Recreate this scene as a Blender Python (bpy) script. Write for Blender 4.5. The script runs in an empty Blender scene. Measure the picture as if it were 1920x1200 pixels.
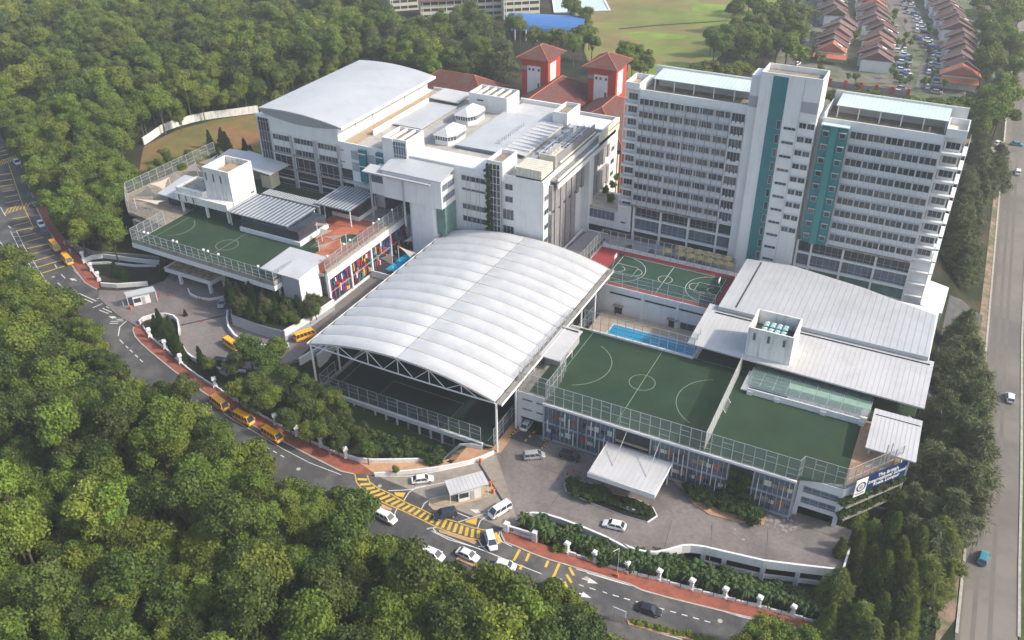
import bpy, bmesh, math, random
import numpy as np
from mathutils import Vector, Matrix, noise as mnoise
SC = bpy.context.scene
COL = SC.collection
rnd = random.Random(7)
rad = math.radians
# ------------------------------------------------------------- camera (photo geometry)
FPX, CX, CY, HCAM = 1679.7235, 960.0, 600.0, 127.0
def _n(v): return v / np.linalg.norm(v)
_a = -_n(np.array([-3854., -1053., FPX])); _b = _n(np.array([1034., -1105., FPX]))
RW = np.stack([_a, _b, np.cross(_a, _b)])          # world <- camera (x right, y down, z forward)
cam = bpy.data.objects.new('camera', bpy.data.cameras.new('camera')); COL.objects.link(cam)
_r, _u, _k = RW @ [1, 0, 0], RW @ [0, -1, 0], RW @ [0, 0, -1]
cam.matrix_world = Matrix(((_r[0], _u[0], _k[0], 0), (_r[1], _u[1], _k[1], 0), (_r[2], _u[2], _k[2], HCAM), (0, 0, 0, 1)))
cam.data.sensor_width = 36; cam.data.lens = FPX / 1920 * 36; cam.data.clip_start = 1; cam.data.clip_end = 4000
SC.camera = cam
# ------------------------------------------------------------- light
SUN_EL, SUN_AZ = 38.0, 14.0        # azimuth measured from +X towards +Y
W = bpy.data.worlds.new('World'); SC.world = W; W.use_nodes = True
nt = W.node_tree; bg = nt.nodes['Background']
sky = nt.nodes.new('ShaderNodeTexSky'); sky.sky_type = 'NISHITA'; sky.sun_disc = False
sky.sun_elevation = rad(SUN_EL); sky.sun_rotation = rad(90 - SUN_AZ); sky.dust_density = 3.0; sky.air_density = 1.2
nt.links.new(sky.outputs[0], bg.inputs[0]); bg.inputs[1].default_value = 0.15
sl = bpy.data.lights.new('sun', 'SUN'); sl.energy = 2.75; sl.angle = rad(3); sl.color = (1, 0.92, 0.79)
so = bpy.data.objects.new('sun', sl); COL.objects.link(so)
_d = Vector((math.cos(rad(SUN_AZ)) * math.cos(rad(SUN_EL)), math.sin(rad(SUN_AZ)) * math.cos(rad(SUN_EL)), math.sin(rad(SUN_EL))))
so.rotation_euler = _d.to_track_quat('Z', 'Y').to_euler(); so.location = (60, 100, 120)
vs = SC.view_settings; vs.view_transform = 'Standard'; vs.look = 'None'; vs.gamma = 1; vs.use_curve_mapping = False; vs.exposure = 0.75
SC.cycles.max_bounces = 5; SC.cycles.diffuse_bounces = 3; SC.cycles.glossy_bounces = 2; SC.cycles.transmission_bounces = 4
SC.cycles.transparent_max_bounces = 12; SC.cycles.volume_bounces = 0
try: SC.cycles.use_denoising = True
except Exception: pass
# ------------------------------------------------------------- terrain height and pixel -> place on the ground
def S(a, b, x):
    t = min(1, max(0, (x - a) / (b - a))); return t * t * (3 - 2 * t)
def boxw(x, y, x0, x1, y0, y1, e):
    return S(x0 - e, x0, x) * (1 - S(x1, x1 + e, x)) * S(y0 - e, y0, y) * (1 - S(y1, y1 + e, y))
def g(x, y):
    f = 4.9 - 4.9 * S(-140, -72, x) - 5 * S(-62, 5, x)
    b = 6.0 - 10.0 * S(2, 20, x)
    if x < -150: b += 7 * (1 - S(-240, -165, x)) * S(150, 190, y) * (1 - S(270, 350, y))
    w = S(140, 178, y); z = f * (1 - w) + b * w
    z -= 4.4 * max(boxw(x, y, -118, -80, 121, 134, 3.0), 1.5 * boxw(x, y, -117, -70, 129, 187, 2.0))
    z -= 10 * boxw(x, y, -72, -37, 165, 204, 2.0)
    z -= 4 * boxw(x, y, -131, -119, 146, 190, 2.0)
    z -= 3.5 * boxw(x, y, -181, -167, 136, 141, 2.0)
    return z
def ray(px, py): return RW @ np.array([px - CX, py - CY, FPX])
def P(px, py, z=0.0):
    d = ray(px, py); t = (z - HCAM) / d[2]; return (d[0] * t, d[1] * t)
def G(px, py, dz=0.0):
    z = 0.0
    for _ in range(25):
        x, y = P(px, py, z + dz); z = 0.5 * z + 0.5 * g(x, y)
    x, y = P(px, py, z + dz); return (x, y)
def zoom(ox, oy, s): return lambda pts: [(ox + a / s, oy + b / s) for a, b in pts]
# ------------------------------------------------------------- materials
MATS = {}
def mat(name, col, rough=.7, var=.12, scale=.4, metal=0.0, bump=0.0, bscale=3.0, col2=None, c2s=.15, c2lo=.5, c2hi=.62, spec=.3, objvar=0.0, trans=0.0, streak=0):
    m = bpy.data.materials.new(name); m.use_nodes = True; n = m.node_tree.nodes; l = m.node_tree.links
    b = n['Principled BSDF']; b.inputs['Roughness'].default_value = rough; b.inputs['Metallic'].default_value = metal
    b.inputs['Specular IOR Level'].default_value = spec
    tc = n.new('ShaderNodeTexCoord'); c = None
    geo = n.new('ShaderNodeNewGeometry')
    base = n.new('ShaderNodeRGB'); base.outputs[0].default_value = (*col, 1); c = base.outputs[0]
    if col2:
        t = n.new('ShaderNodeTexNoise'); t.inputs['Scale'].default_value = c2s; t.inputs['Detail'].default_value = 5; t.inputs['Roughness'].default_value = .65
        sv = n.new('ShaderNodeVectorMath'); sv.operation = 'MULTIPLY'; sv.inputs[1].default_value = (4, 4, .35) if streak else (1, 1, 1); l.new(geo.outputs['Position'], sv.inputs[0]); l.new(sv.outputs[0], t.inputs[0]); r = n.new('ShaderNodeMapRange'); r.inputs[1].default_value = c2lo; r.inputs[2].default_value = c2hi
        l.new(t.outputs[0], r.inputs[0]); x = n.new('ShaderNodeMix'); x.data_type = 'RGBA'; l.new(r.outputs[0], x.inputs[0]); l.new(c, x.inputs[6]); x.inputs[7].default_value = (*col2, 1); c = x.outputs[2]
    if var:
        t = n.new('ShaderNodeTexNoise'); t.inputs['Scale'].default_value = scale; t.inputs['Detail'].default_value = 4
        l.new(geo.outputs['Position'], t.inputs[0]); r = n.new('ShaderNodeMapRange'); r.inputs[1].default_value = .3; r.inputs[2].default_value = .7
        r.inputs[3].default_value = 1 - var; r.inputs[4].default_value = 1 + var; l.new(t.outputs[0], r.inputs[0])
        x = n.new('ShaderNodeVectorMath'); x.operation = 'SCALE'; l.new(c, x.inputs[0]); l.new(r.outputs[0], x.inputs['Scale']); c = x.outputs[0]
    if objvar:
        oi = n.new('ShaderNodeObjectInfo'); h = n.new('ShaderNodeHueSaturation'); l.new(c, h.inputs['Color'])
        r = n.new('ShaderNodeMapRange'); r.inputs[3].default_value = 1 - objvar; r.inputs[4].default_value = 1 + objvar; l.new(oi.outputs['Random'], r.inputs[0]); l.new(r.outputs[0], h.inputs['Value'])
        r2 = n.new('ShaderNodeMath'); r2.operation = 'MULTIPLY_ADD'; l.new(oi.outputs['Random'], r2.inputs[0]); r2.inputs[1].default_value = 7.13; r2.inputs[2].default_value = 0
        r3 = n.new('ShaderNodeMath'); r3.operation = 'FRACT'; l.new(r2.outputs[0], r3.inputs[0])
        r4 = n.new('ShaderNodeMapRange'); r4.inputs[3].default_value = .475; r4.inputs[4].default_value = .515; l.new(r3.outputs[0], r4.inputs[0]); l.new(r4.outputs[0], h.inputs['Hue']); c = h.outputs[0]
    l.new(c, b.inputs['Base Color'])
    if bump:
        t = n.new('ShaderNodeTexNoise'); t.inputs['Scale'].default_value = bscale; t.inputs['Detail'].default_value = 3; l.new(geo.outputs['Position'], t.inputs[0])
        bp = n.new('ShaderNodeBump'); bp.inputs['Strength'].default_value = bump; bp.inputs['Distance'].default_value = .2; l.new(t.outputs[0], bp.inputs['Height']); l.new(bp.outputs[0], b.inputs['Normal'])
    if trans:
        tr = n.new('ShaderNodeBsdfTranslucent'); l.new(c, tr.inputs[0]); mx = n.new('ShaderNodeMixShader'); mx.inputs[0].default_value = trans
        l.new(b.outputs[0], mx.inputs[1]); l.new(tr.outputs[0], mx.inputs[2]); l.new(mx.outputs[0], n['Material Output'].inputs[0])
    MATS[name] = m; return m
def seethru(name, col, alpha):
    m = bpy.data.materials.new(name); m.use_nodes = True; n = m.node_tree.nodes; l = m.node_tree.links
    b = n['Principled BSDF']; b.inputs['Base Color'].default_value = (*col, 1); b.inputs['Roughness'].default_value = .4
    t = n.new('ShaderNodeBsdfTransparent'); x = n.new('ShaderNodeMixShader'); x.inputs[0].default_value = alpha
    l.new(t.outputs[0], x.inputs[1]); l.new(b.outputs[0], x.inputs[2]); l.new(x.outputs[0], n['Material Output'].inputs[0]); MATS[name] = m; return m
white = mat('white_paint', (.68, .68, .68), .65, .04, .3, col2=(.59, .585, .55), c2s=.3, c2lo=.50, c2hi=.78, streak=1)
whited = mat('weathered_white_paint', (.7, .69, .66), .8, .07, .5, col2=(.36, .34, .30), c2s=.35, c2lo=.48, c2hi=.78, streak=1)
cream = mat('cream_paint', (.66, .62, .48), .8, .08, .3)
roofw = mat('white_metal_roofing', (.49, .485, .485), .42, .035, .12, spec=.4, col2=(.42, .415, .41), c2s=.18, c2lo=.45, c2hi=.75)
roofw2 = mat('pale_blue_grey_roofing', (.43, .445, .465), .4, .05, .12, spec=.4, col2=(.37, .38, .395), c2s=.15, c2lo=.45, c2hi=.75)
membr = mat('white_tensile_membrane', (.51, .515, .52), .36, .05, .25, spec=.5, col2=(.43, .435, .44), c2s=.35, c2lo=.48, c2hi=.85)
steel = mat('galvanised_steel', (.42, .44, .46), .5, .05, 1, metal=.3)
steelw = mat('white_painted_steel', (.68, .69, .70), .5, .03, 1)
seam = mat('roof_seam', (.40, .42, .45), .5, 0)
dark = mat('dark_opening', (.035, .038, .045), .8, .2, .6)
glassd = mat('dark_window_glass', (.035, .045, .06), .12, .3, .35, spec=.6)
glassb = mat('blue_grey_glass', (.10, .14, .19), .15, .25, .4, spec=.6)
glassm = mat('mint_glass_roofing', (.50, .60, .565), .25, .06, .5, spec=.5)
glassg = mat('green_glass', (.10, .19, .18), .15, .2, .6, spec=.6)
teal = mat('teal_paint', (.030, .165, .185), .6, .05, .4)
fram = mat('grey_window_frame', (.45, .46, .48), .5, .03, 1)
fingr = mat('brown_grey_sunshade_fin', (.25, .24, .25), .7, .12, .8)
grey = mat('grey_paint', (.34, .35, .38), .7, .04, .3)
conc = mat('weathered_concrete', (.30, .28, .25), .9, .15, .5, bump=.2, col2=(.16, .15, .13), c2s=.5)
conct = mat('tan_concrete', (.40, .31, .21), .9, .12, .5, col2=(.28, .22, .16), c2s=.5)
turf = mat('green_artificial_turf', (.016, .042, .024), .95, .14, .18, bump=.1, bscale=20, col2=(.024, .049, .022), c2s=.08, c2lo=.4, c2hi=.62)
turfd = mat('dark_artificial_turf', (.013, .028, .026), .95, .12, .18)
line = mat('white_line_paint', (.55, .58, .52), .8, .08, 2)
linep = mat('pale_pitch_line', (.22, .30, .22), .8, .08, 2)
redc = mat('red_court_acrylic', (.30, .045, .05), .8, .10, .3)
greenc = mat('green_court_acrylic', (.026, .065, .045), .8, .08, .3)
asph = mat('asphalt', (.062, .062, .065), .85, .16, .5, bump=.15, bscale=6, col2=(.105, .101, .097), c2s=.14, c2lo=.45, c2hi=.6)
paver = mat('grey_brown_paving', (.200, .178, .168), .85, .13, 1.2, bump=.15, bscale=5, col2=(.135, .118, .110), c2s=.10, c2lo=.42, c2hi=.66)
hway = mat('highway_surface', (.190, .170, .148), .85, .07, .08, bump=.1, col2=(.13, .12, .11), c2s=.05, c2lo=.4, c2hi=.6)
brickp = mat('red_brick_paving', (.27, .085, .055), .85, .16, .9, bump=.2, bscale=8, col2=(.20, .07, .05), c2s=.3)
sandp = mat('sandstone_paving', (.42, .25, .15), .85, .15, 1.0)
poolt = mat('pale_pool_tiles', (.47, .38, .28), .8, .10, .4)
apron = mat('beige_concrete_lane', (.27, .235, .20), .85, .1, 1, col2=(.22, .19, .16), c2s=.2)
kerbm = mat('kerb_concrete', (.36, .34, .30), .85, .2, .8)
yel = mat('yellow_road_paint', (.55, .36, .05), .8, .15, 1.5)
wpt = mat('white_road_paint', (.58, .58, .56), .8, .12, 1.5)
water = mat('pool_water', (.004, .34, .62), .08, .10, .9, spec=.6, bump=.15, bscale=2)
soil = mat('forest_soil', (.014, .020, .008), 1, .35, .12, col2=(.045, .035, .02), c2s=.05)
lawnm = mat('shaded_lawn', (.030, .060, .012), .95, .2, .6, col2=(.022, .045, .012), c2s=.3)  # garden lawn green, its shade darkened into the colour
grassm = mat('mown_grass', (.055, .095, .022), .95, .2, .4, col2=(.04, .07, .02), c2s=.3)
bank = mat('dry_grass_bank', (.13, .12, .035), .95, .15, .25, col2=(.20, .11, .05), c2s=.045, c2lo=.45, c2hi=.6)
field = mat('dry_field_grass', (.150, .185, .038), .95, .22, .06, col2=(.21, .155, .07), c2s=.018, c2lo=.44, c2hi=.60)
tiler = mat('red_brown_roof_tiles', (.125, .046, .037), .85, .18, .8, bump=.25, bscale=6, col2=(.105, .068, .064), c2s=.25)
tileo = mat('orange_roof_tiles', (.42, .14, .075), .8, .1, .8)
tileb = mat('brown_terrace_roof_tiles', (.150, .088, .074), .85, .12, .6, objvar=.22)
redw = mat('red_painted_wall', (.42, .055, .035), .7, .06, .3)
bluer = mat('blue_metal_roof', (.06, .17, .42), .45, .05, .3, spec=.4)
navy = mat('navy_sign_panel', (.008, .03, .12), .4, .05, .5)
bark = mat('tree_bark', (.09, .075, .055), .95, .2, 2)
leaf = mat('forest_leaves', (.106, .153, .018), .6, .30, .35, objvar=.24, trans=.15, spec=.25)
leafl = mat('light_forest_leaves', (.135, .180, .022), .6, .3, .35, objvar=.2, trans=.18)
leafb = mat('dark_shrub_leaves', (.040, .075, .016), .6, .3, .8, objvar=.2, trans=.15, spec=.25)
leafg = mat('dark_garden_leaves', (.058, .092, .014), .6, .35, .5, objvar=.35, trans=.2)
leafd = mat('conifer_needles', (.165, .215, .050), .65, .3, .6, objvar=.2, trans=.4, spec=.2)
leafc = mat('casuarina_needles', (.105, .128, .056), .65, .28, .5, objvar=.2, trans=.18, spec=.2)
leafy = mat('yellow_green_shrub_leaves', (.16, .20, .02), .6, .3, 1, trans=.2)
gravel = mat('roof_gravel', (.27, .22, .17), .95, .2, 1.0, col2=(.20, .19, .13), c2s=.4)
canvas = mat('cream_shade_sail', (.62, .55, .47), .8, .06, .5, trans=.25)
canvasg = mat('grey_shade_sail', (.30, .29, .27), .8, .06, .5, trans=.2)
orange = mat('orange_plastic', (.55, .14, .03), .6, .1, 1)
redp = mat('red_plastic', (.45, .03, .03), .5, .1, 1)
blackm = mat('black_rubber', (.02, .02, .022), .8, .1, 1)
tankm = mat('cream_water_tank', (.58, .55, .47), .6, .05, .8)
meshf = seethru('chainlink_mesh', (.22, .25, .26), .30)
meshs = seethru('white_divider_net', (.60, .61, .60), .62)
glasst = seethru('clear_green_glass', (.16, .24, .22), .45)
def paint(name, col): return mat(name, col, .3, .02, 1, spec=.6)
# ------------------------------------------------------------- mesh builder and object tree
WL = {}
class MB:
    def __init__(s): s.v = []; s.f = []
    def poly(s, pts): i = len(s.v); s.v += [tuple(p) for p in pts]; s.f.append(tuple(range(i, i + len(pts)))); return s
    def hexa(s, p):       # bottom 4 (ccw), top 4
        i = len(s.v); s.v += [tuple(q) for q in p]
        for q in ((3, 2, 1, 0), (4, 5, 6, 7), (0, 1, 5, 4), (1, 2, 6, 5), (2, 3, 7, 6), (3, 0, 4, 7)): s.f.append(tuple(i + k for k in q))
        return s
    def box(s, x0, x1, y0, y1, z0, z1):
        return s.hexa([(x0, y0, z0), (x1, y0, z0), (x1, y1, z0), (x0, y1, z0), (x0, y0, z1), (x1, y0, z1), (x1, y1, z1), (x0, y1, z1)])
    def prism(s, pts, z0, z1, bottom=True):
        if sum(a[0] * b[1] - b[0] * a[1] for a, b in zip(pts, pts[1:] + pts[:1])) < 0: pts = pts[::-1]
        n = len(pts); i = len(s.v); zz = z0 if callable(z0) else (lambda x, y: z0); zt = z1 if callable(z1) else (lambda x, y: z1)
        s.v += [(x, y, zz(x, y)) for x, y in pts] + [(x, y, zt(x, y)) for x, y in pts]
        s.f.append(tuple(i + n + k for k in range(n)))
        if bottom: s.f.append(tuple(i + n - 1 - k for k in range(n)))
        for k in range(n): s.f.append((i + k, i + (k + 1) % n, i + n + (k + 1) % n, i + n + k))
        return s
    def tube(s, p, q, r, n=6, r2=None):
        p, q = Vector(p), Vector(q); d = (q - p)
        if d.length < 1e-6: return s
        d.normalize(); u = d.orthogonal().normalized(); w = d.cross(u); i = len(s.v); r2 = r if r2 is None else r2
        for c, rr in ((p, r), (q, r2)):
            for k in range(n):
                a = 2 * math.pi * k / n; s.v.append(tuple(c + (u * math.cos(a) + w * math.sin(a)) * rr))
        for k in range(n): s.f.append((i + k, i + (k + 1) % n, i + n + (k + 1) % n, i + n + k))
        s.f.append(tuple(i + n - 1 - k for k in range(n))); s.f.append(tuple(i + n + k for k in range(n))); return s
    def strip(s, a, b):   # ribbon between two 3-D polylines
        i = len(s.v); s.v += [tuple(p) for p in a] + [tuple(p) for p in b]; n = len(a)
        for k in range(n - 1): s.f.append((i + k, i + k + 1, i + n + k + 1, i + n + k))
        return s
    def wall(s, pts, z0, z1, t):   # polyline wall with thickness t; z0/z1 numbers or functions
        f0 = z0 if callable(z0) else (lambda x, y: z0); f1 = z1 if callable(z1) else (lambda x, y: z1)
        n = len(pts); L = []; Rr = []
        for k in range(n):
            a = Vector(pts[max(k - 1, 0)]); b = Vector(pts[min(k + 1, n - 1)]); d = (b - a).normalized(); nn = Vector((-d.y, d.x)) * t / 2
            p = Vector(pts[k]); L.append(p + nn); Rr.append(p - nn)
        for k in range(n - 1):
            q = [Rr[k], Rr[k + 1], L[k + 1], L[k]]; c = [pts[k], pts[k + 1], pts[k + 1], pts[k]]
            s.hexa([(v.x, v.y, f0(*cc)) for v, cc in zip(q, c)] + [(v.x, v.y, f1(*cc)) for v, cc in zip(q, c)])
        return s
    def build(s, name, m, parent=None, smooth=False, kind=None, label=None):
        off = WL.get(parent, Vector((0, 0, 0))) if parent else Vector((0, 0, 0))
        me = bpy.data.meshes.new(name); me.from_pydata([(a - off.x, b - off.y, c - off.z) for a, b, c in s.v], [], s.f)
        me.materials.append(m)
        if smooth: me.shade_smooth()
        o = bpy.data.objects.new(name, me); COL.objects.link(o)
        if parent: o.parent = parent; WL[o] = off
        if kind: o['kind'] = kind
        if label: o['label'] = label
        return o
def thing(name, label, cat, loc=(0, 0, 0), group=None):
    o = bpy.data.objects.new(name, None); COL.objects.link(o); o.location = loc; o['label'] = label; o['category'] = cat
    o.empty_display_size = .5
    if group: o['group'] = group
    WL[o] = Vector(loc); return o
def tag(o, label, cat, group=None):
    o['label'] = label; o['category'] = cat
    if group: o['group'] = group
    return o
def inst(name, me, parent, loc, rot=(0, 0, 0), scale=(1, 1, 1)):   # loc in world, parent unrotated
    o = bpy.data.objects.new(name, me); COL.objects.link(o); o.parent = parent; off = WL.get(parent, Vector((0, 0, 0)))
    o.location = Vector(loc) - off; o.rotation_euler = rot; o.scale = scale; WL[o] = Vector(loc); return o
def bx(name, m, parent, *a, **k): return MB().box(*a).build(name, m, parent, **k)
_cache = {}
def ubox(m):     # unit cube mesh, shared
    if m.name not in _cache:
        me = bpy.data.meshes.new('unit_' + m.name); b = MB().box(0, 1, 0, 1, 0, 1); me.from_pydata(b.v, [], b.f); me.materials.append(m); _cache[m.name] = me
    return _cache[m.name]
def ub(name, m, parent, x0, x1, y0, y1, z0, z1): return inst(name, ubox(m), parent, (x0, y0, z0), scale=(x1 - x0, y1 - y0, z1 - z0))
def copy_tree(o, parent=None):
    c = o.copy(); COL.objects.link(c)
    if parent: c.parent = parent
    for ch in list(o.children): copy_tree(ch, c)
    return c
# ------------------------------------------------------------- draped sheets on the terrain
def drape(name, pts, m, dz, cell=2.0, parent=None, kind='structure', zf=None):
    zf = zf or g; bm = bmesh.new(); vs_ = [bm.verts.new((x, y, 0)) for x, y in pts]
    es = [bm.edges.new((vs_[i], vs_[(i + 1) % len(vs_)])) for i in range(len(vs_))]
    bmesh.ops.triangle_fill(bm, edges=es, use_beauty=True)
    xs = [p[0] for p in pts]; ys = [p[1] for p in pts]
    for ax, lo, hi in ((0, min(xs), max(xs)), (1, min(ys), max(ys))):
        k = math.floor(lo / cell) + 1
        while k * cell < hi:
            co = [0, 0, 0]; no = [0, 0, 0]; co[ax] = k * cell; no[ax] = 1
            bmesh.ops.bisect_plane(bm, geom=bm.verts[:] + bm.edges[:] + bm.faces[:], plane_co=co, plane_no=no, dist=1e-5); k += 1
    off = WL.get(parent, Vector((0, 0, 0))) if parent else Vector((0, 0, 0))
    for v in bm.verts: v.co.z = zf(v.co.x, v.co.y) + dz - off.z; v.co.x -= off.x; v.co.y -= off.y
    bmesh.ops.recalc_face_normals(bm, faces=bm.faces)
    me = bpy.data.meshes.new(name); bm.to_mesh(me); bm.free()
    if me.polygons and me.polygons[0].normal.z < 0: me.flip_normals()
    me.materials.append(m); o = bpy.data.objects.new(name, me); COL.objects.link(o)
    if parent: o.parent = parent; WL[o] = off
    if kind: o['kind'] = kind
    return o
def band(pts, w):   # world polyline -> polygon of width w
    L = []; R_ = []; n = len(pts)
    for k in range(n):
        a = Vector(pts[max(k - 1, 0)]); b = Vector(pts[min(k + 1, n - 1)]); d = (b - a).normalized(); nn = Vector((-d.y, d.x)) * w / 2
        p = Vector(pts[k]); L.append(tuple(p + nn)); R_.append(tuple(p - nn))
    return L + R_[::-1]
def bandmb(mb, pts, w, zf, dz, step=2.0):
    q = [pts[0]]
    for a, b in zip(pts, pts[1:]):
        n = max(1, int(math.dist(a, b) / step))
        for i in range(1, n + 1): q.append((a[0] + (b[0] - a[0]) * i / n, a[1] + (b[1] - a[1]) * i / n))
    P_ = band(q, w); n = len(q); L = P_[:n]; R_ = P_[n:][::-1]
    mb.strip([(x, y, zf(x, y) + dz) for x, y in R_], [(x, y, zf(x, y) + dz) for x, y in L])
def flat(z): return lambda x, y: z
def arcpts(cx, cy, r, a0, a1, n=24): return [(cx + r * math.cos(rad(a0 + (a1 - a0) * i / n)), cy + r * math.sin(rad(a0 + (a1 - a0) * i / n))) for i in range(n + 1)]
def lines(name, m, parent, segs, w, z, kind=None):
    mb = MB()
    for s_ in segs: bandmb(mb, s_, w, flat(z), 0, 50)
    return mb.build(name, m, parent, kind=kind)
# ============================================================= SETTING: ground, roads, pavements
def terrain():
    def ax(lo, hi, flo, fhi, fine, coarse):
        a = []; x = lo
        while x < hi: a.append(x); x += fine if flo <= x < fhi else coarse
        return a + [hi]
    xs = ax(-900, 500, -300, 60, 2.0, 20); ys = ax(-100, 1500, 60, 300, 2.0, 20)
    v = [(x, y, g(x, y)) for y in ys for x in xs]; nx = len(xs)
    f = [(j * nx + i, j * nx + i + 1, (j + 1) * nx + i + 1, (j + 1) * nx + i) for j in range(len(ys) - 1) for i in range(nx - 1)]
    me = bpy.data.meshes.new('ground'); me.from_pydata(v, [], f); me.materials.append(soil); me.shade_smooth()
    o = bpy.data.objects.new('ground', me); COL.objects.link(o); o['kind'] = 'structure'
terrain()
za = zoom(0, 240, 3.75); zb = zoom(80, 440, 4.617); zc = zoom(220, 560, 4); zd = zoom(640, 840, 5.453); ze = zoom(780, 960, 4.8); zf_ = zoom(1100, 1020, 4.8); zg = zoom(1500, 980, 4.571)
gp = lambda pts, dz=0.0: [G(a, b, dz) for a, b in pts]
kerbL = za([(80, 140), (165, 300), (215, 440), (265, 580), (320, 690), (380, 780), (450, 890), (530, 1000), (600, 1090), (680, 1135)])
innerL = za([(120, 60), (240, 300), (300, 480), (360, 650), (450, 770), (510, 850), (575, 920), (640, 1000), (700, 1100), (700, 1125)])
kerbM = zb([(790, 800), (782, 830), (800, 880), (850, 940), (930, 1010), (1050, 1110), (1150, 1190)]) + [(385, 738), (435, 772), (482, 802), (535, 830), (582, 855), (640, 884), (664, 889)]
innerM = zb([(830, 775), (850, 790), (940, 890), (1070, 990), (1200, 1120)]) + zc([(540, 530), (690, 640), (740, 670), (880, 760), (1030, 850), (1190, 940), (1350, 1030), (1530, 1110)]) + [(640, 851), (651, 858), (666, 864), (702, 888)]
kerbR = ze([(790, 150), (765, 175), (770, 210), (800, 270), (900, 310), (1060, 380), (1200, 430), (1400, 490), (1600, 550), (1920, 650)]) + [(1204, 1107), (1258, 1122), (1319, 1137), (1392, 1155), (1444, 1166), (1500, 1179), (1533, 1190), (1566, 1199), (1640, 1222)]
innerR = ze([(800, 150), (830, 175), (1000, 230), (1075, 265), (1360, 370), (1610, 455), (1900, 540)]) + [(1235, 1089), (1296, 1105), (1358, 1122), (1421, 1138), (1485, 1155), (1546, 1172), (1612, 1190), (1653, 1199), (1690, 1212)]
road_px = [(-70, 150), (12, 270)] + kerbL + [(200, 560), (245, 600)] + kerbM + [(730, 893), (860, 930), (940, 985)] + kerbR[2:] + [(1700, 1290), (1500, 1330), (1060, 1230), (900, 1150), (760, 1090), (640, 1030), (520, 950), (420, 880), (330, 830), (230, 760), (150, 650), (60, 560), (-40, 480), (-140, 330)]
drape('road', gp(road_px), asph, .07)
drape('entrance_lane', gp(zd([(355, 285), (640, 400), (900, 530), (1330, 690), (1700, 840), (1740, 800), (1640, 560), (1400, 160), (1000, 215), (700, 245)])), apron, .078)
for nm, k, i_ in (('pavement', kerbL, innerL), ('pavement', kerbM, innerM), ('pavement', kerbR, innerR)):
    drape(nm, gp(k, .15) + gp(i_, .15)[::-1], brickp, .17)
    kp = gp(k, .1); mb = MB(); q = []
    for a, b in zip(kp, kp[1:]):
        n = max(1, int(math.dist(a, b) / 2)); q += [(a[0] + (b[0] - a[0]) * t / n, a[1] + (b[1] - a[1]) * t / n) for t in range(n)]
    q.append(kp[-1]); mb.wall(q, lambda x, y: g(x, y) - .2, lambda x, y: g(x, y) + .2, .3); mb.build('kerb', kerbm, kind='structure')
# entrance aprons and the paved forecourts
FZ = .10
drape('entrance_apron', gp([(664, 889), (702, 888), (760, 893), (800, 900), (925, 853), (945, 850), (975, 985), (945, 992), (925, 975), (905, 960), (820, 925), (755, 890)]), apron, .085, zf=g)
fz = lambda x, y: .02
deckR = [P(*p, .1) for p in [(930, 850), (965, 800), (1000, 815)]] + [(-60, 136.5), (1.2, 136.5)] + [P(1590, 1018, .1), P(1577, 1066, .1)]
zq = zf_([(1920, 185), (1600, 145), (1250, 65), (1060, 20), (940, 5), (860, 10), (720, 50), (620, 68), (520, 62), (430, 40), (330, 0)]) + ze([(1920, 330), (1700, 215), (1500, 130), (1300, 55), (1150, 10), (1050, 3), (985, 12)])
wavy_px = zq; wavy = [P(px, py, .95) for px, py in wavy_px]
deck_poly = deckR + wavy + [P(975, 985, .1)]
MB().prism(deck_poly, -.9, .10).build('forecourt_paving', paver, kind='structure')
# highway, access road, verge
drape('highway', [(23.6, 60), (21.9, 125), (20.7, 225), (17.6, 397), (13, 700), (25, 700), (26.2, 397), (28.3, 229), (31.2, 129), (33, 60)], hway, .08)
drape('grass_verge', [(28.5, 229), (31.4, 129), (33.2, 60), (70, 60), (70, 700), (25.3, 700), (26.5, 397)], grassm, .06)
mb = MB(); bandmb(mb, [(31.4, 129), (28.5, 229), (26.5, 397)], .5, g, .22, 4); bandmb(mb, [(21.7, 125), (20.5, 225), (17.4, 397)], .5, g, .2, 4); mb.build('kerb', kerbm, kind='structure')
drape('footpath', [(18.5, 120), (21.2, 128), (20.2, 225), (18.2, 330), (16.9, 330), (18.2, 225), (18.3, 140)], mat('faded_clay_paving', (.24, .17, .125), .9, .2, .8, col2=(.10, .11, .05), c2s=.25, c2lo=.45, c2hi=.6), .12)
drape('access_road', [(9, 178), (9.5, 232), (13, 236), (20.6, 236), (20.6, 222), (15, 218), (14, 178)], asph, .1)
drape('verge_grass', [(9, 118), (13, 122), (20, 128), (18, 150), (18, 176), (9, 176)], grassm, .05)
drape('side_street', gp([(1760, 240), (1790, 300), (1905, 300), (1918, 290), (1918, 268), (1800, 262)]), hway, .1)
# sports field and far residential ground
drape('sports_field', [P(*p, 6.1) for p in [(1060, -60), (1085, 60), (1100, 110), (1160, 200), (1330, 215), (1345, 110), (1450, 20), (1480, -60)]], field, .15, cell=12)
drape('residential_ground', [P(*p, 6.1) for p in [(1500, -120), (1480, 60), (1440, 140), (1540, 215), (1820, 240), (1870, 130), (1850, -120)]], mat('mixed_yard_ground', (.16, .155, .12), .95, .2, .3, col2=(.07, .10, .035), c2s=.06, c2lo=.45, c2hi=.6), .15, cell=12)
for px in ([(1620, -90), (1660, 0), (1700, 60), (1722, 80), (1735, 100), (1715, 165), (1745, 165), (1768, 95), (1745, 60), (1700, 0), (1660, -90)], [(1465, 135), (1478, 138), (1505, 90), (1525, 40), (1515, 38), (1490, 90)]):
    drape('residential_street', [P(*p, 6.1) for p in px], hway, .30, cell=12)
drape('hill_bank', gp([(262, 318), (270, 275), (330, 245), (400, 226), (482, 214), (500, 330), (420, 400), (300, 400)]), bank, .12)
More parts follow.
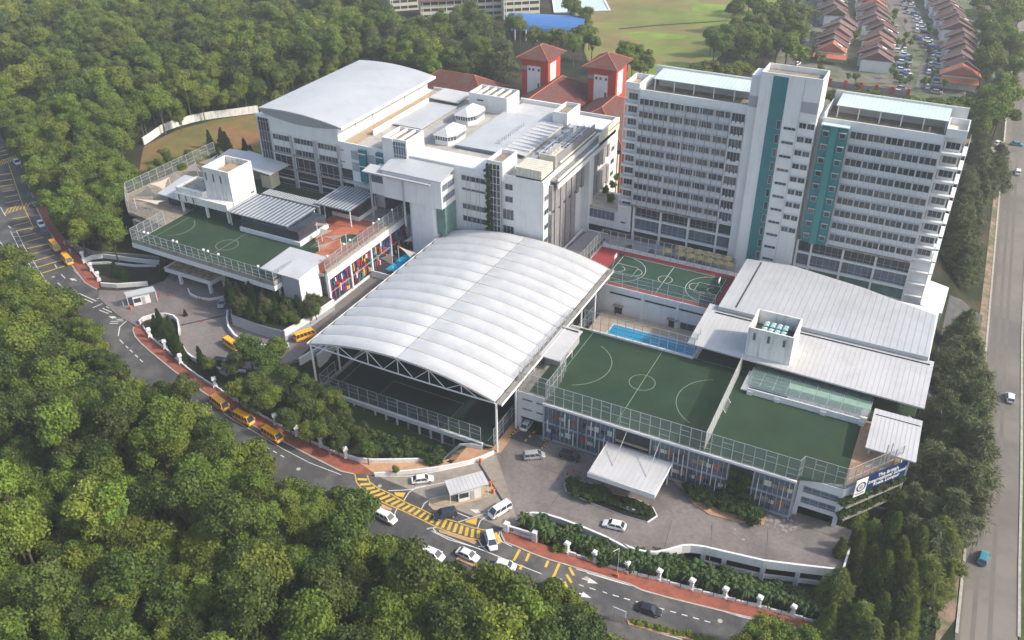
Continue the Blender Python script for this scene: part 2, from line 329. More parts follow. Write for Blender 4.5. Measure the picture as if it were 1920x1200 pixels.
drape('lawn', [(-118.5, 118.5), (-84, 112), (-72, 121), (-75.5, 127), (-118.5, 127)], lawnm, .1)
# ------------------------------------------------------------- road markings
mb = MB(); mw = MB()
def ln(pts, w, m_, dz=.10, step=2): bandmb(m_, gp(pts), w, g, dz, step)
for a, b in (((0, 330), (75, 322)), ((0, 375), (85, 362)), ((5, 412), (100, 398)), ((15, 450), (105, 436)), ((30, 490), (128, 470)), ((40, 528), (140, 508)), ((90, 640), (190, 625)), ((100, 687), (205, 662)), ((115, 725), (260, 695)), ((140, 768), (255, 740)), ((165, 808), (305, 770)), ((190, 850), (345, 815)), ((215, 892), (360, 852)), ((240, 938), (385, 895)), ((265, 980), (440, 930)), ((300, 1022), (460, 970)), ((0, 140), (30, 132)), ((0, 168), (45, 158)), ((0, 196), (55, 186))):
    ln(za([a, b]), .42, mb)
for y0, y1, x0, x1 in ((255, 215, 0, 120), (595, 550, 45, 200)):
    for k in range(7):
        t = k / 6.; xx = x0 + (x1 - x0) * t; yy = y0 + (y1 - y0) * t; ln(za([(xx - 8, yy + 8), (xx + 14, yy - 28)]), .38, mb)
    ln(za([(x0, y0 + 8), (x1 - 15, y1 + 12)]), .2, mb); ln(za([(x0 + 15, y0 - 28), (x1, y1 - 10)]), .2, mb)
ln(za([(60, 250), (110, 400), (160, 540), (235, 700)]), .22, mb)
for off in (0, 42):
    ln(za([(75 + off, 728), (130 + off, 840), (200 + off, 950), (270 + off, 1060), (320 + off, 1140)]), .16, mw)
for k in range(14):
    t = k / 13.; x = 80 + 240 * t; y = 735 + 400 * t; ln(za([(x, y), (x + 42, y - 2)]), .16, mw)
ln(za([(520, 1000), (590, 1080), (650, 1125)]), .18, mw)
for s_ in (((410, 1090), (440, 1120)), ((515, 1130), (560, 1175)), ((385, 960), (400, 985)), ((430, 1030), (460, 1060)), ((5, 560), (40, 620)), ((60, 690), (75, 705)), ((0, 800), (20, 830))): ln(za(list(s_)), .22, mw)
for s_ in (((130, 420), (175, 460)), ((262, 468), (310, 515)), ((315, 510), (465, 578)), ((320, 540), (435, 592)), ((435, 635), (520, 598)), ((490, 655), (570, 685)), ((520, 640), (600, 675)), ((550, 625), (640, 668)), ((580, 770), (655, 770)), ((590, 755), (700, 748)), ((640, 740), (750, 725)), ((470, 555), (550, 560)), ((655, 880), (668, 800)), ((668, 800), (750, 728))): ln(zb(list(s_)), .25, mw)
for s_ in (((668, 912), (700, 945)), ((720, 965), (740, 985)), ((757, 1000), (780, 1022)), ((800, 1042), (825, 1065)), ((843, 1083), (868, 1105))): ln(zb(list(s_)), .22, mw)
ln(zb([(780, 820), (800, 880), (860, 940)]), .14, mw)
ln(zb([(860, 925), (960, 1015), (1060, 1100), (1170, 1190)]), .14, mw)
ln([(398, 760), (435, 786), (470, 806), (530, 842), (580, 868), (640, 891)], .14, mw)
for k in range(3): ln([(498 + 14 * k, 838 + 8 * k), (505 + 14 * k, 842 + 8 * k)], .18, mw)
# yellow ladder crossing at the gate
top = zd([(265, 285), (290, 350), (370, 410), (500, 470), (640, 550), (830, 635), (960, 700), (1150, 750), (1320, 810), (1430, 835)]); bot = zd([(140, 270), (155, 350), (200, 410), (290, 490), (450, 570), (640, 650), (830, 740), (950, 800), (1120, 870), (1300, 925), (1430, 945)])
ln(top + zd([(1480, 845)]), .24, mb); ln(bot, .24, mb)
def along(pl, t):
    d = [0]
    for a, b in zip(pl, pl[1:]): d.append(d[-1] + math.dist(a, b))
    s_ = t * d[-1]
    for i in range(len(pl) - 1):
        if s_ <= d[i + 1]: u = (s_ - d[i]) / (d[i + 1] - d[i]); return (pl[i][0] + (pl[i + 1][0] - pl[i][0]) * u, pl[i][1] + (pl[i + 1][1] - pl[i][1]) * u)
    return pl[-1]
for k in range(23):
    t = (k + .8) / 23.3; a = along(top, t); b = along(bot, t); c = lambda u: (a[0] + (b[0] - a[0]) * u, a[1] + (b[1] - a[1]) * u); ln([c(.12), c(.88)], .62, mb)
for s_ in ([(1575, 870), (1600, 930), (1620, 965), (1600, 975)],): ln(zd(s_), .7, mb)
for s_ in ([(880, 440), (935, 340)], [(990, 445), (1018, 375)], [(1165, 500), (1190, 440)], [(1225, 615), (1290, 465)], [(1380, 500), (1420, 575)], [(1355, 565), (1400, 640)], [(1335, 630), (1365, 695)], [(935, 520), (955, 480)]): ln(ze(s_), .5, mb)
for s_ in ([(480, 440), (700, 430), (860, 395), (1060, 355)], [(640, 540), (690, 460), (760, 410), (860, 388)], [(820, 625), (850, 570), (910, 525), (1100, 480)], [(370, 292), (700, 290), (1000, 240), (1400, 150)], [(1150, 650), (1320, 720)], [(1180, 765), (1480, 670)], [(1395, 820), (1420, 750), (1500, 690)], [(285, 565), (510, 660)], [(540, 690), (570, 620)], [(880, 830), (1100, 940), (1400, 1030), (1745, 1170)], [(880, 825), (975, 815)], [(975, 870), (930, 815)], [(1405, 950), (1440, 1010), (1500, 1065)], [(1400, 1010), (1470, 1010)], [(1620, 850), (1610, 900), (1640, 960), (1745, 1010)], [(805, 985), (900, 1020), (960, 1055)], [(790, 1085), (870, 1060)], [(1170, 1140), (1330, 1200)], [(805, 985), (845, 1050)]): ln(zd(s_), .18, mw)
for s_ in ([(95, 155), (190, 190), (400, 275), (700, 385), (900, 470), (1130, 560)], [(370, 425), (560, 500), (760, 590), (1000, 690), (1200, 770), (1600, 890)], [(1110, 400), (1400, 490)], [(1440, 515), (1600, 560), (1920, 660)], [(1270, 595), (1320, 612)], [(1465, 655), (1510, 672)], [(1560, 685), (1615, 703)], [(1680, 720), (1720, 735)], [(1770, 750), (1825, 765)], [(1870, 778), (1920, 795)], [(1370, 990), (1420, 1008)], [(385, 815), (420, 830)], [(1100, 750), (1140, 768)]): ln(ze(s_), .17, mw)
def arrow(a, b, w=.22): 
    A, B = G(*a), G(*b); d = Vector(B) - Vector(A); n_ = d.normalized(); q = Vector((-n_.y, n_.x)); bandmb(mw, [A, tuple(Vector(B) - n_ * 1.6)], w, g, .10)
    t = Vector(B); bs = t - n_ * 1.8; mw.poly([(v.x, v.y, g(v.x, v.y) + .11) for v in (bs - q * .6, t, bs + q * .6)][::1])
arrow((1091, 1085), (1121, 1095)); arrow((1086, 1113), (1109, 1122)); arrow(za([(540, 1075)])[0], za([(488, 1060)])[0], .3); arrow(zd([(1420, 660)])[0], zd([(1310, 630)])[0], .3); arrow(zb([(640, 725)])[0], zb([(570, 710)])[0], .3)
ln(zf_([(0, 262), (260, 340), (600, 435), (900, 525), (1100, 575), (1400, 660), (1640, 712)]), .17, mw)
for k in range(9):
    x0 = 236 + 103 * k; ln(zf_([(x0, 462 + 29.0 * k), (x0 + 52, 476 + 29.0 * k)]), .18, mw)
ln(zf_([(400, 730), (600, 790), (860, 862)]), .17, mw)
mb.build('yellow_road_markings', yel, kind='structure'); mw.build('white_road_markings', wpt, kind='structure')
# median planter on the main road
mp = gp([(1176, 1164), (1200, 1170), (1250, 1184), (1300, 1196), (1345, 1206), (1340, 1212), (1240, 1189), (1178, 1172)])
MB().prism(mp, lambda x, y: g(x, y), lambda x, y: g(x, y) + .25).build('median', sandp, kind='structure')
for px in ([(1380 / 4.8 + 0, 0)],): pass
mp2 = gp([(860, 1044), (900, 1060), (960, 1086), (1040, 1118), (1100, 1140), (1098, 1146), (1030, 1122), (950, 1090), (855, 1050)])
MB().prism(mp2, lambda x, y: g(x, y), lambda x, y: g(x, y) + .25).build('median', sandp, kind='structure')
# lane islands by the gate
for px in (zd([(290, 530), (420, 580), (520, 625), (500, 645), (400, 610), (290, 550)]), ze([(205, 165), (350, 205), (520, 255), (545, 275), (520, 295), (400, 250), (210, 190)])):
    MB().prism(gp(px), lambda x, y: g(x, y), lambda x, y: g(x, y) + .2).build('traffic_island', sandp, kind='structure')
for px in (zd([(540, 458), (655, 462), (630, 510), (555, 490)]), zd([(1265, 752), (1392, 712), (1378, 792), (1275, 765)])):
    MB().prism(gp(px), lambda x, y: g(x, y), lambda x, y: g(x, y) + .16).build('traffic_island', yel, kind='structure')
gh = zd([(890, 590), (900, 545), (960, 520), (1110, 480), (1440, 400), (1530, 385), (1575, 430), (1570, 480), (1400, 535), (1200, 590), (1030, 640), (940, 640)])
MB().prism(gp(gh), lambda x, y: g(x, y), lambda x, y: g(x, y) + .22).build('gatehouse_island', conct, kind='structure')
# paved ramp beside the gate with white low walls
rp = zd([(150, 135), (340, 265), (700, 235), (1000, 205), (1300, 145), (1560, 50), (1540, 10), (1440, 20), (1100, 90), (760, 130), (300, 130), (100, 90)])
drape('brick_ramp', gp(rp), sandp, .16)
def lowwall(name, pts, h, t, label, cat='wall', m=white, base=-.5, zf=g, group=None):
    q = []
    for a, b in zip(pts, pts[1:]):
        n = max(1, int(math.dist(a, b) / 2)); q += [(a[0] + (b[0] - a[0]) * k / n, a[1] + (b[1] - a[1]) * k / n) for k in range(n)]
    q.append(pts[-1]); o = MB().wall(q, lambda x, y: zf(x, y) + base, lambda x, y: zf(x, y) + h, t).build(name, m); return tag(o, label, cat, group)
lowwall('low_wall', gp(zd([(340, 268), (700, 240), (1000, 205), (1300, 145), (1440, 95), (1560, 40)]), .6), 1.0, .35, 'white low wall curving between the brick ramp and the gate lane')
lowwall('retaining_wall', gp(zd([(70, 85), (170, 115), (330, 128), (760, 122), (900, 108), (1100, 72), (1440, -5)]), .6), 1.0, .4, 'white retaining wall between the brick ramp and the garden', base=-5)
# ------------------------------------------------------------- left forecourt, ramps and their walls
LZ_ = 5.1
pl = lambda pts, z=LZ_: [P(a, b, z) for a, b in pts]
lf = pl(zb([(490, 478), (640, 485), (800, 475), (930, 440), (1050, 400), (1100, 340), (1600, 380)])) + [(-131, 141), (-131, 188), (-120.3, 188), (-120.3, 131)] + pl([(590, 640), (560, 672), (500, 692), (446, 690), (425, 705), (390, 690), (355, 668), (338, 655)]) + pl(zb([(1180, 850), (1170, 760), (1130, 700), (1060, 680), (900, 690), (830, 740), (810, 790), (640, 690), (540, 600), (480, 545)]))
MB().prism(lf, .2, LZ_).build('ramp_paving', paver, kind='structure')
def pwall(name, px, z, h, t, label, down=0.0, cat='wall', m=white):
    pts = [P(a, b, z + h) for a, b in px]; o = MB().wall(pts, z - down, z + h, t).build(name, m); return tag(o, label, cat)
pwall('curved_wall', zb([(830, 745), (870, 710), (960, 685), (1060, 678), (1130, 695), (1165, 730), (1178, 790), (1180, 845)]), LZ_, .9, .4, 'white curved parapet looping round the shrubs by the left entrance', 3)
pwall('curved_wall', zb([(1215, 965), (1240, 1010), (1290, 1050), (1345, 1080)]), LZ_, .9, .4, 'short white curved parapet at the outer edge of the left ramp', 3)
pwall('curved_wall', zb([(1350, 1090), (1440, 1130), (1530, 1155), (1650, 1170)]) + [(460, 694)], LZ_ - .3, .5, .4, 'white kerb wall behind the dark car on the left ramp', 3)
pwall('curved_wall', zoom(400, 440, 4.6167)([(122, 650), (115, 720), (130, 790), (180, 860), (260, 915), (360, 940), (480, 958), (580, 960), (650, 935)]), LZ_, 1.1, .45, 'white curved ramp wall beside the two yellow minibuses', 1)
pwall('ramp_wall', [(560, 672), (585, 657), (605, 646)], LZ_ , 1.0, .4, 'white ramp parapet meeting the front left membrane column', 6)
o = MB().wall([(-120.0, 131), (-120.0, 188)], -7.5, 6.1, .5).build('ramp_wall', white); tag(o, 'long white ramp wall under the left eave of the membrane roof', 'wall')
# planted raised bed between left block and ramp
bed = pl(zoom(400, 440, 4.6167)([(150, 690), (300, 745), (460, 800), (610, 835), (840, 700), (1040, 560), (900, 470), (400, 400), (160, 560)]), 8.2)
t = thing('raised_planter', 'grey walled raised garden bed with dark conifers above the ramp', 'planter', (-150, 137, LZ_))
MB().prism(bed, LZ_ - .5, 8.2).build('wall', grey, t); MB().prism([( (x * 49 + sum(p[0] for p in bed) / len(bed)) / 50, (y * 49 + sum(p[1] for p in bed) / len(bed)) / 50) for x, y in bed], 8.2, 8.35).build('soil_bed', soil, t)
MB().wall([P(a, b, 8.7) for a, b in zoom(400, 440, 4.6167)([(610, 830), (840, 695), (1040, 560)])], 7.0, 8.7, .5).build('parapet', white, t)
# curved overpass walkway at far left
for k, (px, z, lab) in enumerate(((zb([(340, 215), (420, 180), (520, 165), (700, 190), (900, 215), (1050, 225)]), 5.6, 'upper white curved ramp wall over the sunken garden'), (zb([(410, 240), (560, 235), (800, 262), (980, 262)]), 4.6, 'lower white curved ramp wall over the sunken garden'), (zb([(500, 415), (640, 425), (780, 415), (905, 405)]), 5.2, 'white curved wall closing the sunken garden by the guard hut'), (zb([(205, 45), (300, 95), (430, 140), (600, 155), (820, 170), (1000, 190)]), 5.6, 'outermost pale curved wall below the left woods'))):
    pts = pl(px, z + .9); o = MB().wall(pts, z - .4, z + .9, .4).build('curved_wall', white if k < 3 else conc); tag(o, lab, 'wall')
MB().strip([(x, y, 5.3) for x, y in pl(zb([(350, 205), (430, 170), (600, 175), (1050, 220)]), 5.3)], [(x, y, 5.3) for x, y in pl(zb([(250, 100), (420, 150), (600, 165), (1000, 195)]), 5.3)]).build('curved_ramp', paver, kind='structure')
for k, p in enumerate(zb([(520, 285), (830, 300)])):
    x, y = P(*p, 2); tag(bx('ramp_column', white, None, x - .35, x + .35, y - .35, y + .35, -1, 4.9), ('first' if k == 0 else 'second') + ' white column holding the curved ramp, counted from the road', 'column', 'curved ramp columns')
# boundary wall of the right pavement and pillars
def pillar_mesh():
    b = MB(); b.box(-.32, .32, -.32, .32, -.4, 2.1); b.box(-.5, .5, -.5, .5, -.4, .55); b.box(-.52, .52, -.52, .52, 2.1, 2.45); b.box(-.38, .38, -.38, .38, 2.45, 2.65)
    me = bpy.data.meshes.new('pillar'); me.from_pydata(b.v, [], b.f); me.materials.append(white); return me
PM = pillar_mesh()
pil = [(1115, 1053), (1175, 1072), (1235, 1087), (1296, 1105), (1358, 1121), (1422, 1137), (1485, 1154), (1546, 1171), (1612, 1189), (1063, 1036)]
pilL = [(340, 682), (404, 726), (441, 750), (477, 772), (517, 795), (557, 817), (602, 837), (649, 858), (282, 633), (311, 655), (157, 488), (173, 509), (186, 526)]
for i, p in enumerate(pil + pilL):
    x, y = G(*p); o = bpy.data.objects.new('gate_pillar', PM); COL.objects.link(o); o.location = (x, y, g(x, y) + .1); o.rotation_euler = (0, 0, rad(-10 if i < 10 else -35))
    if i < 10: k = [9, 0, 1, 2, 3, 4, 5, 6, 7, 8].index(i) + 1; lab = f'white capped pillar on the boundary wall before the palms, number {k} from the gate sign'
    elif i < 18: lab = f'white capped pillar on the wall along the red pavement below the dense garden trees, number {i - 9} from the left'
    elif i < 20: lab = ('upper' if i == 18 else 'lower') + ' white capped pillar beside the clipped conifers at the left entrance'
    else: lab = ('top', 'middle', 'bottom')[i - 20] + ' white capped pillar by the sunken garden and parked minibuses'
    tag(o, lab, 'pillar', 'white boundary pillars')
def stepwall(px, label):
    t = thing('boundary_wall', label, 'wall', (*G(*px[0]), g(*G(*px[0]))))
    pts = gp(px, .3)
    for a, b in zip(pts, pts[1:]):
        n = 3
        for k in range(n):
            p = (a[0] + (b[0] - a[0]) * (k + .05) / n, a[1] + (b[1] - a[1]) * (k + .05) / n); q = (a[0] + (b[0] - a[0]) * (k + .98) / n, a[1] + (b[1] - a[1]) * (k + .98) / n)
            z = max(g(*p), g(*q)) + .75 - .12 * (k % 2); MB().wall([p, q], z - 1.6, z, .28).build('panel', white, t)
stepwall([pil[9]] + pil[:9] + [(1653, 1199), (1700, 1212)], 'long stepped white boundary wall along the lower right pavement')
stepwall([(340, 682), (372, 706), (404, 726), (441, 750), (477, 772), (517, 795), (557, 817), (602, 837), (649, 858)], 'stepped white boundary wall between the red pavement and garden trees')
stepwall([(268, 612), (282, 633), (311, 655), (340, 682)], 'short white boundary wall beside the clipped conifers')
stepwall([(153, 480), (173, 509), (186, 526)], 'short white boundary wall beside the sunken garden')
stepwall(zg([(860, 990), (1000, 830)]) + [(1745, 1140), (1762, 1112)], 'white boundary wall leaning through the hedge at the lower right corner')
# forecourt wavy wall with columns and lower beam (right)
t = thing('forecourt_wall', 'wavy white parapet wall and open car park frame carrying the forecourt', 'wall', (wavy[0][0], wavy[0][1], 0))
q = wavy[:]; 
MB().wall([(1.3, 125.0)] + wavy, -1.0, .95, .4).build('parapet', white, t)
fr = [P(px, py, -1) for px, py in [(1539, 1088), (1445, 1068), (1355, 1045), (1300, 1035), (1252, 1042)]]
for x, y in [(-1.2, 124.4)] + [(wavy[i][0], wavy[i][1] + .3) for i in (0, 1, 2, 3, 5)]:
    bx('column', white, t, x - .4, x + .4, y - .4, y + .4, min(g(x, y), -3) - 1, -.9)
MB().wall([(0.8, 125)] + [(x, y + .3) for x, y in wavy[:6]], -3.9, -3.0, .35).build('beam', white, t)
MB().wall([(0.8, 130)] + [(x, y + 4.5) for x, y in wavy[:6]] + [(wavy[8][0], wavy[8][1] + 4)], -7, -.9, .3).build('back_wall', conc, t)
MB().wall([(1.4, 125.1), (1.6, 131.5)], -1.0, .95, .35).build('side_parapet', white, t)

for x0_, x1_ in ((23.3, 22.0), (25.6, 24.0), (28.3, 25.8)): drape('tyre_track', band([(x0_, 62), (x0_ - 1.4, 125), (x1_ - .9, 229), (x1_ - 3.4, 397), (x1_ - 7, 690)], .8), mat('worn_lane', (.145, .13, .115), .8, .1, .2), .085)
dr_ = [P(1160, 54, 6.3), P(1230, 47, 6.3), P(1310, 42, 6.3), P(1365, 38, 6.3)]; drape('field_ditch', band(dr_, 2.0), lawnm, .2, cell=12)
for q_ in ([(1165, 62), (1200, 58), (1290, 66), (1280, 72), (1190, 74)], [(1190, 120), (1290, 118), (1300, 140), (1200, 150)], [(1290, 5), (1390, 10), (1360, 28), (1300, 20)]): drape('field_patch', [P(*p, 6.3) for p in q_], mat('bright_grass', (.17, .24, .04), .95, .2, .1), .18, cell=12)
# ============================================================= BUILDINGS
YF = 133.8   # front facade plane of the right school block
def fence(name, pts, z, h, label, step=2.1, mid=True, group=None, m=steel, meshmat=meshf, low=None):
    t = thing(name, label, 'fence', (pts[0][0], pts[0][1], z), group); me = None
    rails = MB(); pan = MB(); k = 0
    if ('post', h) not in _cache:
        b = MB(); b.tube((0, 0, 0), (0, 0, h), .085, 5); me = bpy.data.meshes.new('post'); me.from_pydata(b.v, [], b.f); me.materials.append(m); _cache[('post', h)] = me
    me = _cache[('post', h)]
    for a, b in zip(pts, pts[1:]):
        L = math.dist(a, b); n = max(1, round(L / step)); c = lambda u: (a[0] + (b[0] - a[0]) * u, a[1] + (b[1] - a[1]) * u)
        for i in range(n): inst('post', me, t, (*c(i / n), z))
        rails.tube((*a, z + h), (*b, z + h), .05, 4); rails.tube((*a, z + h * .5), (*b, z + h * .5), .045, 4) if mid else None
        for i in range(n):
            if mid and (i + k) % 2 == 0: zz = z + h * (.22 if i % 4 == 0 else .76); rails.tube((*c(i / n), zz), (*c((i + 1) / n), zz), .045, 4)
        pan.poly([(*a, z), (*b, z), (*b, z + h), (*a, z + h)]); k += 1
    inst('post', me, t, (*pts[-1], z)); rails.build('rail', m, t); pan.build('wire_mesh', meshmat, t)
    if low: lw = MB(); [lw.wall([a, b], z - .1, z + low, .2) for a, b in zip(pts, pts[1:])]; lw.build('kick_board', conc, t)
    return t
pane_grey = mat('grey_window_glass', (.09, .10, .11), .15, .3, .6, spec=.6); pane_curtain = mat('curtained_window_glass', (.13, .12, .105), .3, .3, 1.2); pane_blue = mat('blue_window_glass', (.05, .075, .12), .12, .3, .5, spec=.6)
def window(t, x0, x1, z0, z1, y, n=3, face='y', depth=.18, m=glassd, fr=fram, name='window'):
    """recessed dark pane with frame bars standing proud; face y: plane Y=y facing -Y; face x: plane X=y facing +X"""
    b = MB(); w = .07
    def bb(u0, u1, v0, v1, d0, d1): (b.box(u0, u1, y - d1, y - d0, v0, v1) if face == 'y' else b.box(y + d0, y + d1, u0, u1, v0, v1))
    for k in range(n + 1): u = x0 + (x1 - x0) * k / n; bb(u - w / 2, u + w / 2, z0, z1, .02, .10)
    bb(x0, x1, z0, z0 + w, .021, .11); bb(x0, x1, z1 - w, z1, .021, .11)
    o = b.build(name, fr, t)
    p = MB(); p.box(x0, x1, y - .03, y + .02, z0, z1) if face == 'y' else p.box(y - .02, y + .03, x0, x1, z0, z1)
    if m is glassd: m = rnd.choice((glassd, glassd, glassd, glassd, pane_grey, pane_curtain, pane_blue))
    p.build('pane', m, o); return o
def roof_sheet(t, name, c, m, thick=.25, seams=0, along_=0, seamm=seam):
    """c: 4 corner points (3-D) ccw; seams strips run from edge 0-1 to edge 3-2"""
    c = [Vector(p) for p in c]; o = MB().hexa([tuple(p - Vector((0, 0, thick))) for p in c] + [tuple(p) for p in c]).build(name, m, t)
    if seams:
        b = MB()
        for k in range(1, seams):
            u = k / seams; p = c[0].lerp(c[1], u); q = c[3].lerp(c[2], u); d = (c[1] - c[0]).normalized() * .03
            b.hexa([tuple(p - d), tuple(p + d), tuple(q + d), tuple(q - d)] + [tuple(v + Vector((0, 0, .035))) for v in (p - d, p + d, q + d, q - d)])
        b.build('seam', seamm, o, kind='stuff')
    return o
def ringwall(t, name, x0, x1, y0, y1, z0, z1, w=.3, m=white):
    b = MB(); b.box(x0, x1, y0, y0 + w, z0, z1); b.box(x0, x1, y1 - w, y1, z0, z1); b.box(x0, x0 + w, y0 + w, y1 - w, z0, z1); b.box(x1 - w, x1, y0 + w, y1 - w, z0, z1); return b.build(name, m, t)
# ---------------- right school block
t = RS = thing('school_block', 'long school block with blue slatted glass front and two green rooftop pitches', 'building', (-35, 150, 0))
MB().prism([(-62.8, 134.6), (-10, 134.6), (-10, 164), (-62.8, 164)], -6, 9.75).build('body', grey, t)
MB().prism([(-69.6, 135.3), (-62.8, 135.3), (-62.8, 164), (-69.6, 164)], 3.4, 9.9).build('side_wing', white, t)
MB().box(-69.6, -68.7, 135.3, 136.3, 0, 3.4).box(-69.6, -62.8, 141, 164, -5, 3.4).build('wing_base', white, t)
bx('garage_lintel', navy, t, -68.5, -63.2, 135.26, 135.3, 3.0, 3.4)
for z in (8.0, 5.4):
    for x in (-68.2, -64.9): window(t, x, x + 2.3, z, z + .45, 135.3, 2)
# front facade bays
bays = [(-62.5, -54.6), (-54.6, -46.7), (-46.7, -38.8), (-38.8, -30.9), (-30.9, -23.0), (-23.0, -18.0), (-18.0, -10.3)]
for i, (x0, x1) in enumerate(bays):
    bx('pillar', steel, t, x0 - .12, x0 + .12, YF - .12, YF + .15, .1, 9.4)
    if i == 2: bx('entrance_void', dark, t, x0 + .4, x1 - .4, YF + .42, YF + .55, 4.4, 9.2); bx('void_floor', conct, t, x0 + .4, x1 - .4, YF - .1, YF + .4, 6.1, 6.3); continue
    if i == 5: bx('planted_void', dark, t, x0 + .3, x1 - .1, YF + .45, YF + .6, 1.2, 8.8); continue
    for j, (z0, z1) in enumerate(((.9, 4.7), (5.0, 9.2))):
        bx('glass_wall', glassb, t, x0 + .12, x1 - .12, YF + .35, YF + .5, z0, z1)
        for k in range(5):
            if True: u = x0 + .6 + k * 1.45; bx('interior_panel', [cream, tileo, conct, glassd, conct, tiler, cream][(i * 5 + j * 3 + k * 2) % 7] if i > 2 else [white, cream, glassd, teal, glassm, redw][(i * 5 + j * 3 + k * 2) % 6], t, u, u + 1.0 + .3 * (k % 2), YF + .28, YF + .34, z0 + 1.5, z0 + 2.4 + .4 * ((i + k) % 2))
    n = 8
    for k in range(1, n):
        x = x0 + (x1 - x0) * k / n; kk = (k * 5 + i * 3) % 7
        z0 = (1.2, 4.2, 2.6, .8, 5.6, 3.4, 1.8)[kk]; z1 = z0 + (3.4, 4.6, 5.4, 4.0, 3.4, 2.6, 6)[kk]
        ub('fin', (white, teal, white, navy, steelw, white, steel)[kk] if i < 2 else (steelw, steel, steelw, navy)[kk % 4], t, x - .05, x + .05, YF - .35, YF + .1, z0, min(z1, 9.0))
        bx('mullion', steel, t, x - .03, x + .03, YF + .1, YF + .2, .9, 9.2)
bx('pillar', steel, t, -10.45, -10.2, YF - .12, YF + .15, .1, 9.4)
bx('floor_band', grey, t, -62.5, -10.3, YF + .2, YF + .34, 4.6, 5.1); bx('base_beam', steel, t, -62.5, -10.3, YF, YF + .3, .4, .75)
bx('top_coping', white, t, -62.7, -10.2, YF - .3, YF + .1, 9.7, 10.15); bx('fascia', grey, t, -62.7, -10.2, YF + .1, YF + .8, 9.2, 9.75)
# right end with planters
yc = 135.7
MB().prism([(-9.9, yc), (-1.9, yc), (6.5, 147.2), (6.5, 164), (-9.9, 164)], 2.6, 9.75).build('end_wing', white, t)
for z in (6.6, 3.9): window(t, -8.9, -2.6, z - .2, z + 1.4, yc, 4, m=glassb); bx('balcony_rail', steel, t, -8.9, -2.6, yc - .25, yc - .2, z + .5, z + .56)
for x0, x1, y0, y1 in ((-10, -9.2, yc, yc + .8), (-2.6, -1.8, yc, yc + .8), (5.7, 6.4, 146.5, 147.3)): bx('column', white, t, x0, x1, y0, y1, -6, 2.6)
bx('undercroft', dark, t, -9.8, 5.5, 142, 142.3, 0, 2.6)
for z in (3.2, 6.4):
    MB().prism([(-1.8, yc - .1), (6.6, 147.1), (7.6, 146.4), (-.8, yc - .8)], z - .25, z + .1).build('planter_ledge', conc, t)
    MB().prism([(-1.85, yc + .1), (6.4, 147.3), (6.3, 147.5), (-2, yc + .3)], z + .1, z + 2.4).build('planter_recess', dark, t) if False else None
# pitch deck
MB().prism([(-69.3, 135.6), (-62.5, 135.6), (-62.4, YF + .4), (-10.2, YF + .4), (-9.8, yc + .2), (-1.9, yc + .2), (6.2, 147.3), (6.2, 163.6), (-69.3, 163.6)], 9.76, 9.98).build('deck_slab', conc, t)
MB().prism([(-67, 136), (-62.4, 136), (-62.4, YF + .6), (-9.9, YF + .6), (-2.3, 137), (-2.2, 163.4), (-67, 163.4)], 9.98, 10.03).build('turf', turf, t)
MB().prism([(-2.2, 137), (6, 147.6), (6, 158), (-2.2, 158)], 9.98, 10.04).build('deck_tiles', sandp, t)
MB().prism([(-64.5, 163.0), (-39.5, 163.0), (-39.5, 163.5), (-64.5, 163.5)], 9.9, 10.5).build('coping', white, t)
zl = 10.036
lines('pitch_line', linep, t, [[(-63.6, 139), (-63.6, 163)], [(-46.65, 134.8), (-46.65, 163)], arcpts(-46.65, 149.8, 2.8, 0, 360), arcpts(-63.6, 150.4, 9, -65, 65), arcpts(-29.4, 149.4, 9, 115, 245)], .12, zl)
for x in (-63.9, -29.0):
    gl = thing('football_goal', 'small white football goal by the changing hut on the roof pitch' if x < -50 else 'small football goal standing against the dividing net', 'goal', (x, 150, 10.03))
    b = MB(); s_ = 1 if x < -50 else -1
    for y in (147.6, 151.4): b.tube((x, y, 10.03), (x, y, 12), .07); b.tube((x, y, 12), (x - s_ * 1.3, y, 10.05), .05)
    b.tube((x, 147.6, 12), (x, 151.4, 12), .07); b.build('frame', white, gl); c = MB(); c.poly([(x, 147.6, 12), (x, 151.4, 12), (x - s_ * 1.3, 151.4, 10.05), (x - s_ * 1.3, 147.6, 10.05)]); c.build('net', meshf, gl)
fence('pitch_fence', [(-62.3, YF + .3), (-10.3, YF + .3)], 10.03, 4.9, 'tall grey mesh fence along the front edge of the right roof pitch', 2.05)
fence('pitch_fence', [(-10.3, YF + .3), (-9.8, yc), (-1.9, yc), (6.2, 147)], 10.03, 4.9, 'mesh fence on the right end above the planted ledges and sign', 2.05)
fence('pitch_fence', [(-62.3, YF + .3), (-62.3, 142), (-63, 146)], 10.03, 4.9, 'short mesh fence beside the left side wing roof', 2.1)
fence('pitch_fence', [(-69.3, 136), (-69.3, 164)], 10.03, 4.9, 'mesh fence between the right pitch and membrane roof edge', 2.3)
fence('pitch_fence', [(-69.2, 135.6), (-62.6, 135.6)], 10.03, 4.9, 'short mesh fence above the white wing with four slot windows', 2.2)
fence('pitch_fence', [(-66, 163.2), (-39.6, 163.2), (-39.6, 167.4)], 10.3, 5.2, 'tall grey mesh fence on the pitch edge in front of the pool', 2.0)
dv = fence('divider_net', [(-28.2, YF + .5), (-28.8, 163.5)], 10.03, 4.6, 'pale divider net between the marked pitch and plain turf', 2.2, meshmat=meshs)
# changing hut on deck
t = thing('changing_hut', 'flat grey roofed hut on the deck beside the membrane roof', 'hut', (-66.5, 152, 10))
bx('wall', grey, t, -68.6, -64.8, 147, 157.5, 10, 12.2); roof_sheet(t, 'roof', [(-69.2, 145.2, 13.1), (-64.4, 145.2, 12.9), (-64.4, 158.4, 12.9), (-69.2, 158.4, 13.1)], roofw, .25, 8); bx('roof_slot', dark, t, -69, -65, 157.2, 157.5, 13.05, 13.2)
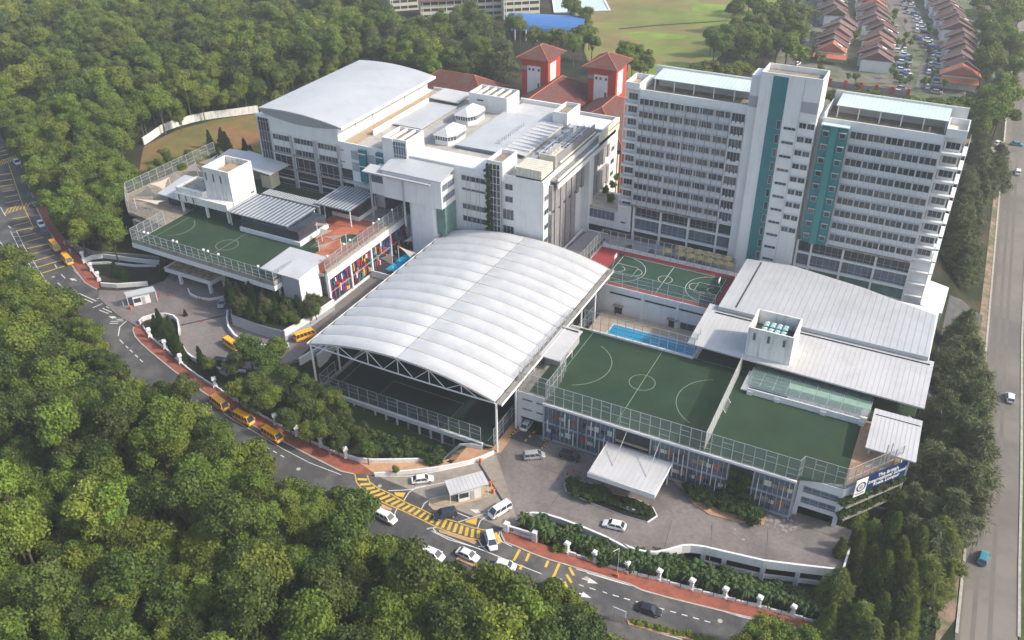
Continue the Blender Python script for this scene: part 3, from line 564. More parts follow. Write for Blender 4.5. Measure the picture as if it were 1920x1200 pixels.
# entrance canopy
t = thing('entrance_canopy', 'large white tilted entrance canopy hung on rods over the forecourt', 'canopy', (-40.6, 127.5, 5))
roof_sheet(t, 'roof', [(-47.5, 122.8, 6.1), (-33.8, 122.5, 6.1), (-33.8, 132.9, 5.8), (-47.5, 132.9, 5.8)], roofw, .35, 13)
b = MB(); b.box(-47.6, -33.7, 122.4, 122.5, 5.1, 6.2); b.box(-47.62, -47.5, 122.5, 132.9, 5.2, 6.0); b.box(-33.8, -33.68, 122.5, 132.9, 5.2, 6.0); b.build('fascia', white, t)
for x in (-43.9, -36.9): MB().tube((x, 126.5, 6), (x, YF - .1, 9.6), .07).build('hanging_rod', steel, t)
for x in (-47, -34.3): bx('column', steelw, t, x - .12, x + .12, 132.3, 132.6, .1, 5.6)
# viewing stand with glass roof under big roof
greenpale = mat('pale_green_glass', (.22, .34, .27), .25, .08, .5, spec=.5)
t = thing('viewing_stand', 'glass roofed spectator balcony behind the plain turf on the roof', 'stand', (-14, 159, 10))
bx('balcony_slab', white, t, -27, -1.5, 156.3, 163.5, 10.4, 10.7)
MB().box(-25.6, -2.6, 156.0, 156.3, 10.0, 11.4).build('front_beam', white, t)
for x in (-25.5, -19.8, -10.4, -2.8): bx('beam_bracket', white, t, x, x + 1.1, 155.7, 156.0, 9.9, 10.9)
bx('back_wall', glassd, t, -27, -1.5, 167.0, 167.3, 10.1, 13)
for k in range(9):
    for j in range(4):
        x0 = -26 + 2.75 * k; y0 = 156.8 + 2.1 * j; ub('glass_panel', greenpale if (k > 2 and j in (1,)) else glasst, t, x0, x0 + 2.6, y0, y0 + 2.0, 12.1, 12.16)
b = MB()
for k in range(10): b.box(-26.1 + 2.75 * k - .05, -26.1 + 2.75 * k + .05, 156.8, 163.2, 11.95, 12.09); 
b.box(-26.1, -1.3, 156.7, 156.85, 11.9, 12.05); b.build('glazing_bar', steel, t)
b = MB()
for k in range(24): b.tube((-25.6 + k, 156.15, 11.4), (-25.6 + k, 156.15, 12.0), .03, 4)
b.tube((-25.6, 156.15, 12), (-2.6, 156.15, 12), .04, 4); b.build('balustrade', steel, t)
for j in range(5): bx('seat_row', teal, t, -25.5, -17.5, 157 + 1.2 * j, 157.4 + 1.2 * j, 10.7 + .18 * j, 11.0 + .18 * j)
bx('side_lawn', turf, t, -1.2, 5.8, 158.2, 163.3, 10.0, 10.5)
# big roofs
t = thing('sports_hall', 'hall under two large overlapping grey white metal roofs', 'building', (-16, 175, 0))
bx('wall', white, t, -38.5, 7.2, 168.2, 203.5, -6, 13.2); bx('front_void_shade', dark, t, -38.4, 7.1, 168.0, 168.2, 10, 13.1); bx('covered_deck', turf, t, -38.8, 7, 163.6, 168, -6, 10.02)  # dark sheet on the hall front paints the shade of the void under the roof
b = MB(); zr_ = lambda x, y: 13.9 + .4 * S(162, 180, y)
roof_sheet(t, 'front_roof', [(-41.3, 163.2, 13.8), (8.2, 162.0, 13.8), (8.2, 178.6, 14.6), (-41.3, 180.2, 14.6)], roofw, .35, 48)
bx('gutter', dark, t, -39, 7.5, 176.9, 177.1, 14.56, 14.72)
MB().prism([(-38.8, 178.2), (6.9, 178.2), (6.6, 196.5), (-10, 201.7), (-27.3, 205), (-38.8, 203.5)], 14.7, 15.6).build('rear_roof', roofw2, t)
sb = MB()
for k in range(1, 33): x = -38.8 + 1.4 * k; ymax = 203.5 + (x + 38.8) * .13 if x < -27.3 else (205 - (x + 27.3) * .19 if x < -10 else 201.7 - (x + 10) * .31); sb.box(x - .03, x + .03, 178.3, ymax - .2, 15.6, 15.65)
sb.build('roof_seam', seam, t, kind='stuff')
bx('roof_slot', dark, t, -35.2, -34.9, 179.5, 203.2, 15.61, 15.7)
# cube with water tanks
t = thing('plant_tower', 'small white box tower on the hall roof holding teal water tanks', 'tower', (-24, 169, 14))
ringwall(t, 'wall', -28.8, -19.2, 164.5, 172.8, 13.2, 20.9, .35, whited); bx('floor', dark, t, -28.4, -19.6, 164.9, 172.4, 17.3, 17.5)
for x in (-27.6, -24.6, -21.3): window(t, x, x + .6, 18.0, 19.9, 164.5, 1, m=glassb)
for j in range(2):
    for k in range(4):
        x = -26.6 + 1.35 * k; y = 166 + 2.5 * j; o = ub('tank', teal, t, x, x + 1.3, y, y + 2.2, 17.5, 19.6)
        for q in range(2): MB().hexa([(x + .15, y + .2 + q, 19.6), (x + 1.15, y + .2 + q, 19.6), (x + 1.15, y + 1 + q, 19.6), (x + .15, y + 1 + q, 19.6), (x + .45, y + .45 + q, 19.85), (x + .85, y + .45 + q, 19.85), (x + .85, y + .75 + q, 19.85), (x + .45, y + .75 + q, 19.85)]).build('tank_lid', glassm, t)
# small roof at right end
t = thing('end_shelter', 'white ribbed roof shelter above the school sign', 'shelter', (4, 152, 10))
roof_sheet(t, 'roof', [(-.4, 145.7, 13.0), (8.7, 145.5, 13.0), (8.4, 158.4, 13.3), (-.6, 158.4, 13.3)], roofw, .3, 11)
bx('roof_slot', dark, t, -.2, 8.2, 156.4, 156.55, 13.2, 13.36)
for x, y in ((.4, 148), (7.6, 148), (.4, 157.6), (7.6, 157.6)): bx('column', steelw, t, x - .2, x + .2, y - .2, y + .2, 10 if x < 2 else -5, 12.9)
# sign board
a, b_ = P(1594, 925, 10), P(1690, 885, 10)
A = Vector((-1.4, 136.0)); B_ = Vector((6.9, 146.9)); d = (B_ - A).normalized(); nrm = Vector((d.y, -d.x))
t = thing('school_sign', 'navy sign board with white lettering and crest panel on the roof corner', 'sign', (A.x, A.y, 9))
def signquad(u0, u1, v0, v1, off, th=.12):
    p = [A + d * u0 + nrm * off, A + d * u1 + nrm * off, A + d * u1 + nrm * (off - th), A + d * u0 + nrm * (off - th)]
    return MB().hexa([(q.x, q.y, v0) for q in p] + [(q.x, q.y, v1) for q in p])
signquad(3.6, 13.4, 8.8, 12.6, .9).build('panel', navy, t); signquad(.8, 3.6, 8.3, 12.4, .95).build('crest_panel', white, t)
def text(s_, size, loc, rotm, m, parent, name='lettering', align='CENTER', ext=.02):
    cu = bpy.data.curves.new(name, 'FONT'); cu.body = s_; cu.size = size; cu.align_x = align; cu.align_y = 'CENTER'; cu.extrude = ext; cu.materials.append(m); cu.offset = size * .012; cu.space_line = .85
    o0 = bpy.data.objects.new(name, cu); COL.objects.link(o0); bpy.context.view_layer.update(); me = bpy.data.meshes.new_from_object(o0, depsgraph=bpy.context.evaluated_depsgraph_get()); bpy.data.objects.remove(o0); o = bpy.data.objects.new(name, me); COL.objects.link(o); off = WL.get(parent, Vector((0, 0, 0))); o.parent = parent; o.matrix_local = Matrix.Translation(Vector(loc) - off) @ rotm; return o
rm = Matrix(((d.x, 0, nrm.x, 0), (d.y, 0, nrm.y, 0), (0, 1, 0, 0), (0, 0, 0, 1)))
q = A + d * 8.6 + nrm * .93; text('The British\nInternational School\nKuala Lumpur', 1.15, (q.x, q.y, 10.7), rm, white, t)
q = A + d * 2.2 + nrm * .98; cc = Vector((q.x, q.y, 10.5)); rb = MB()
for k in range(28):
    a0, a1 = 2 * math.pi * k / 28, 2 * math.pi * (k + 1) / 28; f = lambda a_, r: tuple(cc + rm.to_3x3() @ Vector((math.cos(a_) * r, math.sin(a_) * r, .02))); rb.poly([f(a0, .85), f(a0, 1.12), f(a1, 1.12), f(a1, .85)][::-1])
rb.build('crest_ring', navy, t); rb = MB()
for k in range(7):
    a0 = k * .9; f = lambda a_, r: tuple(cc + rm.to_3x3() @ Vector((math.cos(a_) * r, math.sin(a_) * r, .03))); rb.poly([f(a0, .15), f(a0 + .3, .7), f(a0 + .6, .35)])
rb.poly([tuple(cc + rm.to_3x3() @ Vector(v)) for v in ((-.4, -.5, .03), (.4, -.5, .03), (.3, .5, .03), (-.3, .5, .03))]); rb.build('crest_lion', grey, t)
text('KUALA LUMPUR', .28, tuple(cc + Vector((0, 0, -1.6))), rm, navy, t)
for u in (1.5, 6, 12.5): q = A + d * u; MB().tube((q.x, q.y, 9), (q.x + nrm.x * .8, q.y + nrm.y * .8, 9), .06).build('bracket', steel, t)
for k in range(2):
    x, y = 3.4 + .7 * k, 144.2 + .9 * k; MB().tube((x, y, 10), (x, y, 16.2), .1).build('mast', steel, t)
# ---------------- court deck and pool
t = CD = thing('court_deck', 'white podium carrying a red and green basketball court', 'building', (-60, 193, 0))
bx('body', white, t, -78, -41, 184.6, 205.5, -6, 9.8); bx('coping', white, t, -78.2, -40.8, 184.4, 184.7, 9.5, 10.2)
bx('kerb', white, t, -78.2, -77.9, 184.7, 205.6, 9.5, 10.2); bx('kerb', white, t, -77.9, -41, 203.0, 203.3, 9.5, 10.2)
bx('red_surface', redc, t, -77.9, -41, 184.7, 203, 9.8, 10.02); bx('green_surface', greenc, t, -72.0, -42.1, 186.1, 201.3, 10.02, 10.04)
cx_, cy_ = -56.6, 193.65; L2, W2 = 14.0, 7.1; segs = [[(cx_ - L2, cy_ - W2), (cx_ + L2, cy_ - W2)], [(cx_ - L2, cy_ + W2), (cx_ + L2, cy_ + W2)], [(cx_ - L2, cy_ - W2), (cx_ - L2, cy_ + W2)], [(cx_ + L2, cy_ - W2), (cx_ + L2, cy_ + W2)], [(cx_, cy_ - W2), (cx_, cy_ + W2)], arcpts(cx_, cy_, 1.8, 0, 360)]
for s_ in (1, -1):
    X = cx_ + s_ * L2; segs += [[(X, cy_ - 2.5), (X - s_ * 5.8, cy_ - 2.5), (X - s_ * 5.8, cy_ + 2.5), (X, cy_ + 2.5)], arcpts(X - s_ * 5.8, cy_, 1.8, 90 if s_ > 0 else -90, 270 if s_ > 0 else 90), arcpts(X - s_ * 1.6, cy_, 6.7, 100 if s_ > 0 else -80, 260 if s_ > 0 else 80), arcpts(X - s_ * 1.6, cy_, 1.3, 90 if s_ > 0 else -90, 270 if s_ > 0 else 90)]
lines('court_line', line, t, segs, .13, 10.055)
for x0, x1 in ((-68, -59.5), (-58.6, -50.5), (-49.7, -42)): bx('wall_slot', dark, t, x0, x1, 184.5, 184.62, 7.9, 8.35)
for x in (-59.2, -50.1, -41.6): bx('pilaster', white, t, x - .35, x + .35, 184.25, 184.6, 2, 9.6)
for x in (-66.5, -52): bx('door', dark, t, x, x + 2, 184.5, 184.6, 2.4, 4.6); bx('door_hood', conc, t, x - .4, x + 2.4, 183.6, 184.6, 4.8, 5.0)
window(t, -49, -42, 2.6, 4.6, 184.6, 4)
fence('court_fence', [(-77.8, 203.1), (-41.2, 203.1)], 10.1, 5.2, 'grey mesh fence along the tower side of the basketball court', 2.2)
fence('court_fence', [(-77.8, 186), (-77.8, 203.1)], 10.1, 5.2, 'grey mesh fence on the left end of the basketball court', 2.2)
fence('court_fence', [(-69, 184.9), (-41.2, 184.9)], 10.1, 4.2, 'light mesh fence along the pool side of the basketball court', 4.2)
for s_ in (1, -1):
    X = cx_ + s_ * (L2 + .6); h = thing('basketball_hoop', 'basketball hoop at the ' + ('far right end of the court' if s_ > 0 else 'end of the court nearest the membrane roof'), 'hoop', (X, cy_, 10.04))
    MB().tube((X, cy_, 10), (X - s_ * .8, cy_, 13), .1).build('pole', steel, h); bx('backboard', white, h, X - s_ * .8 - .04, X - s_ * .8 + .04, cy_ - .9, cy_ + .9, 12.9, 14)
    rg = MB(); pr_ = arcpts(X - s_ * 1.3, cy_, .3, 0, 360, 8); [rg.tube((*p, 13.1), (*q_, 13.1), .03, 4) for p, q_ in zip(pr_, pr_[1:])]; rg.build('ring', orange, h)
t = thing('swimming_pool', 'long blue swimming pool behind the roof pitch', 'pool', (-53, 174, 2))
bx('pool_deck', poolt, t, -69.5, -38.8, 163.9, 184.4, -3, 2.4); bx('pool_rim', white, t, -64.9, -42.1, 168.5, 179.7, 2.4, 2.48); bx('water', water, t, -64.4, -42.6, 169, 179.2, 2.48, 2.5)
lb = MB(); [lb.box(-64, -43, 170.7 + 1.7 * k - .04, 170.7 + 1.7 * k + .04, 2.501, 2.53) for k in range(5)]; lb.build('lane_rope', navy, t)
# ---------------- hotel-like tower
t = TW = thing('residential_tower', 'tall white slab tower with teal stripes and rows of windows', 'building', (-37, 223, 0)); Y0 = 214.0
bx('body', white, t, -74, -43.7, Y0, 226.5, 18.7, 50.0); bx('body', white, t, -28.2, -1.5, Y0, 226.5, 18.7, 50); bx('recess', white, t, -29.4, -28.2, 216, 226.5, -2, 50)
bx('podium_back', white, t, -74, 3, Y0 + 1.2, 226.5, -5, 18.7)
for q_ in ((-74, -43.7, Y0 - .02, Y0 + .3, 50, 51.2), (-28.2, -1.6, Y0 - .02, Y0 + .3, 50, 51.1), (-74, -73.7, Y0 + .3, 226.2, 50, 51.5), (-74, -45, 226.2, 226.5, 50, 54.0), (-28.0, 2, 226.2, 226.5, 50, 54.0), (-28.2, -27.9, Y0 + .3, 226, 50, 52)): bx('parapet', white, t, *q_)
for x0, x1 in ((-73.7, -45.4), (-27.9, -1.6)):
    bx('roof_gravel', gravel, t, x0, x1, Y0 + .3, 226.2, 50, 50.06)
    roof_sheet(t, 'mint_roof', [(x0 + 1.6, 218.3, 53.0), (x1, 218.3, 53.0), (x1, 226.1, 53.5), (x0 + 1.6, 226.1, 53.5)], glassm, .15, 26, seamm=steelw)
    bx('canopy_wall', roofw2, t, x0 + 2, x1, 222, 222.3, 50.06, 52.9)
    n = 5
    for k in range(n + 1): x = x0 + 2 + (x1 - x0 - 2.4) * k / n; bx('post', white, t, x, x + .25, 218.4, 218.65, 50.06, 52.95)
# core
MB().box(-43.5, -29.3, 211.6, 219, 8, 59.2).box(-46.0, -43.5, 213.2, 219, 8, 59.0).build('core', white, t)
ringwall(t, 'core_parapet', -43.5, -29.3, 211.6, 219.2, 59.2, 60.6, .3)
bx('core_roof', gravel, t, -43.2, -29.6, 211.9, 218.9, 59.2, 59.3)
bx('teal_stripe', teal, t, -40.6, -37.1, 211.5, 211.6, 8, 60.0); bx('grey_panel', grey, t, -33.2, -29.5, 211.5, 211.6, 52.3, 54.95); bx('grey_panel', grey, t, -45.9, -43.6, 213.1, 213.2, 51.3, 54)
bx('core_slit', roofw2, t, -33.35, -33.25, 211.54, 211.6, 8, 60)
zt_ = lambda r: 48.85 - 3.37 * r
for r in range(9): window(t, -33.0, -31.4, 49.8 - 1.35 - 3.42 * r, 49.8 - 3.42 * r, 211.6, 2); window(t, -31.1, -29.5, 49.8 - 1.35 - 3.42 * r, 49.8 - 3.42 * r, 211.6, 2); bx('sunshade', fram, t, -33.2, -29.3, 211.1, 211.6, 50.0 - 3.42 * r, 50.1 - 3.42 * r)
for r in range(11): window(t, -36.5, -33.7, 48.3 - .75 - 3.55 * r, 48.3 - 3.55 * r, 211.6, 3); window(t, -38.2, -37.3, 49.6 - 2.2 - 3.55 * r, 49.6 - 3.55 * r, 211.5, 1)
for r in range(9):
    z1 = zt_(r); z0 = z1 - 1.65
    for k in range(6):
        x0 = -73.9 + 4.0 * k
        window(t, x0 + .15, x0 + 3.75, z0, z1, Y0, 3)
    for k in range(3):
        if rnd.random() < .8: u_ = -49.4 + 1.1 * k; ub('air_conditioner', steelw, t, u_, u_ + .7, Y0 - .55, Y0 - .12, z0 - .85, z0 - .35)
    window(t, -49.7, -46.5, z0 - .9, z1, Y0, 4); window(t, -45.9, -44.0, z0, z1, Y0 - .02, 2)
    for k in range(5): x0 = -21.5 + 3.98 * k; window(t, x0 + .12, x0 + 3.8, z0 - .15, z1 - .05, Y0, 3)
    window(t, -28.0, -27.2, z0, z1, Y0, 1)
    bx('sunshade', fram, t, -74, -50, Y0 - .75, Y0 - .02, z1 + .22, z1 + .30); bx('sunshade', fram, t, -21.6, -1.7, Y0 - .6, Y0 - .02, z1 + .12, z1 + .20)
    bx('sill_band', roofw2, t, -73.9, -50, Y0 - .06, Y0 - .01, z0 - .28, z0 - .16)
for k in range(18): x = -73.9 + 1.405 * k; ub('shading_fin', fingr if k % 2 else fram, t, x - .07, x + .07, Y0 - .75, Y0 - .5, 19.0, 49.1)
for k in range(16): x = -21.5 + 1.31 * k; ub('shading_fin', fram, t, x - .05, x + .05, Y0 - .6, Y0 - .42, 19.2, 48.9)
bx('ledge', conc, t, -74, -50, Y0 - .8, Y0 - .02, 18.5, 18.8); bx('ledge', conc, t, -21.6, -1.7, Y0 - .7, Y0 - .02, 18.5, 18.8)
# teal bay
MB().box(-27.9, -21.9, 212.2, Y0, 19.2, 49.6).build('teal_bay', teal, t); bx('bay_roof', glassm, t, -28.1, -21.7, 211.9, Y0, 49.9, 50.1)
bx('bay_pier', mat('bright_teal_paint', (.045, .22, .22), .5, .03, 1), t, -25.8, -24.2, 211.9, 212.2, 19.0, 49.8)
for r in range(9):
    for x in (-27.4, -23.6): z1 = zt_(r) - .3; window(t, x, x + 1.3, z1 - 1.3, z1, 212.2, 1); bx('hood', fram, t, x - .15, x + 1.5, 211.7, 212.2, z1 + .1, z1 + .2)
# podium frame with dark bays
levels = ((18.3, 15.3, glassd), (14.7, 11.4, glassb), (10.7, 7.6, dark))
for c0 in ((-73.3, -65.6, -57.7, -49.8, -45.7, -43.6), (-28.7, -25.2, -17.4, -9.5, -1.4)):
    for x0, x1 in zip(c0, c0[1:]):
        for zt2, zb2, m_ in levels:
            if c0[0] > -40: m_ = (glassd, glassb, glassg)[levels.index((zt2, zb2, m_))]
            bx('glazed_bay', m_, t, x0 + .3, x1 - .05, Y0 + .7, Y0 + .9, zb2, zt2)
            if zt2 > 14 and x1 - x0 > 5:
                ub('balustrade', steel, t, x0 + .3, x1, Y0 + .3, Y0 + .36, zb2 + .9, zb2 + .96); [ub('mullion', fram, t, x0 + .3 + k * (x1 - x0) / 5, x0 + .36 + k * (x1 - x0) / 5, Y0 + .6, Y0 + .7, zb2, zt2) for k in range(1, 5)]
    for x in c0: bx('column', white, t, x - .25, x + .25, Y0, Y0 + 1.2, -2, 18.6)
    for z0, z1 in ((18.3, 18.6), (14.75, 15.25), (10.75, 11.35), (6.6, 7.5)): bx('floor_beam', white, t, c0[0], c0[-1], Y0 + .03, Y0 + 1.2, z0, z1)
# balcony stacks at both ends
for x0, x1, n, zt3 in ((-78.0, -74.1, 10, 52.6), (-1.5, 2.9, 12, 52.8)):
    ringwall(t, 'roof_box', x0, x1, Y0, 222, 50.8, zt3, .25); bx('roof_floor', conct if x0 < -50 else cream, t, x0 + .2, x1 - .2, Y0 + .2, 221.8, 50.6, 51.2)
    bx('stack_wall', white, t, x0 + .3, x1 - .5, Y0 + 1.4, 228, 16 if n == 10 else 7, 50.6)
    for k in range(n):
        z = 50.0 - 3.42 * k
        bx('balcony_slab', white, t, x0, x1, Y0 + .05, Y0 + 1.6, z - 3.45, z - 2.9); window(t, x0 + .7, x1 - .8, z - 2.3, z - .6, Y0 + 1.4, 3)
        bx('balcony_rail', steel, t, x0, x1, Y0, Y0 + .05, z - 2.35, z - 2.25)
        if x0 > -50: bx('side_balcony', steelw, t, x1, x1 + .9, Y0 + 1, 221, z - 3.4, z - 3.2); b = MB(); [b.tube((x1 + .85, Y0 + 1.2 + j * 2, z - 3.2), (x1 + .85, Y0 + 1.2 + j * 2, z - .2), .05, 4) for j in range(4)]; b.build('side_post', steelw, t)
    b = MB(); b.tube((x0 + .1, Y0, 16 if n == 10 else 7), (x0 + .1, Y0, 51), .1, 4); b.tube((x1 - .1, Y0, 16 if n == 10 else 7), (x1 - .1, Y0, 51), .1, 4); b.build('corner_post', steelw, t)
# terrace floor and podium to the left of tower
MB().box(-90, -41, 205.5, 214, -6, 8.0).build('terrace', grey, t)
MB().prism([(3.0, 214), (8.2, 212), (8.6, 226), (3.0, 228)], -5, 7.6).build('podium_wing', white, t)
t = thing('link_block', 'low white link building with weathered flat roof and dark glazing', 'building', (-83, 218, 8))
MB().box(-88.3, -77.8, 214.3, 226, 8, 15.4).build('body', white, t); bx('roof', mat('tan_stained_roof', (.50, .45, .36), .9, .15, .5, col2=(.3, .26, .2), c2s=.5), t, -89, -78, 214, 224, 15.4, 15.75)  # link roof: pale tan with darker stain patches
window(t, -88, -79, 12.3, 15.0, 214.3, 7, m=glassb); bx('beam', white, t, -89, -74, 213.9, 214.3, 10.2, 12.0); bx('dark_level', dark, t, -88.5, -74.5, 214.1, 214.3, 7.4, 10.2); bx('slot', dark, t, -76.9, -75.5, 213.85, 213.92, 12.5, 12.9)
bx('stair_block', white, t, -78.0, -74.2, 214.0, 226, 10.2, 17.9)
t = thing('dark_ramp_canopy', 'dark corrugated canopy behind the basketball court fence', 'canopy', (-84, 204, 8))
roof_sheet(t, 'roof', [(-87, 194.5, 9.2), (-80.5, 194.5, 9.2), (-79.5, 211, 9.6), (-85.5, 211, 9.6)], fingr, .2, 10); bx('rim', white, t, -87.2, -87, 194.5, 211.2, 9.0, 9.8); bx('rim', white, t, -87, -79.4, 211, 211.2, 9.0, 9.8)
bx('base', dark, t, -86.5, -80, 195, 210.5, -3, 9.0)
# ============================================================= membrane hall
t = MH = thing('membrane_hall', 'huge white ribbed membrane roof arched over the dark sports pitch', 'canopy', (-93.3, 156, 0))
X0, X1, YA, YB, NB = -116.8, -69.9, 126.0, 187.3, 14; ZE, ZC = 13.2, 3.5
def mz(u, v=0): return ZE + ZC * (1 - (2 * u - 1) ** 2) + v
for k in range(NB):
    ya = YA + (YB - YA) * k / NB; yb = YA + (YB - YA) * (k + 1) / NB
    for h in range(2):
        vs2 = []; fs = []; NU, NV = 14, 9
        for i in range(NU + 1):
            u = (h + i / NU) / 2; e = 1 - (2 * u - 1) ** 8
            for j in range(NV + 1):
                w = j / NV; bul = 1 - abs(2 * w - 1) ** 2.4; rid = min(1, abs(u - .5) * 9 + .15)
                ex = .35 * bul * (1 if h else -1) * max(0, (abs(2 * u - 1) - .93) / .07); vs2.append((X0 + (X1 - X0) * u + ex, ya + (yb - ya) * w, mz(u) + .85 * bul * rid * (.45 + .55 * e)))
        for i in range(NU):
            for j in range(NV): a = i * (NV + 1) + j; fs.append((a, a + NV + 1, a + NV + 2, a + 1))
        b = MB(); b.v = vs2; b.f = fs; b.build('membrane_panel', membr, t, smooth=True)
b = MB()
for k in range(NB + 1):
    y = YA + (YB - YA) * k / NB; pts = [(X0 + (X1 - X0) * i / 24, y, mz(i / 24) + .03) for i in range(25)]
    r = .16 if k in (0, NB) else .05
    for p, q in zip(pts, pts[1:]): b.tube(p, q, r, 5)
b.tube((-93.35, YA, ZE + ZC + .1), (-93.35, YB, ZE + ZC + .1), .09, 5); b.build('arch_rib', conc, t)
def truss(y):
    tr = MB(); n = 12
    for k in range(n):
        u0, u1 = k / n, (k + 1) / n; xa, xb = X0 + (X1 - X0) * u0, X0 + (X1 - X0) * u1
        lo = lambda u: ZE - .25 - .35 * math.sin(math.pi * u)
        tr.tube((xa, y, lo(u0)), (xb, y, lo(u1)), .17, 6)
        if k % 2 == 0 and 0 < k: tr.tube((xa, y, lo(u0)), (xa, y, mz(u0) - .1), .11, 5)
        if 1 <= k < n - 1: tr.tube((xa, y, lo(u0)) if k % 2 else (xa, y, mz(u0) - .1), (xb, y, mz(u1) - .1) if k % 2 else (xb, y, lo(u1)), .09, 5)
        tr.tube((xa, y, mz(u0) - .12), (xb, y, mz(u1) - .12), .13, 5)
    return tr
truss(YA).build('front_truss', steelw, t); truss(YB).build('rear_truss', steelw, t)
for k in (4, 8, 11): truss(YA + (YB - YA) * k / NB).build('inner_truss', steelw, t)
bx('edge_gutter', conc, t, X1 + .15, X1 + 1.5, YA, YB, ZE - .5, ZE - .2); bx('gutter_rim', white, t, X1 + 1.5, X1 + 1.65, YA, YB, ZE - .6, ZE); bx('edge_gutter', conc, t, X0 - .9, X0 - .15, YA, YB, ZE - .5, ZE - .2); bx('gutter_rim', white, t, X0 - 1.05, X0 - .9, YA, YB, ZE - .6, ZE)
for k in range(8):
    y = YA + (YB - YA) * k / 7
    for x in (X0, X1 + .3):
        b = MB(); z0 = g(x, y) - 1 if k == 0 else -1; b.tube((x, y, z0), (x, y, ZE - .2), .26, 8); b.build('column', steelw, t)
MB().box(-117.3, -69.6, 126.8, 187.5, -.5, -.05).build('pitch_slab', conc, t)
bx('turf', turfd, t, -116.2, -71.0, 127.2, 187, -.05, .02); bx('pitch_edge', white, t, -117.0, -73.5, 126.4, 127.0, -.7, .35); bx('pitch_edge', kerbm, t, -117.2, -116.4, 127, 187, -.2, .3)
lines('pitch_line', linep, t, [[(-114, 128), (-114, 186)], [(-73, 128), (-73, 186)], [(-114, 157), (-73, 157)], arcpts(-93.5, 157, 5, 0, 360), [(-103, 128), (-103, 137), (-84, 137), (-84, 128)]], .13, .04)
MB().box(-117.2, -73.5, 127.1, 127.4, -6, -.7).build('undercroft_wall', grey, t)
for k in range(15): x = -116.5 + 2.95 * k; ub('undercroft_pier', white if k % 4 else conc, t, x, x + .35, 126.75, 127.1, -5, -.75); ub('car_park_opening', dark, t, x + .5, x + 2.7, 127.0, 127.09, -3.4, -1.2)
fence('pitch_fence', [(-116.3, 132.5), (-116.3, 126.8), (-74, 126.8)], .1, 4.3, 'grey mesh fence in front of the pitch under the membrane roof', 2.6)
fence('pitch_fence', [(-71.2, 127.5), (-71.2, 187)], .1, 4.3, 'grey mesh fence along the right side of the covered pitch', 4.3)
drape('brick_path', [(-71, 126), (-69.9, 124.6), (-68.8, 126), (-68.8, 187), (-71, 187)], sandp, .12, zf=lambda x, y: 0.0)
gl = thing('football_goal', 'dim white football goal behind the fence under the membrane roof', 'goal', (-93, 128.6, 0))
b = MB(); b.tube((-96.5, 128.8, 0), (-96.5, 128.8, 2.3), .06).tube((-90, 128.8, 0), (-90, 128.8, 2.3), .06).tube((-96.5, 128.8, 2.3), (-90, 128.8, 2.3), .06).build('frame', white, gl)
# ============================================================= central block
t = CB = thing('academic_block', 'large white teaching block with curved hall roof and two glass lanterns', 'building', (-135, 210, 0)); YC = 188.5
ZR = 32.6
bx('body', white, t, -177, -89.3, YC, 240, -3, 31.6)
b = MB(); b.box(-152.6, -89.0, YC - .03, YC + .4, 31.6, ZR).box(-89.7, -89.0, YC + .4, 240, 31.6, ZR).box(-152.6, -89.7, 239.6, 240, 31.6, ZR).build('parapet', white, t)
bx('tan_strip', conct, t, -152.4, -148.0, 190, 238, 31.7, 31.73); bx('roof_deck', mat('pale_roof_screed', (.40, .385, .35), .9, .1, .6, col2=(.30, .28, .24), c2s=.3), t, -152.5, -89.7, YC + .4, 239.6, 31.6, 31.7)
# hall on left
MB().prism([(-177, YC + .05), (-152.6, YC + .05), (-152.6, 236), (-177, 236)], 31.6, 37.1).build('hall_wall', cream if False else white, t)
hv = []; NU = 16; rf = MB(); xa, xb = -178.6, -149.8; ya, yb = 186.8, 236.5
for i in range(NU + 1):
    u = i / NU; x = xa + (xb - xa) * u; z = 38.5 - 1.4 * u + 1.1 * (1 - (2 * u - 1) ** 2); hv.append((x, z))
for (x0, z0), (x1, z1) in zip(hv, hv[1:]): rf.hexa([(x0, ya, z0 - .05), (x1, ya, z1 - .05), (x1, yb, z1 - .05), (x0, yb, z0 - .05), (x0, ya, z0 + .3), (x1, ya, z1 + .3), (x1, yb, z1 + .3), (x0, yb, z0 + .3)])
rf.build('curved_roof', roofw2, t, smooth=False)
b = MB(); b.v = [(x, ya + .25, z - .05) for x, z in hv] + [(x, YC - .1, 36.6 - 1.5 * math.sin(math.pi * i / NU)) for i, (x, z) in enumerate(hv)]; n = NU + 1; b.f = [(n + k, n + k + 1, k + 1, k) for k in range(NU)]; b.build('roof_soffit', grey, t)
MB().prism([(-182.0, YC + .3), (-177, YC + .1), (-177, 200), (-182.0, 200)], 8, 35.6).build('hall_side', white, t) 
bx('roof_edge', white, t, xb - .1, xb + .15, ya, yb, 36.7, 37.5)
for k in range(5): y = 197 + 8.5 * k; bx('wall_joint', grey, t, -152.6, -152.5, y, y + .15, 31.7, 35.6)
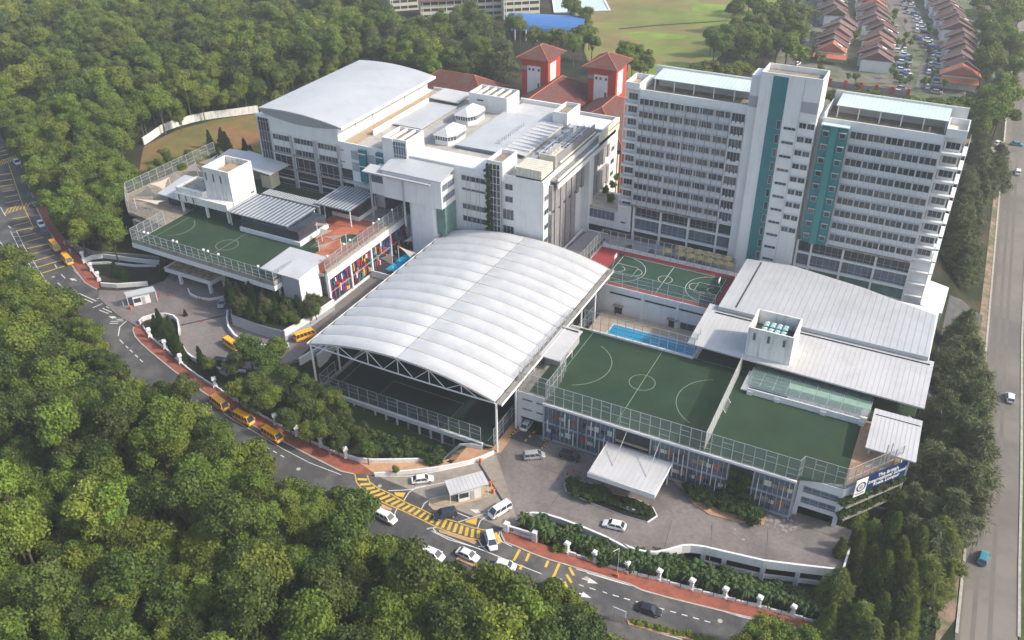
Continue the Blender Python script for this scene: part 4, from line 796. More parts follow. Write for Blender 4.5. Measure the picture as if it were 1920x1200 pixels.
# windows on front facade, left wing
cols = [(-176.6, -170.1), (-168.9, -161.6), (-160.4, -153.4)]
for zi, (z1, h) in enumerate(((30.9, 1.7), (27.3, 1.7))):
    for x0, x1 in cols: window(t, x0 + .3, x1, z1 - h, z1, YC, 6)
for z1, z0 in ((24.6, 20.9), (20.2, 17.6), (17.0, 14.6)):
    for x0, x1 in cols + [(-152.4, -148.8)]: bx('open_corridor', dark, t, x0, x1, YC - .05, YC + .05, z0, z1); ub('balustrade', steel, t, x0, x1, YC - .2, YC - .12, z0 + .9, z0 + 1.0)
for x in (-169.6, -161.0, -152.8): bx('column', grey, t, x - .35, x + .35, YC - .6, YC - .03, 12, 31.2)
for z in (25.2, 20.5): bx('stair_band', conc, t, -176.5, -152, YC - .4, YC - .06, z, z + .45)
b = MB(); [b.tube((-176.4 + 2.1 * k, YC - .3, 21), (-176.4 + 2.1 * k, YC - .3, 31.8), .06, 4) for k in range(12)]; b.build('downpipe', steel, t)
for z in (30.3, 26.8): window(t, -152.6, -151, z - .35, z, YC, 2)
for z in (30.6, 27.1): bx('recess', grey, t, -148.6, -145.4, YC - .05, YC + .05, z - 2.6, z)
for x in (-145.4, -139.6): bx('teal_tower', teal, t, x, x + 2.3, YC - .9, YC, 22, 31.7); bx('band', white, t, x - .1, x + 2.4, YC - 1.0, YC - .9, 30.4, 30.7); bx('band', white, t, x - .1, x + 2.4, YC - 1.0, YC - .9, 26.6, 26.9)
bx('recess', roofw2, t, -143.1, -139.6, YC - .08, YC + .05, 24, 30.4)
# corner glazed stair at far left
bx('glazed_stair', glassd, t, -181.2, -177.3, YC, YC + .3, 12, 35); b = MB()
for k in range(5): b.tube((-181.3 + k, YC - .1, 10), (-181.3 + k, YC - .1, 35), .06, 4)
for k in range(8): b.tube((-181.3, YC - .1, 13 + 3 * k), (-177.2, YC - .1, 13 + 3 * k), .06, 4)
b.build('stair_frame', steel, t)
# stair towers on the roof
def roofbox(x0, x1, y0, y1, z1, beams=0, fl=gravel, front_glass=None):
    ringwall(t, 'stair_tower', x0, x1, y0, y1, 31.0, z1, .35); bx('tower_floor', fl, t, x0 + .3, x1 - .3, y0 + .3, y1 - .3, z1 - 1.3, z1 - 1.1)
    for k in range(beams): x = x0 + (x1 - x0) * (k + 1) / (beams + 1); bx('roof_beam', white, t, x - .35, x + .35, y0 + .35, y1 - .35, z1 - .7, z1 - .15)
roofbox(-137, -129.3, 187.9, 196.6, 36.8, 2, mat('brown_roof_slab', (.30, .22, .17), .9, .1)); 
bx('white_front', white, t, -137, -133.6, 187.6, 187.9, 24, 36.8); bx('stair_glass', glassb, t, -133.5, -129.5, 187.75, 187.88, 24, 36.0); b = MB()
for k in range(6): b.tube((-133.5 + .8 * k, 187.7, 24), (-133.5 + .8 * k, 187.7, 36), .05, 4)
for k in range(5): b.tube((-133.5, 187.7, 25 + 2.5 * k), (-129.5, 187.7, 25 + 2.5 * k), .07, 4)
b.build('stair_frame', steelw, t)
roofbox(-133.4, -120.4, 229, 237.2, 37.0, 4); roofbox(-104.2, -99.6, 226.5, 235.8, 36.4); roofbox(-104.8, -100.2, 187.8, 196, 36.2)
bx('slot', dark, t, -130.5, -128.4, 228.9, 229, 34.9, 35.3)
bx('stair_glass', glassd, t, -105.0, -100.9, 187.6, 187.8, 13, 35.2); b = MB()
for k in range(5): b.tube((-105 + 1.03 * k, 187.5, 13), (-105 + 1.03 * k, 187.5, 35.6), .07, 4)
for k in range(11): b.tube((-105, 187.5, 14 + 2 * k), (-100.9, 187.5, 14 + 2 * k), .06, 4)
b.build('stair_frame', steelw, t)
# big white flat roofs
roof_sheet(t, 'flat_roof', [(-121.6, 200.4, 32.7), (-107.8, 200.8, 32.7), (-107.8, 229.2, 32.9), (-121.4, 229.2, 32.9)], roofw2, .3, 14); bx('roof_side', glassb, t, -121.6, -109.6, 200.25, 200.4, 31.7, 32.4)
roof_sheet(t, 'glass_strip_roof', [(-107.6, 202, 33.2), (-100.6, 201.6, 32.7), (-100.6, 231.9, 32.7), (-107.4, 233, 33.2)], roofw, .25, 7)
b = MB(); [b.box(-107.5, -100.6, 204 + 2.4 * k, 204.15 + 2.4 * k, 32.9, 33.3) for k in range(12)]; b.build('strip_batten', white, t)
roof_sheet(t, 'flat_roof', [(-146.6, 207, 32.4), (-137, 207, 32.4), (-137, 227.8, 32.4), (-146.6, 227.8, 32.4)], roofw2, .3, 10); roof_sheet(t, 'flat_roof', [(-148, 229, 33.2), (-137.5, 229, 33), (-137.5, 238.8, 33), (-148, 238.8, 33.2)], roofw, .3, 8)
bx('upstand', white, t, -147.6, -147.2, 198, 228, 31.7, 33.4); bx('rear_parapet', white, t, -121, -105, 239.2, 239.9, 31.7, 33.8)
bx('white_roof_front', white, t, -129.2, -105.2, YC + .4, 195.5, 31.7, 32.66)
roof_sheet(t, 'rear_flat_roof', [(-120.2, 229.4, 32.6), (-104.9, 229.4, 32.6), (-104.9, 239.1, 32.6), (-120.2, 239.1, 32.6)], roofw, .2, 6)
for k in range(12): inst('sign_post', ubox(steel), t, (-110.6 + (.35 * k if False else 0), 206 + 1.3 * k, 33.0), scale=(.12, .5, 1.1))
# lanterns
for k, (cx0, cy0) in enumerate(((-126.1, 205.2), (-128.8, 221.2))):
    W_, L_ = 7.0, 9.5
    oc = [(cx0 - W_ / 2 + 1.5, cy0 - L_ / 2), (cx0 + W_ / 2 - 1.5, cy0 - L_ / 2), (cx0 + W_ / 2, cy0 - L_ / 2 + 2.2), (cx0 + W_ / 2, cy0 + L_ / 2 - 2.2), (cx0 + W_ / 2 - 1.5, cy0 + L_ / 2), (cx0 - W_ / 2 + 1.5, cy0 + L_ / 2), (cx0 - W_ / 2, cy0 + L_ / 2 - 2.2), (cx0 - W_ / 2, cy0 - L_ / 2 + 2.2)]
    MB().prism(oc, 31.7, 33.0).build('lantern_base', white, t)
    MB().prism([((x - cx0) * .97 + cx0, (y - cy0) * .97 + cy0) for x, y in oc], 33.0, 34.3).build('lantern_glass', glassb, t)
    b = MB()
    for (xa_, ya_), (xb_, yb_) in zip(oc, oc[1:] + oc[:1]):
        n = max(3, int(math.dist((xa_, ya_), (xb_, yb_)) / .7))
        for j in range(n): x = xa_ + (xb_ - xa_) * j / n; y = ya_ + (yb_ - ya_) * j / n; b.box(x - .06, x + .06, y - .06, y + .06, 33, 34.35)
    b.build('lantern_bar', white, t)
    ov = [((x - cx0) * 1.12 + cx0, (y - cy0) * 1.08 + cy0) for x, y in oc]; rb = MB(); ym0, ym1 = cy0 - L_ / 2 + 2.5, cy0 + L_ / 2 - 2.5
    rid = [(cx0, ym0, 36.0), (cx0, ym1, 36.0)]; E_ = [(x, y, 34.35) for x, y in ov]
    for f in ([E_[0], E_[1], rid[0]], [E_[1], E_[2], rid[0]], [E_[2], E_[3], rid[1], rid[0]], [E_[3], E_[4], rid[1]], [E_[4], E_[5], rid[1]], [E_[5], E_[6], rid[1]], [E_[6], E_[7], rid[0], rid[1]], [E_[7], E_[0], rid[0]]): rb.poly(f)
    rb.build('lantern_roof', roofw, t); b = MB(); b.tube(*rid, .12)
    for e in E_: b.tube(e, rid[0] if e[1] < cy0 else rid[1], .07, 4)
    for j in range(6): y = ym0 + (ym1 - ym0) * j / 5; [b.tube((cx0, y, 36.03), (cx0 + s_ * W_ / 2 * 1.1, y, 34.42), .05, 4) for s_ in (1, -1)]
    b.build('roof_rib', steelw, t)
# water tanks, plant machinery on roof edge
tk = thing('water_tank', 'cream panelled water tank on the near right corner of the roof', 'tank', (-92, 187, 32.6)); bx('base', dark, tk, -96.9, -89.6, 188.7, 196, 32.5, 32.9)
for i in range(7):
    for j in range(6): ub('tank_panel', tankm, tk, -97 + 1.05 * i, -96.03 + 1.05 * i, 188.9 + 1.15 * j, 189.97 + 1.15 * j, 32.9, 35.3)
ac = thing('plant_enclosure', 'dark louvred roof plant enclosure with silver ducts and round fans', 'machinery', (-93, 210, 32))
bx('louvre_wall', fingr, ac, -90.3, -90.1, 198.5, 224.5, 31.7, 35.6); bx('end_wall', cream, ac, -94.8, -90.1, 198.2, 198.5, 31.7, 35.8); bx('floor', conc, ac, -99.5, -90.3, 198.5, 230, 31.7, 31.9)
bx('fan_base', cream, ac, -94.6, -90.6, 198.6, 206.5, 31.9, 34.8)
for k in range(3):
    c_ = (-92.8, 200.3 + 2.3 * k, 34.8); b = MB(); b.tube(c_, (c_[0] + .1, c_[1] - .25, 36.0), 1.0, 14); b.build('fan', tankm, ac); b = MB(); b.tube((c_[0] + .1, c_[1] - .25, 36.0), (c_[0] + .1, c_[1] - .26, 36.05), .85, 14); b.build('fan_grille', grey, ac)
for k in range(5):
    y = 208.5 + 3.3 * k; b = MB(); b.tube((-93.6, y, 32), (-93.6, y, 34.2), .5, 8); b.tube((-93.6, y, 34.2), (-92.2, y + .8, 35.2), .5, 8); b.tube((-91.6, y + 1.4, 32.5), (-91.6, y + 1.4, 35.0), .4, 8); b.build('duct', roofw2, ac)
for k in range(7):
    y = 199.5 + 4.1 * k; bx('air_unit', steel, ac, -98.4, -96.6, y, y + 2.4, 31.9, 33.5)
b = MB()
for k in range(14): y = 199 + 1.9 * k; b.tube((-95.3, y, 31.9), (-95.3, y, 35.4), .07, 4); b.tube((-95.3, y, 35.4), (-90.3, y, 35.4), .05, 4)
for x in (-95.3, -93.2, -91.2): b.tube((x, 199, 35.4), (x, 224, 35.4), .07, 4)
b.build('pipe_frame', steelw, ac)
MB().tube((-89.7, 200, 33.4), (-89.7, 224, 33.4), .25, 8).build('pipe', cream, ac)
bx('white_slab', white, t, -98.8, -86.6, 226.5, 234.5, 33.2, 33.5); bx('panel_wall', cream, t, -86.9, -86.6, 219.5, 234.5, 31.4, 34.9); bx('louvre_back', grey, t, -98.8, -87.0, 226.4, 226.5, 31.7, 33.2)
# right facade: piers, stepped fins
bx('east_ledge', conc, t, -89.3, -86.6, 192.5, 232, 31.2, 31.6); bx('east_parapet', white, t, -87.0, -86.6, 192.5, 232, 29.6, 32.2); bx('east_wall', white, t, -89.3, -88.9, YC, 240, -3, 31.6)
bx('east_pier', white, t, -88.9, -86.5, 213, 216, 8, 30.5)
for z0, z1, lo in ((23.4, 30.6, 0), (9.0, 22.4, 1)):
    for k in range(12):
        y = 191.6 + 1.75 * k; st = [0, 1.0, .4, 1.6, .2, 1.2][k % 6]
        if lo and y > 207: continue
        ub('louvre_fin', fingr, t, -88.9, -87.9 + .15 * (k % 2), y, y + 1.5, z0 - st * (.9 if z0 > 20 else 2), z1 - .12 * k * 0)
    for k in range(8):
        y = 216.6 + 1.85 * k; ub('louvre_fin', fingr, t, -88.9, -87.9 + .15 * (k % 2), y, y + 1.6, (23.9 if not lo else 15.6) - .7 * (k % 3) + .15 * k, 29.2 if not lo else 21.6)
for z in (28.5, 24.6, 20.3, 16.2): window(t, 189.0, 191.2, z - 1.5, z, -88.9, 2, face='x')
for z in (25, 21, 17): window(t, 235, 237.5, z - 1.5, z, -88.9, 1, face='x')
# front facade right part windows
for z in (30.3, 26.8): window(t, -99.9, -97.7, z - 1.7, z, YC, 2)
for z in (23.0, 18.2): window(t, -100.6, -97.5, z - 3, z, YC, 3)
for z, h in ((30.2, 1.5), (26.6, .7), (22.0, 1.6), (18.4, 1.6)): window(t, -112.9, -105.7, z - h, z, YC, 5)
b = MB(); [b.tube((x, YC - .5, 15), (x, YC - .5, 31), .07, 4) for x in (-111.3, -110.2, -108.4, -107.4)]; b.build('ladder_frame', steel, t)
ivy_sp = (-105.0, 187.2)
# bridge block and white rounded stair tower
t = BB = thing('bridge_block', 'white glazed link block with flat roofs beside the round cornered stair tower', 'building', (-122, 184, 15))
bx('body', white, t, -133.5, -115.2, 181.6, YC - .05, 22.4, 30.0); bx('lower_glass', glassg, t, -117.6, -115.0, 182.6, 188.3, 14.5, 22.4)
roof_sheet(t, 'roof', [(-134, 181.4, 30.4), (-114.9, 181.4, 30.4), (-114.9, 188.4, 31.9), (-134, 188.4, 31.9)], roofw2, .3, 14)
for z in (29.0, 25.8): bx('ribbon_window', glassb, t, -115.2, -115.05, 182.2, 188, z - 1.7, z); b = MB(); [b.box(-115.05, -115.0, 182.2 + 1.16 * k, 182.27 + 1.16 * k, z - 1.7, z) for k in range(6)]; b.build('mullion', fram, t)
bx('ribbon_window', glassb, t, -138.0, -127.3, 182.6, 182.8, 25.6, 27.6); bx('left_wing', white, t, -138.3, -126.5, 182.8, 188.4, 22.0, 28.9)
for x in (-137.6, -127.0): bx('frame_post', steel, t, x - .2, x + .2, 181.2, 181.6, 15, 28.9)
roof_sheet(t, 'roof', [(-139.3, 180.6, 29.3), (-118.0, 180.6, 29.3), (-118.0, 184.6, 29.8), (-139.3, 184.6, 29.8)], roofw, .2, 14); bx('roof_rim', steel, t, -139.4, -118, 180.45, 180.6, 28.95, 29.3)
def rbox(x0, x1, y0, y1, r):
    p = []
    for cx2, cy2, a0 in ((x1 - r, y0 + r, -90), (x1 - r, y1 - r, 0), (x0 + r, y1 - r, 90), (x0 + r, y0 + r, 180)): p += arcpts(cx2, cy2, r, a0, a0 + 90, 6)
    return p
MB().prism(rbox(-126.6, -117.5, 182.2, 188.3, 1.6), 0, 29.1).build('stair_tower', white, t, smooth=False)
for k in range(3): bx('vent', dark, t, -125.2 + 2 * k, -124.9 + 2 * k, 182.1, 182.2, 28.2, 28.5)
bx('dark_recess', glassd, t, -138, -127, 187.9, 188.3, 15.1, 22)
# ============================================================= left block
t = LB = thing('left_block', 'school block with green roof pitch and multicoloured panel wall', 'building', (-160, 165, 5))
ZD = 15.0; k9 = 1.009
bx('body', white, t, -186, -131.2, 152.5, 188, -2, 14.0); bx('rear_body', conc, t, -200, -186, 152.5, 188, -2, 13.8)
MB().prism([(-187.6, 141.0), (-138.4, 140.0), (-138.2, 152.5), (-187.6, 152.5)], 13.6, 14.9).build('overhang_slab', white, t)
MB().prism([(-187.3, 141.3), (-138.7, 140.3), (-138.7, 147.6), (-131.4, 150.2), (-131.4, 188.3), (-211, 188.3), (-212.5, 162.5), (-202.5, 153.8), (-187.3, 153.8)], 14.2, ZD).build('deck_slab', conc, t)
MB().prism([(-187.0, 141.6), (-139, 140.6), (-139, 147.8), (-140, 160), (-149.2, 168), (-149.2, 178.4), (-141.6, 179.4), (-141.6, 188), (-187, 188)], ZD, ZD + .04).build('turf', turf, t)
MB().prism([(-149.1, 168), (-140, 160.2), (-139, 150), (-131.6, 150.4), (-131.6, 179.4), (-141.6, 179.4), (-149.1, 178.4)], ZD, ZD + .045).build('play_surface', mat('terracotta_play_surface', (.33, .10, .06), .85, .12, .3, col2=(.42, .20, .12), c2s=.1), t)
MB().prism([(-187.2, 152), (-187.2, 188), (-210.5, 188), (-211.9, 162.8), (-202.3, 154)], ZD, ZD + .03).build('terrace_floor', gravel, t)
for px_, m_, rr in (((-136.5, 168.5), greenc, 2.6), ((-139.5, 171), tileo, 3.4)): MB().prism(arcpts(*px_, rr, 0, 345, 20), ZD + (.05 if rr > 3 else .055), ZD + (.06 if rr > 3 else .066)).build('play_circle', m_, t)
lines('pitch_line', linep, t, [[(-163.5, 142), (-163.5, 161)], arcpts(-163.6, 151.2, 2.9, 0, 360), [(-184.5, 142.5), (-184.5, 159.2)], arcpts(-184.5, 153, 5.7, -62, 62), arcpts(-141.5, 149.5, 6, 130, 230)], .13, ZD + .055)
b = MB(); b.box(-187.7, -138.3, 140.85, 141.1, 14.9, 16.0)
MB().wall([(-187.5, 141.25), (-138.5, 140.2)], 14.9, 16.2, .2).wall([(-138.5, 140.2), (-138.4, 147.5)], 14.9, 16.2, .2).build('kick_wall', conc, t)
fence('pitch_fence', [(-187.4, 152.9), (-187.4, 141.3), (-138.6, 140.3), (-138.5, 147.3)], ZD, 4.0, 'mesh fence with floodlights along the front of the left roof pitch', 2.2)
fence('pitch_fence', [(-187.4, 153), (-202.5, 153.8), (-212.3, 162.5), (-211, 198)], ZD, 3.6, 'long mesh fence round the shaded terrace at the far left', 3)
# colour wall
bx('colour_wall_slab', white, t, -131.2, -130.4, 150.6, 188.4, 13.0, 14.9); bx('brown_kerb', conc, t, -131.1, -130.6, 150.6, 188.4, 14.9, 15.9)
fence('terrace_fence', [(-130.9, 150.6), (-130.9, 188.2)], ZD, 4.0, 'mesh fence with round lamps above the coloured panel wall', 2.3)
pc = [mat('panel_' + n, c, .5, .06, 2) for n, c in (('maroon', (.16, .02, .05)), ('red', (.36, .04, .03)), ('yellow', (.55, .36, .06)), ('blue', (.03, .10, .30)), ('navy', (.02, .03, .12)), ('purple', (.14, .04, .18)), ('white', (.65, .65, .63)), ('teal', (.03, .20, .20)))]
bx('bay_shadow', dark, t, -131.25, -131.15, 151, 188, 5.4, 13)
for y in (151.0, 160.3, 169.5, 178.7, 187.4): bx('column', white, t, -131.2, -130.5, y - .3, y + .3, 4, 13)
for b0 in range(4):
    y0 = 151.5 + 9.25 * b0
    for k in range(11):
        y = y0 + .8 * k; z_ = 5.7 + rnd.uniform(0, 1.0)
        while z_ < 12.0:
            h_ = rnd.choice((1.0, 1.5, 2.1)); w_ = rnd.choice((.4, .55, .7)); ub('panel', pc[rnd.choice((0, 0, 1, 1, 2, 3, 4, 4, 5, 6, 7))], t, -131.1, -130.75 - rnd.uniform(0, .15), y, y + w_, z_, min(z_ + h_, 12.9)); z_ += h_ + rnd.choice((.05, .3, .7))
    bx('floor_edge', steel, t, -131.15, -130.7, y0, y0 + 8.8, 9.0, 9.15)
bx('base_wall', white, t, -131.0, -130.6, 150.6, 188.4, 2, 5.7)
# stair cube (weathered white tower)
c = thing('stair_tower', 'weathered white square tower rising from the left roof pitch', 'tower', (-175, 167, 15))
ringwall(c, 'wall', -180.6, -171.2, 163.6, 172.8, 18.4, 29.2, .4, whited); bx('inner_roof', mat('rusty_roof_slab', (.32, .24, .15), .9, .2, .6), c, -178.2, -171.8, 164.2, 172, 27.3, 27.6)
bx('low_wing', whited, c, -190.5, -180.6, 161.8, 170, 18.4, 21.2); bx('wing_roof', conc, c, -190.2, -180.8, 164.2, 169.8, 21.2, 21.35); ringwall(c, 'wing_parapet', -190.5, -180.6, 161.8, 170, 21.2, 22.0, .3, whited)
bx('low_front', whited, c, -184.2, -164.4, 160.6, 163.6, 18.2, 20.0) if False else bx('low_front', whited, c, -190.5, -171.5, 161.0, 163.6, 18.4, 20.6)
for x in (-179.9, -177.2, -174.6): window(c, x, x + .55, 25.4, 27.8, 163.6, 1)
for x in (-189.2, -186.6, -183.9): window(c, x, x + .55, 18.7, 20.5, 161.0, 1)
for x, y in ((-188.6, 161.4), (-179.5, 161.4), (-171.8, 161.4), (-188.6, 169.5), (-171.8, 172.3)): bx('column', white, c, x - .3, x + .3, y - .3, y + .3, 15, 18.4)
bx('stair_hall', dark, c, -187.5, -172.5, 163.8, 171.5, 15.05, 18.4); bx('vent', dark, c, -171.25, -171.15, 170.6, 172, 20.2, 20.6)
for k in range(2): bx('back_slot', dark, c, -176 + 3 * k, -175.6 + 3 * k, 172.4, 172.5, 28.2, 28.9)
# slatted canopies
def slat_canopy(name, label, x0, x1, y0, y1, z, n, zb=None, wall=True):
    s_ = thing(name, label, 'canopy', ((x0 + x1) / 2, (y0 + y1) / 2, ZD)); zb = z if zb is None else zb
    bx('roof', glassb, s_, x0, x1, y0, y1, z - .12, z - .02)
    for k in range(n): x = x0 + (x1 - x0) * (k + .5) / n; ub('slat', steel, s_, x - .22, x + .22, y0 - .2, y1, z, z + .12)
    bx('rim', fingr, s_, x0, x1, y0 - .3, y0 - .15, z - .2, z + .1)
    for x in (x0 + .6, x1 - .6):
        for y in (y0 + .5, y1 - .5): bx('post', steelw, s_, x - .12, x + .12, y - .12, y + .12, ZD, z - .12)
    return s_
s_ = slat_canopy('slatted_canopy', 'slatted grey canopy over glazed room beside the weathered white tower', -171.0, -149.8, 160.3, 172.4, 19.4, 16)
bx('room_wall', glassd, s_, -165.5, -146, 159.5, 171, 16.2, 18.9); bx('white_base', white, s_, -166, -145.4, 159.0, 171.2, ZD, 16.2)
s_ = slat_canopy('slatted_canopy', 'narrow slatted strip canopy behind the larger slatted canopy', -169.5, -149.3, 173.2, 176.2, 19.6, 24)
s_ = slat_canopy('slatted_canopy', 'slatted grey canopy near the round stair tower', -151.5, -139.5, 173.8, 186.5, 20.2, 11)
bx('room_wall', glassd, s_, -149, -140.5, 178.5, 187, 16.1, 19.6); bx('white_base', white, s_, -149.4, -140.2, 178, 187.2, ZD, 16.1)
s_ = thing('flat_canopy', 'pale sloping sheet canopy against the teaching block facade', 'canopy', (-148, 187, 16)); roof_sheet(s_, 'roof', [(*P(*p_, 21.2 + q_), 21.2 + q_) for p_, q_ in (((642, 337), 0), ((699, 357), 0), ((698, 332), .6), ((669, 319), .6))], roofw2, .2, 8)
s_ = thing('blue_roof_shelter', 'pale blue metal roof shelter in front of the shade sails', 'shelter', (-191, 166, 15)); roof_sheet(s_, 'roof', [(-197.5, 161.0, 18.9), (-186.5, 160.8, 18.5), (-188.5, 173.5, 19.2), (-199, 173.5, 19.4)], roofw2, .2, 10); bx('wall', glassd, s_, -196, -187.5, 163, 172, 15, 18.4)
s_ = thing('corner_shelter', 'square pale blue roofed stair block at the front right of the left deck', 'shelter', (-137, 150, 10)); roof_sheet(s_, 'roof', [(-147.8, 148.4, 18.2), (-139, 139.8, 17.6), (-130.6, 147.8, 17.6), (-139, 156.2, 18.2)], roofw2, .3, 9) if False else roof_sheet(s_, 'roof', [(-143.8, 141.6, 17.9), (-132.6, 142.0, 17.5), (-132.4, 153.6, 17.9), (-143.8, 153.4, 18.2)], roofw2, .3, 9)
bx('wall', grey, s_, -138.1, -132.8, 142.6, 150.3, 4.5, 17.3); bx('steel_frame', steelw, s_, -132.8, -132.6, 142.6, 150.3, 8, 17.3)
s_ = thing('rear_shelter', 'pale roof over cream stair behind the weathered white tower', 'shelter', (-184, 185, 15)); roof_sheet(s_, 'roof', [(-187, 181.6, 22.2), (-172.5, 180.5, 21.6), (-171, 187.8, 22.4), (-188.5, 190, 22.8)], roofw2, .25, 10); bx('wall', cream, s_, -179.5, -175.8, 184, 187.8, 15, 21.6); bx('opening', dark, s_, -179.3, -176, 183.9, 184, 19.2, 21)
roof_sheet(s_, 'roof', [(-196, 182, 21.2), (-188.2, 181.6, 21.6), (-188.8, 190, 22.4), (-196, 190, 22)], roofw, .2, 6)
# portico
s_ = thing('portico', 'square portico with stained flat roof at the left entrance', 'canopy', (-163, 135, LZ_)); pr4 = [P(*p, 8.9) for p in zb([(1050, 285), (1450, 405), (1575, 340), (1170, 215)])]
MB().prism(pr4, 7.7, 8.6).build('slab', white, s_); MB().prism([( (x + sum(q[0] for q in pr4) / 80) / 1.05, (y + sum(q[1] for q in pr4) / 80) / 1.05) for x, y in pr4], 8.6, 8.7).build('stained_roof', mat('rust_stained_concrete', (.40, .32, .24), .95, .25, 1.2, col2=(.14, .11, .08), c2s=.7), s_)
MB().wall(pr4 + pr4[:1], 8.6, 8.95, .3).build('rim', white, s_)
for q in [(pr4[0][0] * .7 + pr4[1][0] * .3, pr4[0][1] * .7 + pr4[1][1] * .3), pr4[1], pr4[2], (pr4[3][0] * .7 + pr4[2][0] * .3, pr4[3][1] * .7 + pr4[2][1] * .3)]: x, y = (q[0] * .92 + .08 * sum(p[0] for p in pr4) / 4), (q[1] * .92 + .08 * sum(p[1] for p in pr4) / 4); bx('column', white, s_, x - .35, x + .35, y - .35, y + .35, LZ_ - .5, 7.7)
MB().wall([P(*p, LZ_ + .7) for p in zb([(1255, 460), (1275, 505), (1340, 535), (1440, 550), (1560, 530), (1620, 490)])], LZ_, LZ_ + .6, .35).build('kerb', white, s_)
for x, y in ((-182, 150), (-170, 150), (-158, 150), (-146, 147), (-140, 143)): bx('column', white, t, x - .4, x + .4, y - .4, y + .4, 0, 13.7)
# shade sails
def sail(pts, m, label):
    s_ = thing('shade_sail', label, 'shade sail', (pts[0][0], pts[0][1], ZD)); N = 8; vs2 = []; fs = []; idx = {}; A_, B2, C_ = map(Vector, pts); cen = (A_ + B2 + C_) / 3
    for i in range(N + 1):
        for j in range(N + 1 - i):
            u, v = i / N, j / N; w = 1 - u - v; p = A_ * u + B2 * v + C_ * w; pull = .9 * (u * v * (1 - w) + v * w * (1 - u) + u * w * (1 - v)); p = p.lerp(cen, min(.5, pull)); idx[i, j] = len(vs2); vs2.append(tuple(p))
    for i in range(N):
        for j in range(N - i):
            fs.append((idx[i, j], idx[i + 1, j], idx[i, j + 1]))
            if j < N - i - 1: fs.append((idx[i + 1, j], idx[i + 1, j + 1], idx[i, j + 1]))
    b = MB(); b.v = vs2; b.f = fs; b.build('fabric', m, s_, smooth=True)
    hi = max(pts, key=lambda p: p[2]); MB().tube((hi[0], hi[1], ZD), hi, .08).build('mast', steelw, s_)
def sp(px, py, z): return (*P(px, py, z), z)
z1_ = zoom(200, 200, 4); z66 = zoom(560, 360, 5); Zp = lambda zz, pts: [sp(*zz([p[:2]])[0], p[2]) for p in pts]
sail(Zp(z1_, [(560, 485, 17.5), (720, 490, 17.5), (665, 415, 20.5)]), canvas, 'cream shade sail nearest the grey far sail behind the white tower')
sail(Zp(z1_, [(320, 580, 19.5), (440, 630, 17.2), (465, 530, 20.2)]), canvas, 'cream twisted shade sail left of the pale blue shelter')
sail(Zp(z1_, [(205, 672, 17), (375, 670, 17), (315, 590, 20.2)]), canvasg, 'grey peaked shade sail at the far left terrace corner')
sail(Zp(z1_, [(690, 420, 18.5), (830, 360, 19), (770, 450, 17.4)]), canvas, 'cream shade sail tucked behind the top of the white tower')
sail(Zp(z1_, [(510, 490, 20), (520, 580, 17), (600, 545, 17.8)]), canvasg, 'narrow folded shade sail between two cream sails')
sail(Zp(z1_, [(205, 690, 18.5), (440, 705, 17.4), (380, 735, 16.8)]), canvas, 'flat cream shade sail over the lowest part of the far terrace')
sail(Zp(z66, [(90, 330, 17.5), (320, 303, 17.5), (165, 285, 18.8)]), canvas, 'cream shade sail at the corner of the glazed roof room')
sail(Zp(z66, [(205, 335, 19), (330, 360, 17), (160, 440, 16.5)]), canvasg, 'grey shade sail hanging over the terracotta play surface')
sail(Zp(z66, [(230, 415, 17), (440, 395, 18.5), (330, 455, 16.5)]), canvas, 'pink lit shade sail beside the lamp topped terrace fence')
sail(Zp(z66, [(130, 520, 16.2), (390, 440, 18.5), (250, 510, 16.5)]), canvas, 'long narrow shade sail just behind the corner shelter')
sail(Zp(z66, [(100, 520, 16.2), (180, 455, 18.2), (250, 480, 17)]), canvasg, 'small grey shade sail at the end of the roof pitch')
def sail2(pts, label):
    sail([(x, y, z) for x, y, z in Zp(z66, pts)], canvas, label)
s0 = ZD; ZD = 5.0
sail2([(980, 465, 9.5), (1240, 465, 9.5), (1065, 385, 12)], 'large peaked cream shade sail at the foot of the round stair tower')
sail2([(930, 505, 11), (1050, 620, 9), (1120, 575, 9.5)], 'cream shade sail stretched above the end of the small pool')
sail2([(760, 620, 9.5), (870, 560, 12), (890, 700, 8)], 'cream shade sail over the middle of the small pool')
ZD = s0
s_ = thing('small_pool', 'small turquoise pool between coloured wall and membrane roof', 'pool', (-124, 180, 6)); bx('deck', dark, s_, -130.4, -118, 168.5, 188, 4.9, 6.2); bx('water', water, s_, -128, -119.5, 171.5, 184, 6.2, 6.26); bx('rim', white, s_, -130.4, -118, 168.2, 168.5, 4.9, 7.0); bx('side_wall', white, s_, -119, -118.7, 168.5, 188, 5, 7.4)
# round lamps on the deck fences
lampm = bpy.data.meshes.new('lamp'); bm = bmesh.new(); bmesh.ops.create_icosphere(bm, subdivisions=2, radius=.35); bm.to_mesh(lampm); bm.free(); lampm.materials.append(white); lampm.shade_smooth()
for k, (x, y) in enumerate([(-130.9, 152), (-130.9, 159), (-130.9, 161.5), (-130.9, 172), (-130.9, 174.5), (-130.9, 181), (-182, 141.2), (-180.5, 141.2), (-171.5, 141), (-170.2, 141), (-161, 140.8), (-159.5, 140.8), (-156, 140.7), (-143, 140.4)]):
    o = bpy.data.objects.new('globe_lamp', lampm); COL.objects.link(o); o.location = (x, y, 19.3); tag(o, ('white globe lamp on the fence above the coloured wall' if k < 6 else 'white globe lamp on the front fence of the left pitch'), 'lamp', 'globe lamps above coloured wall' if k < 6 else 'globe lamps on left pitch fence')
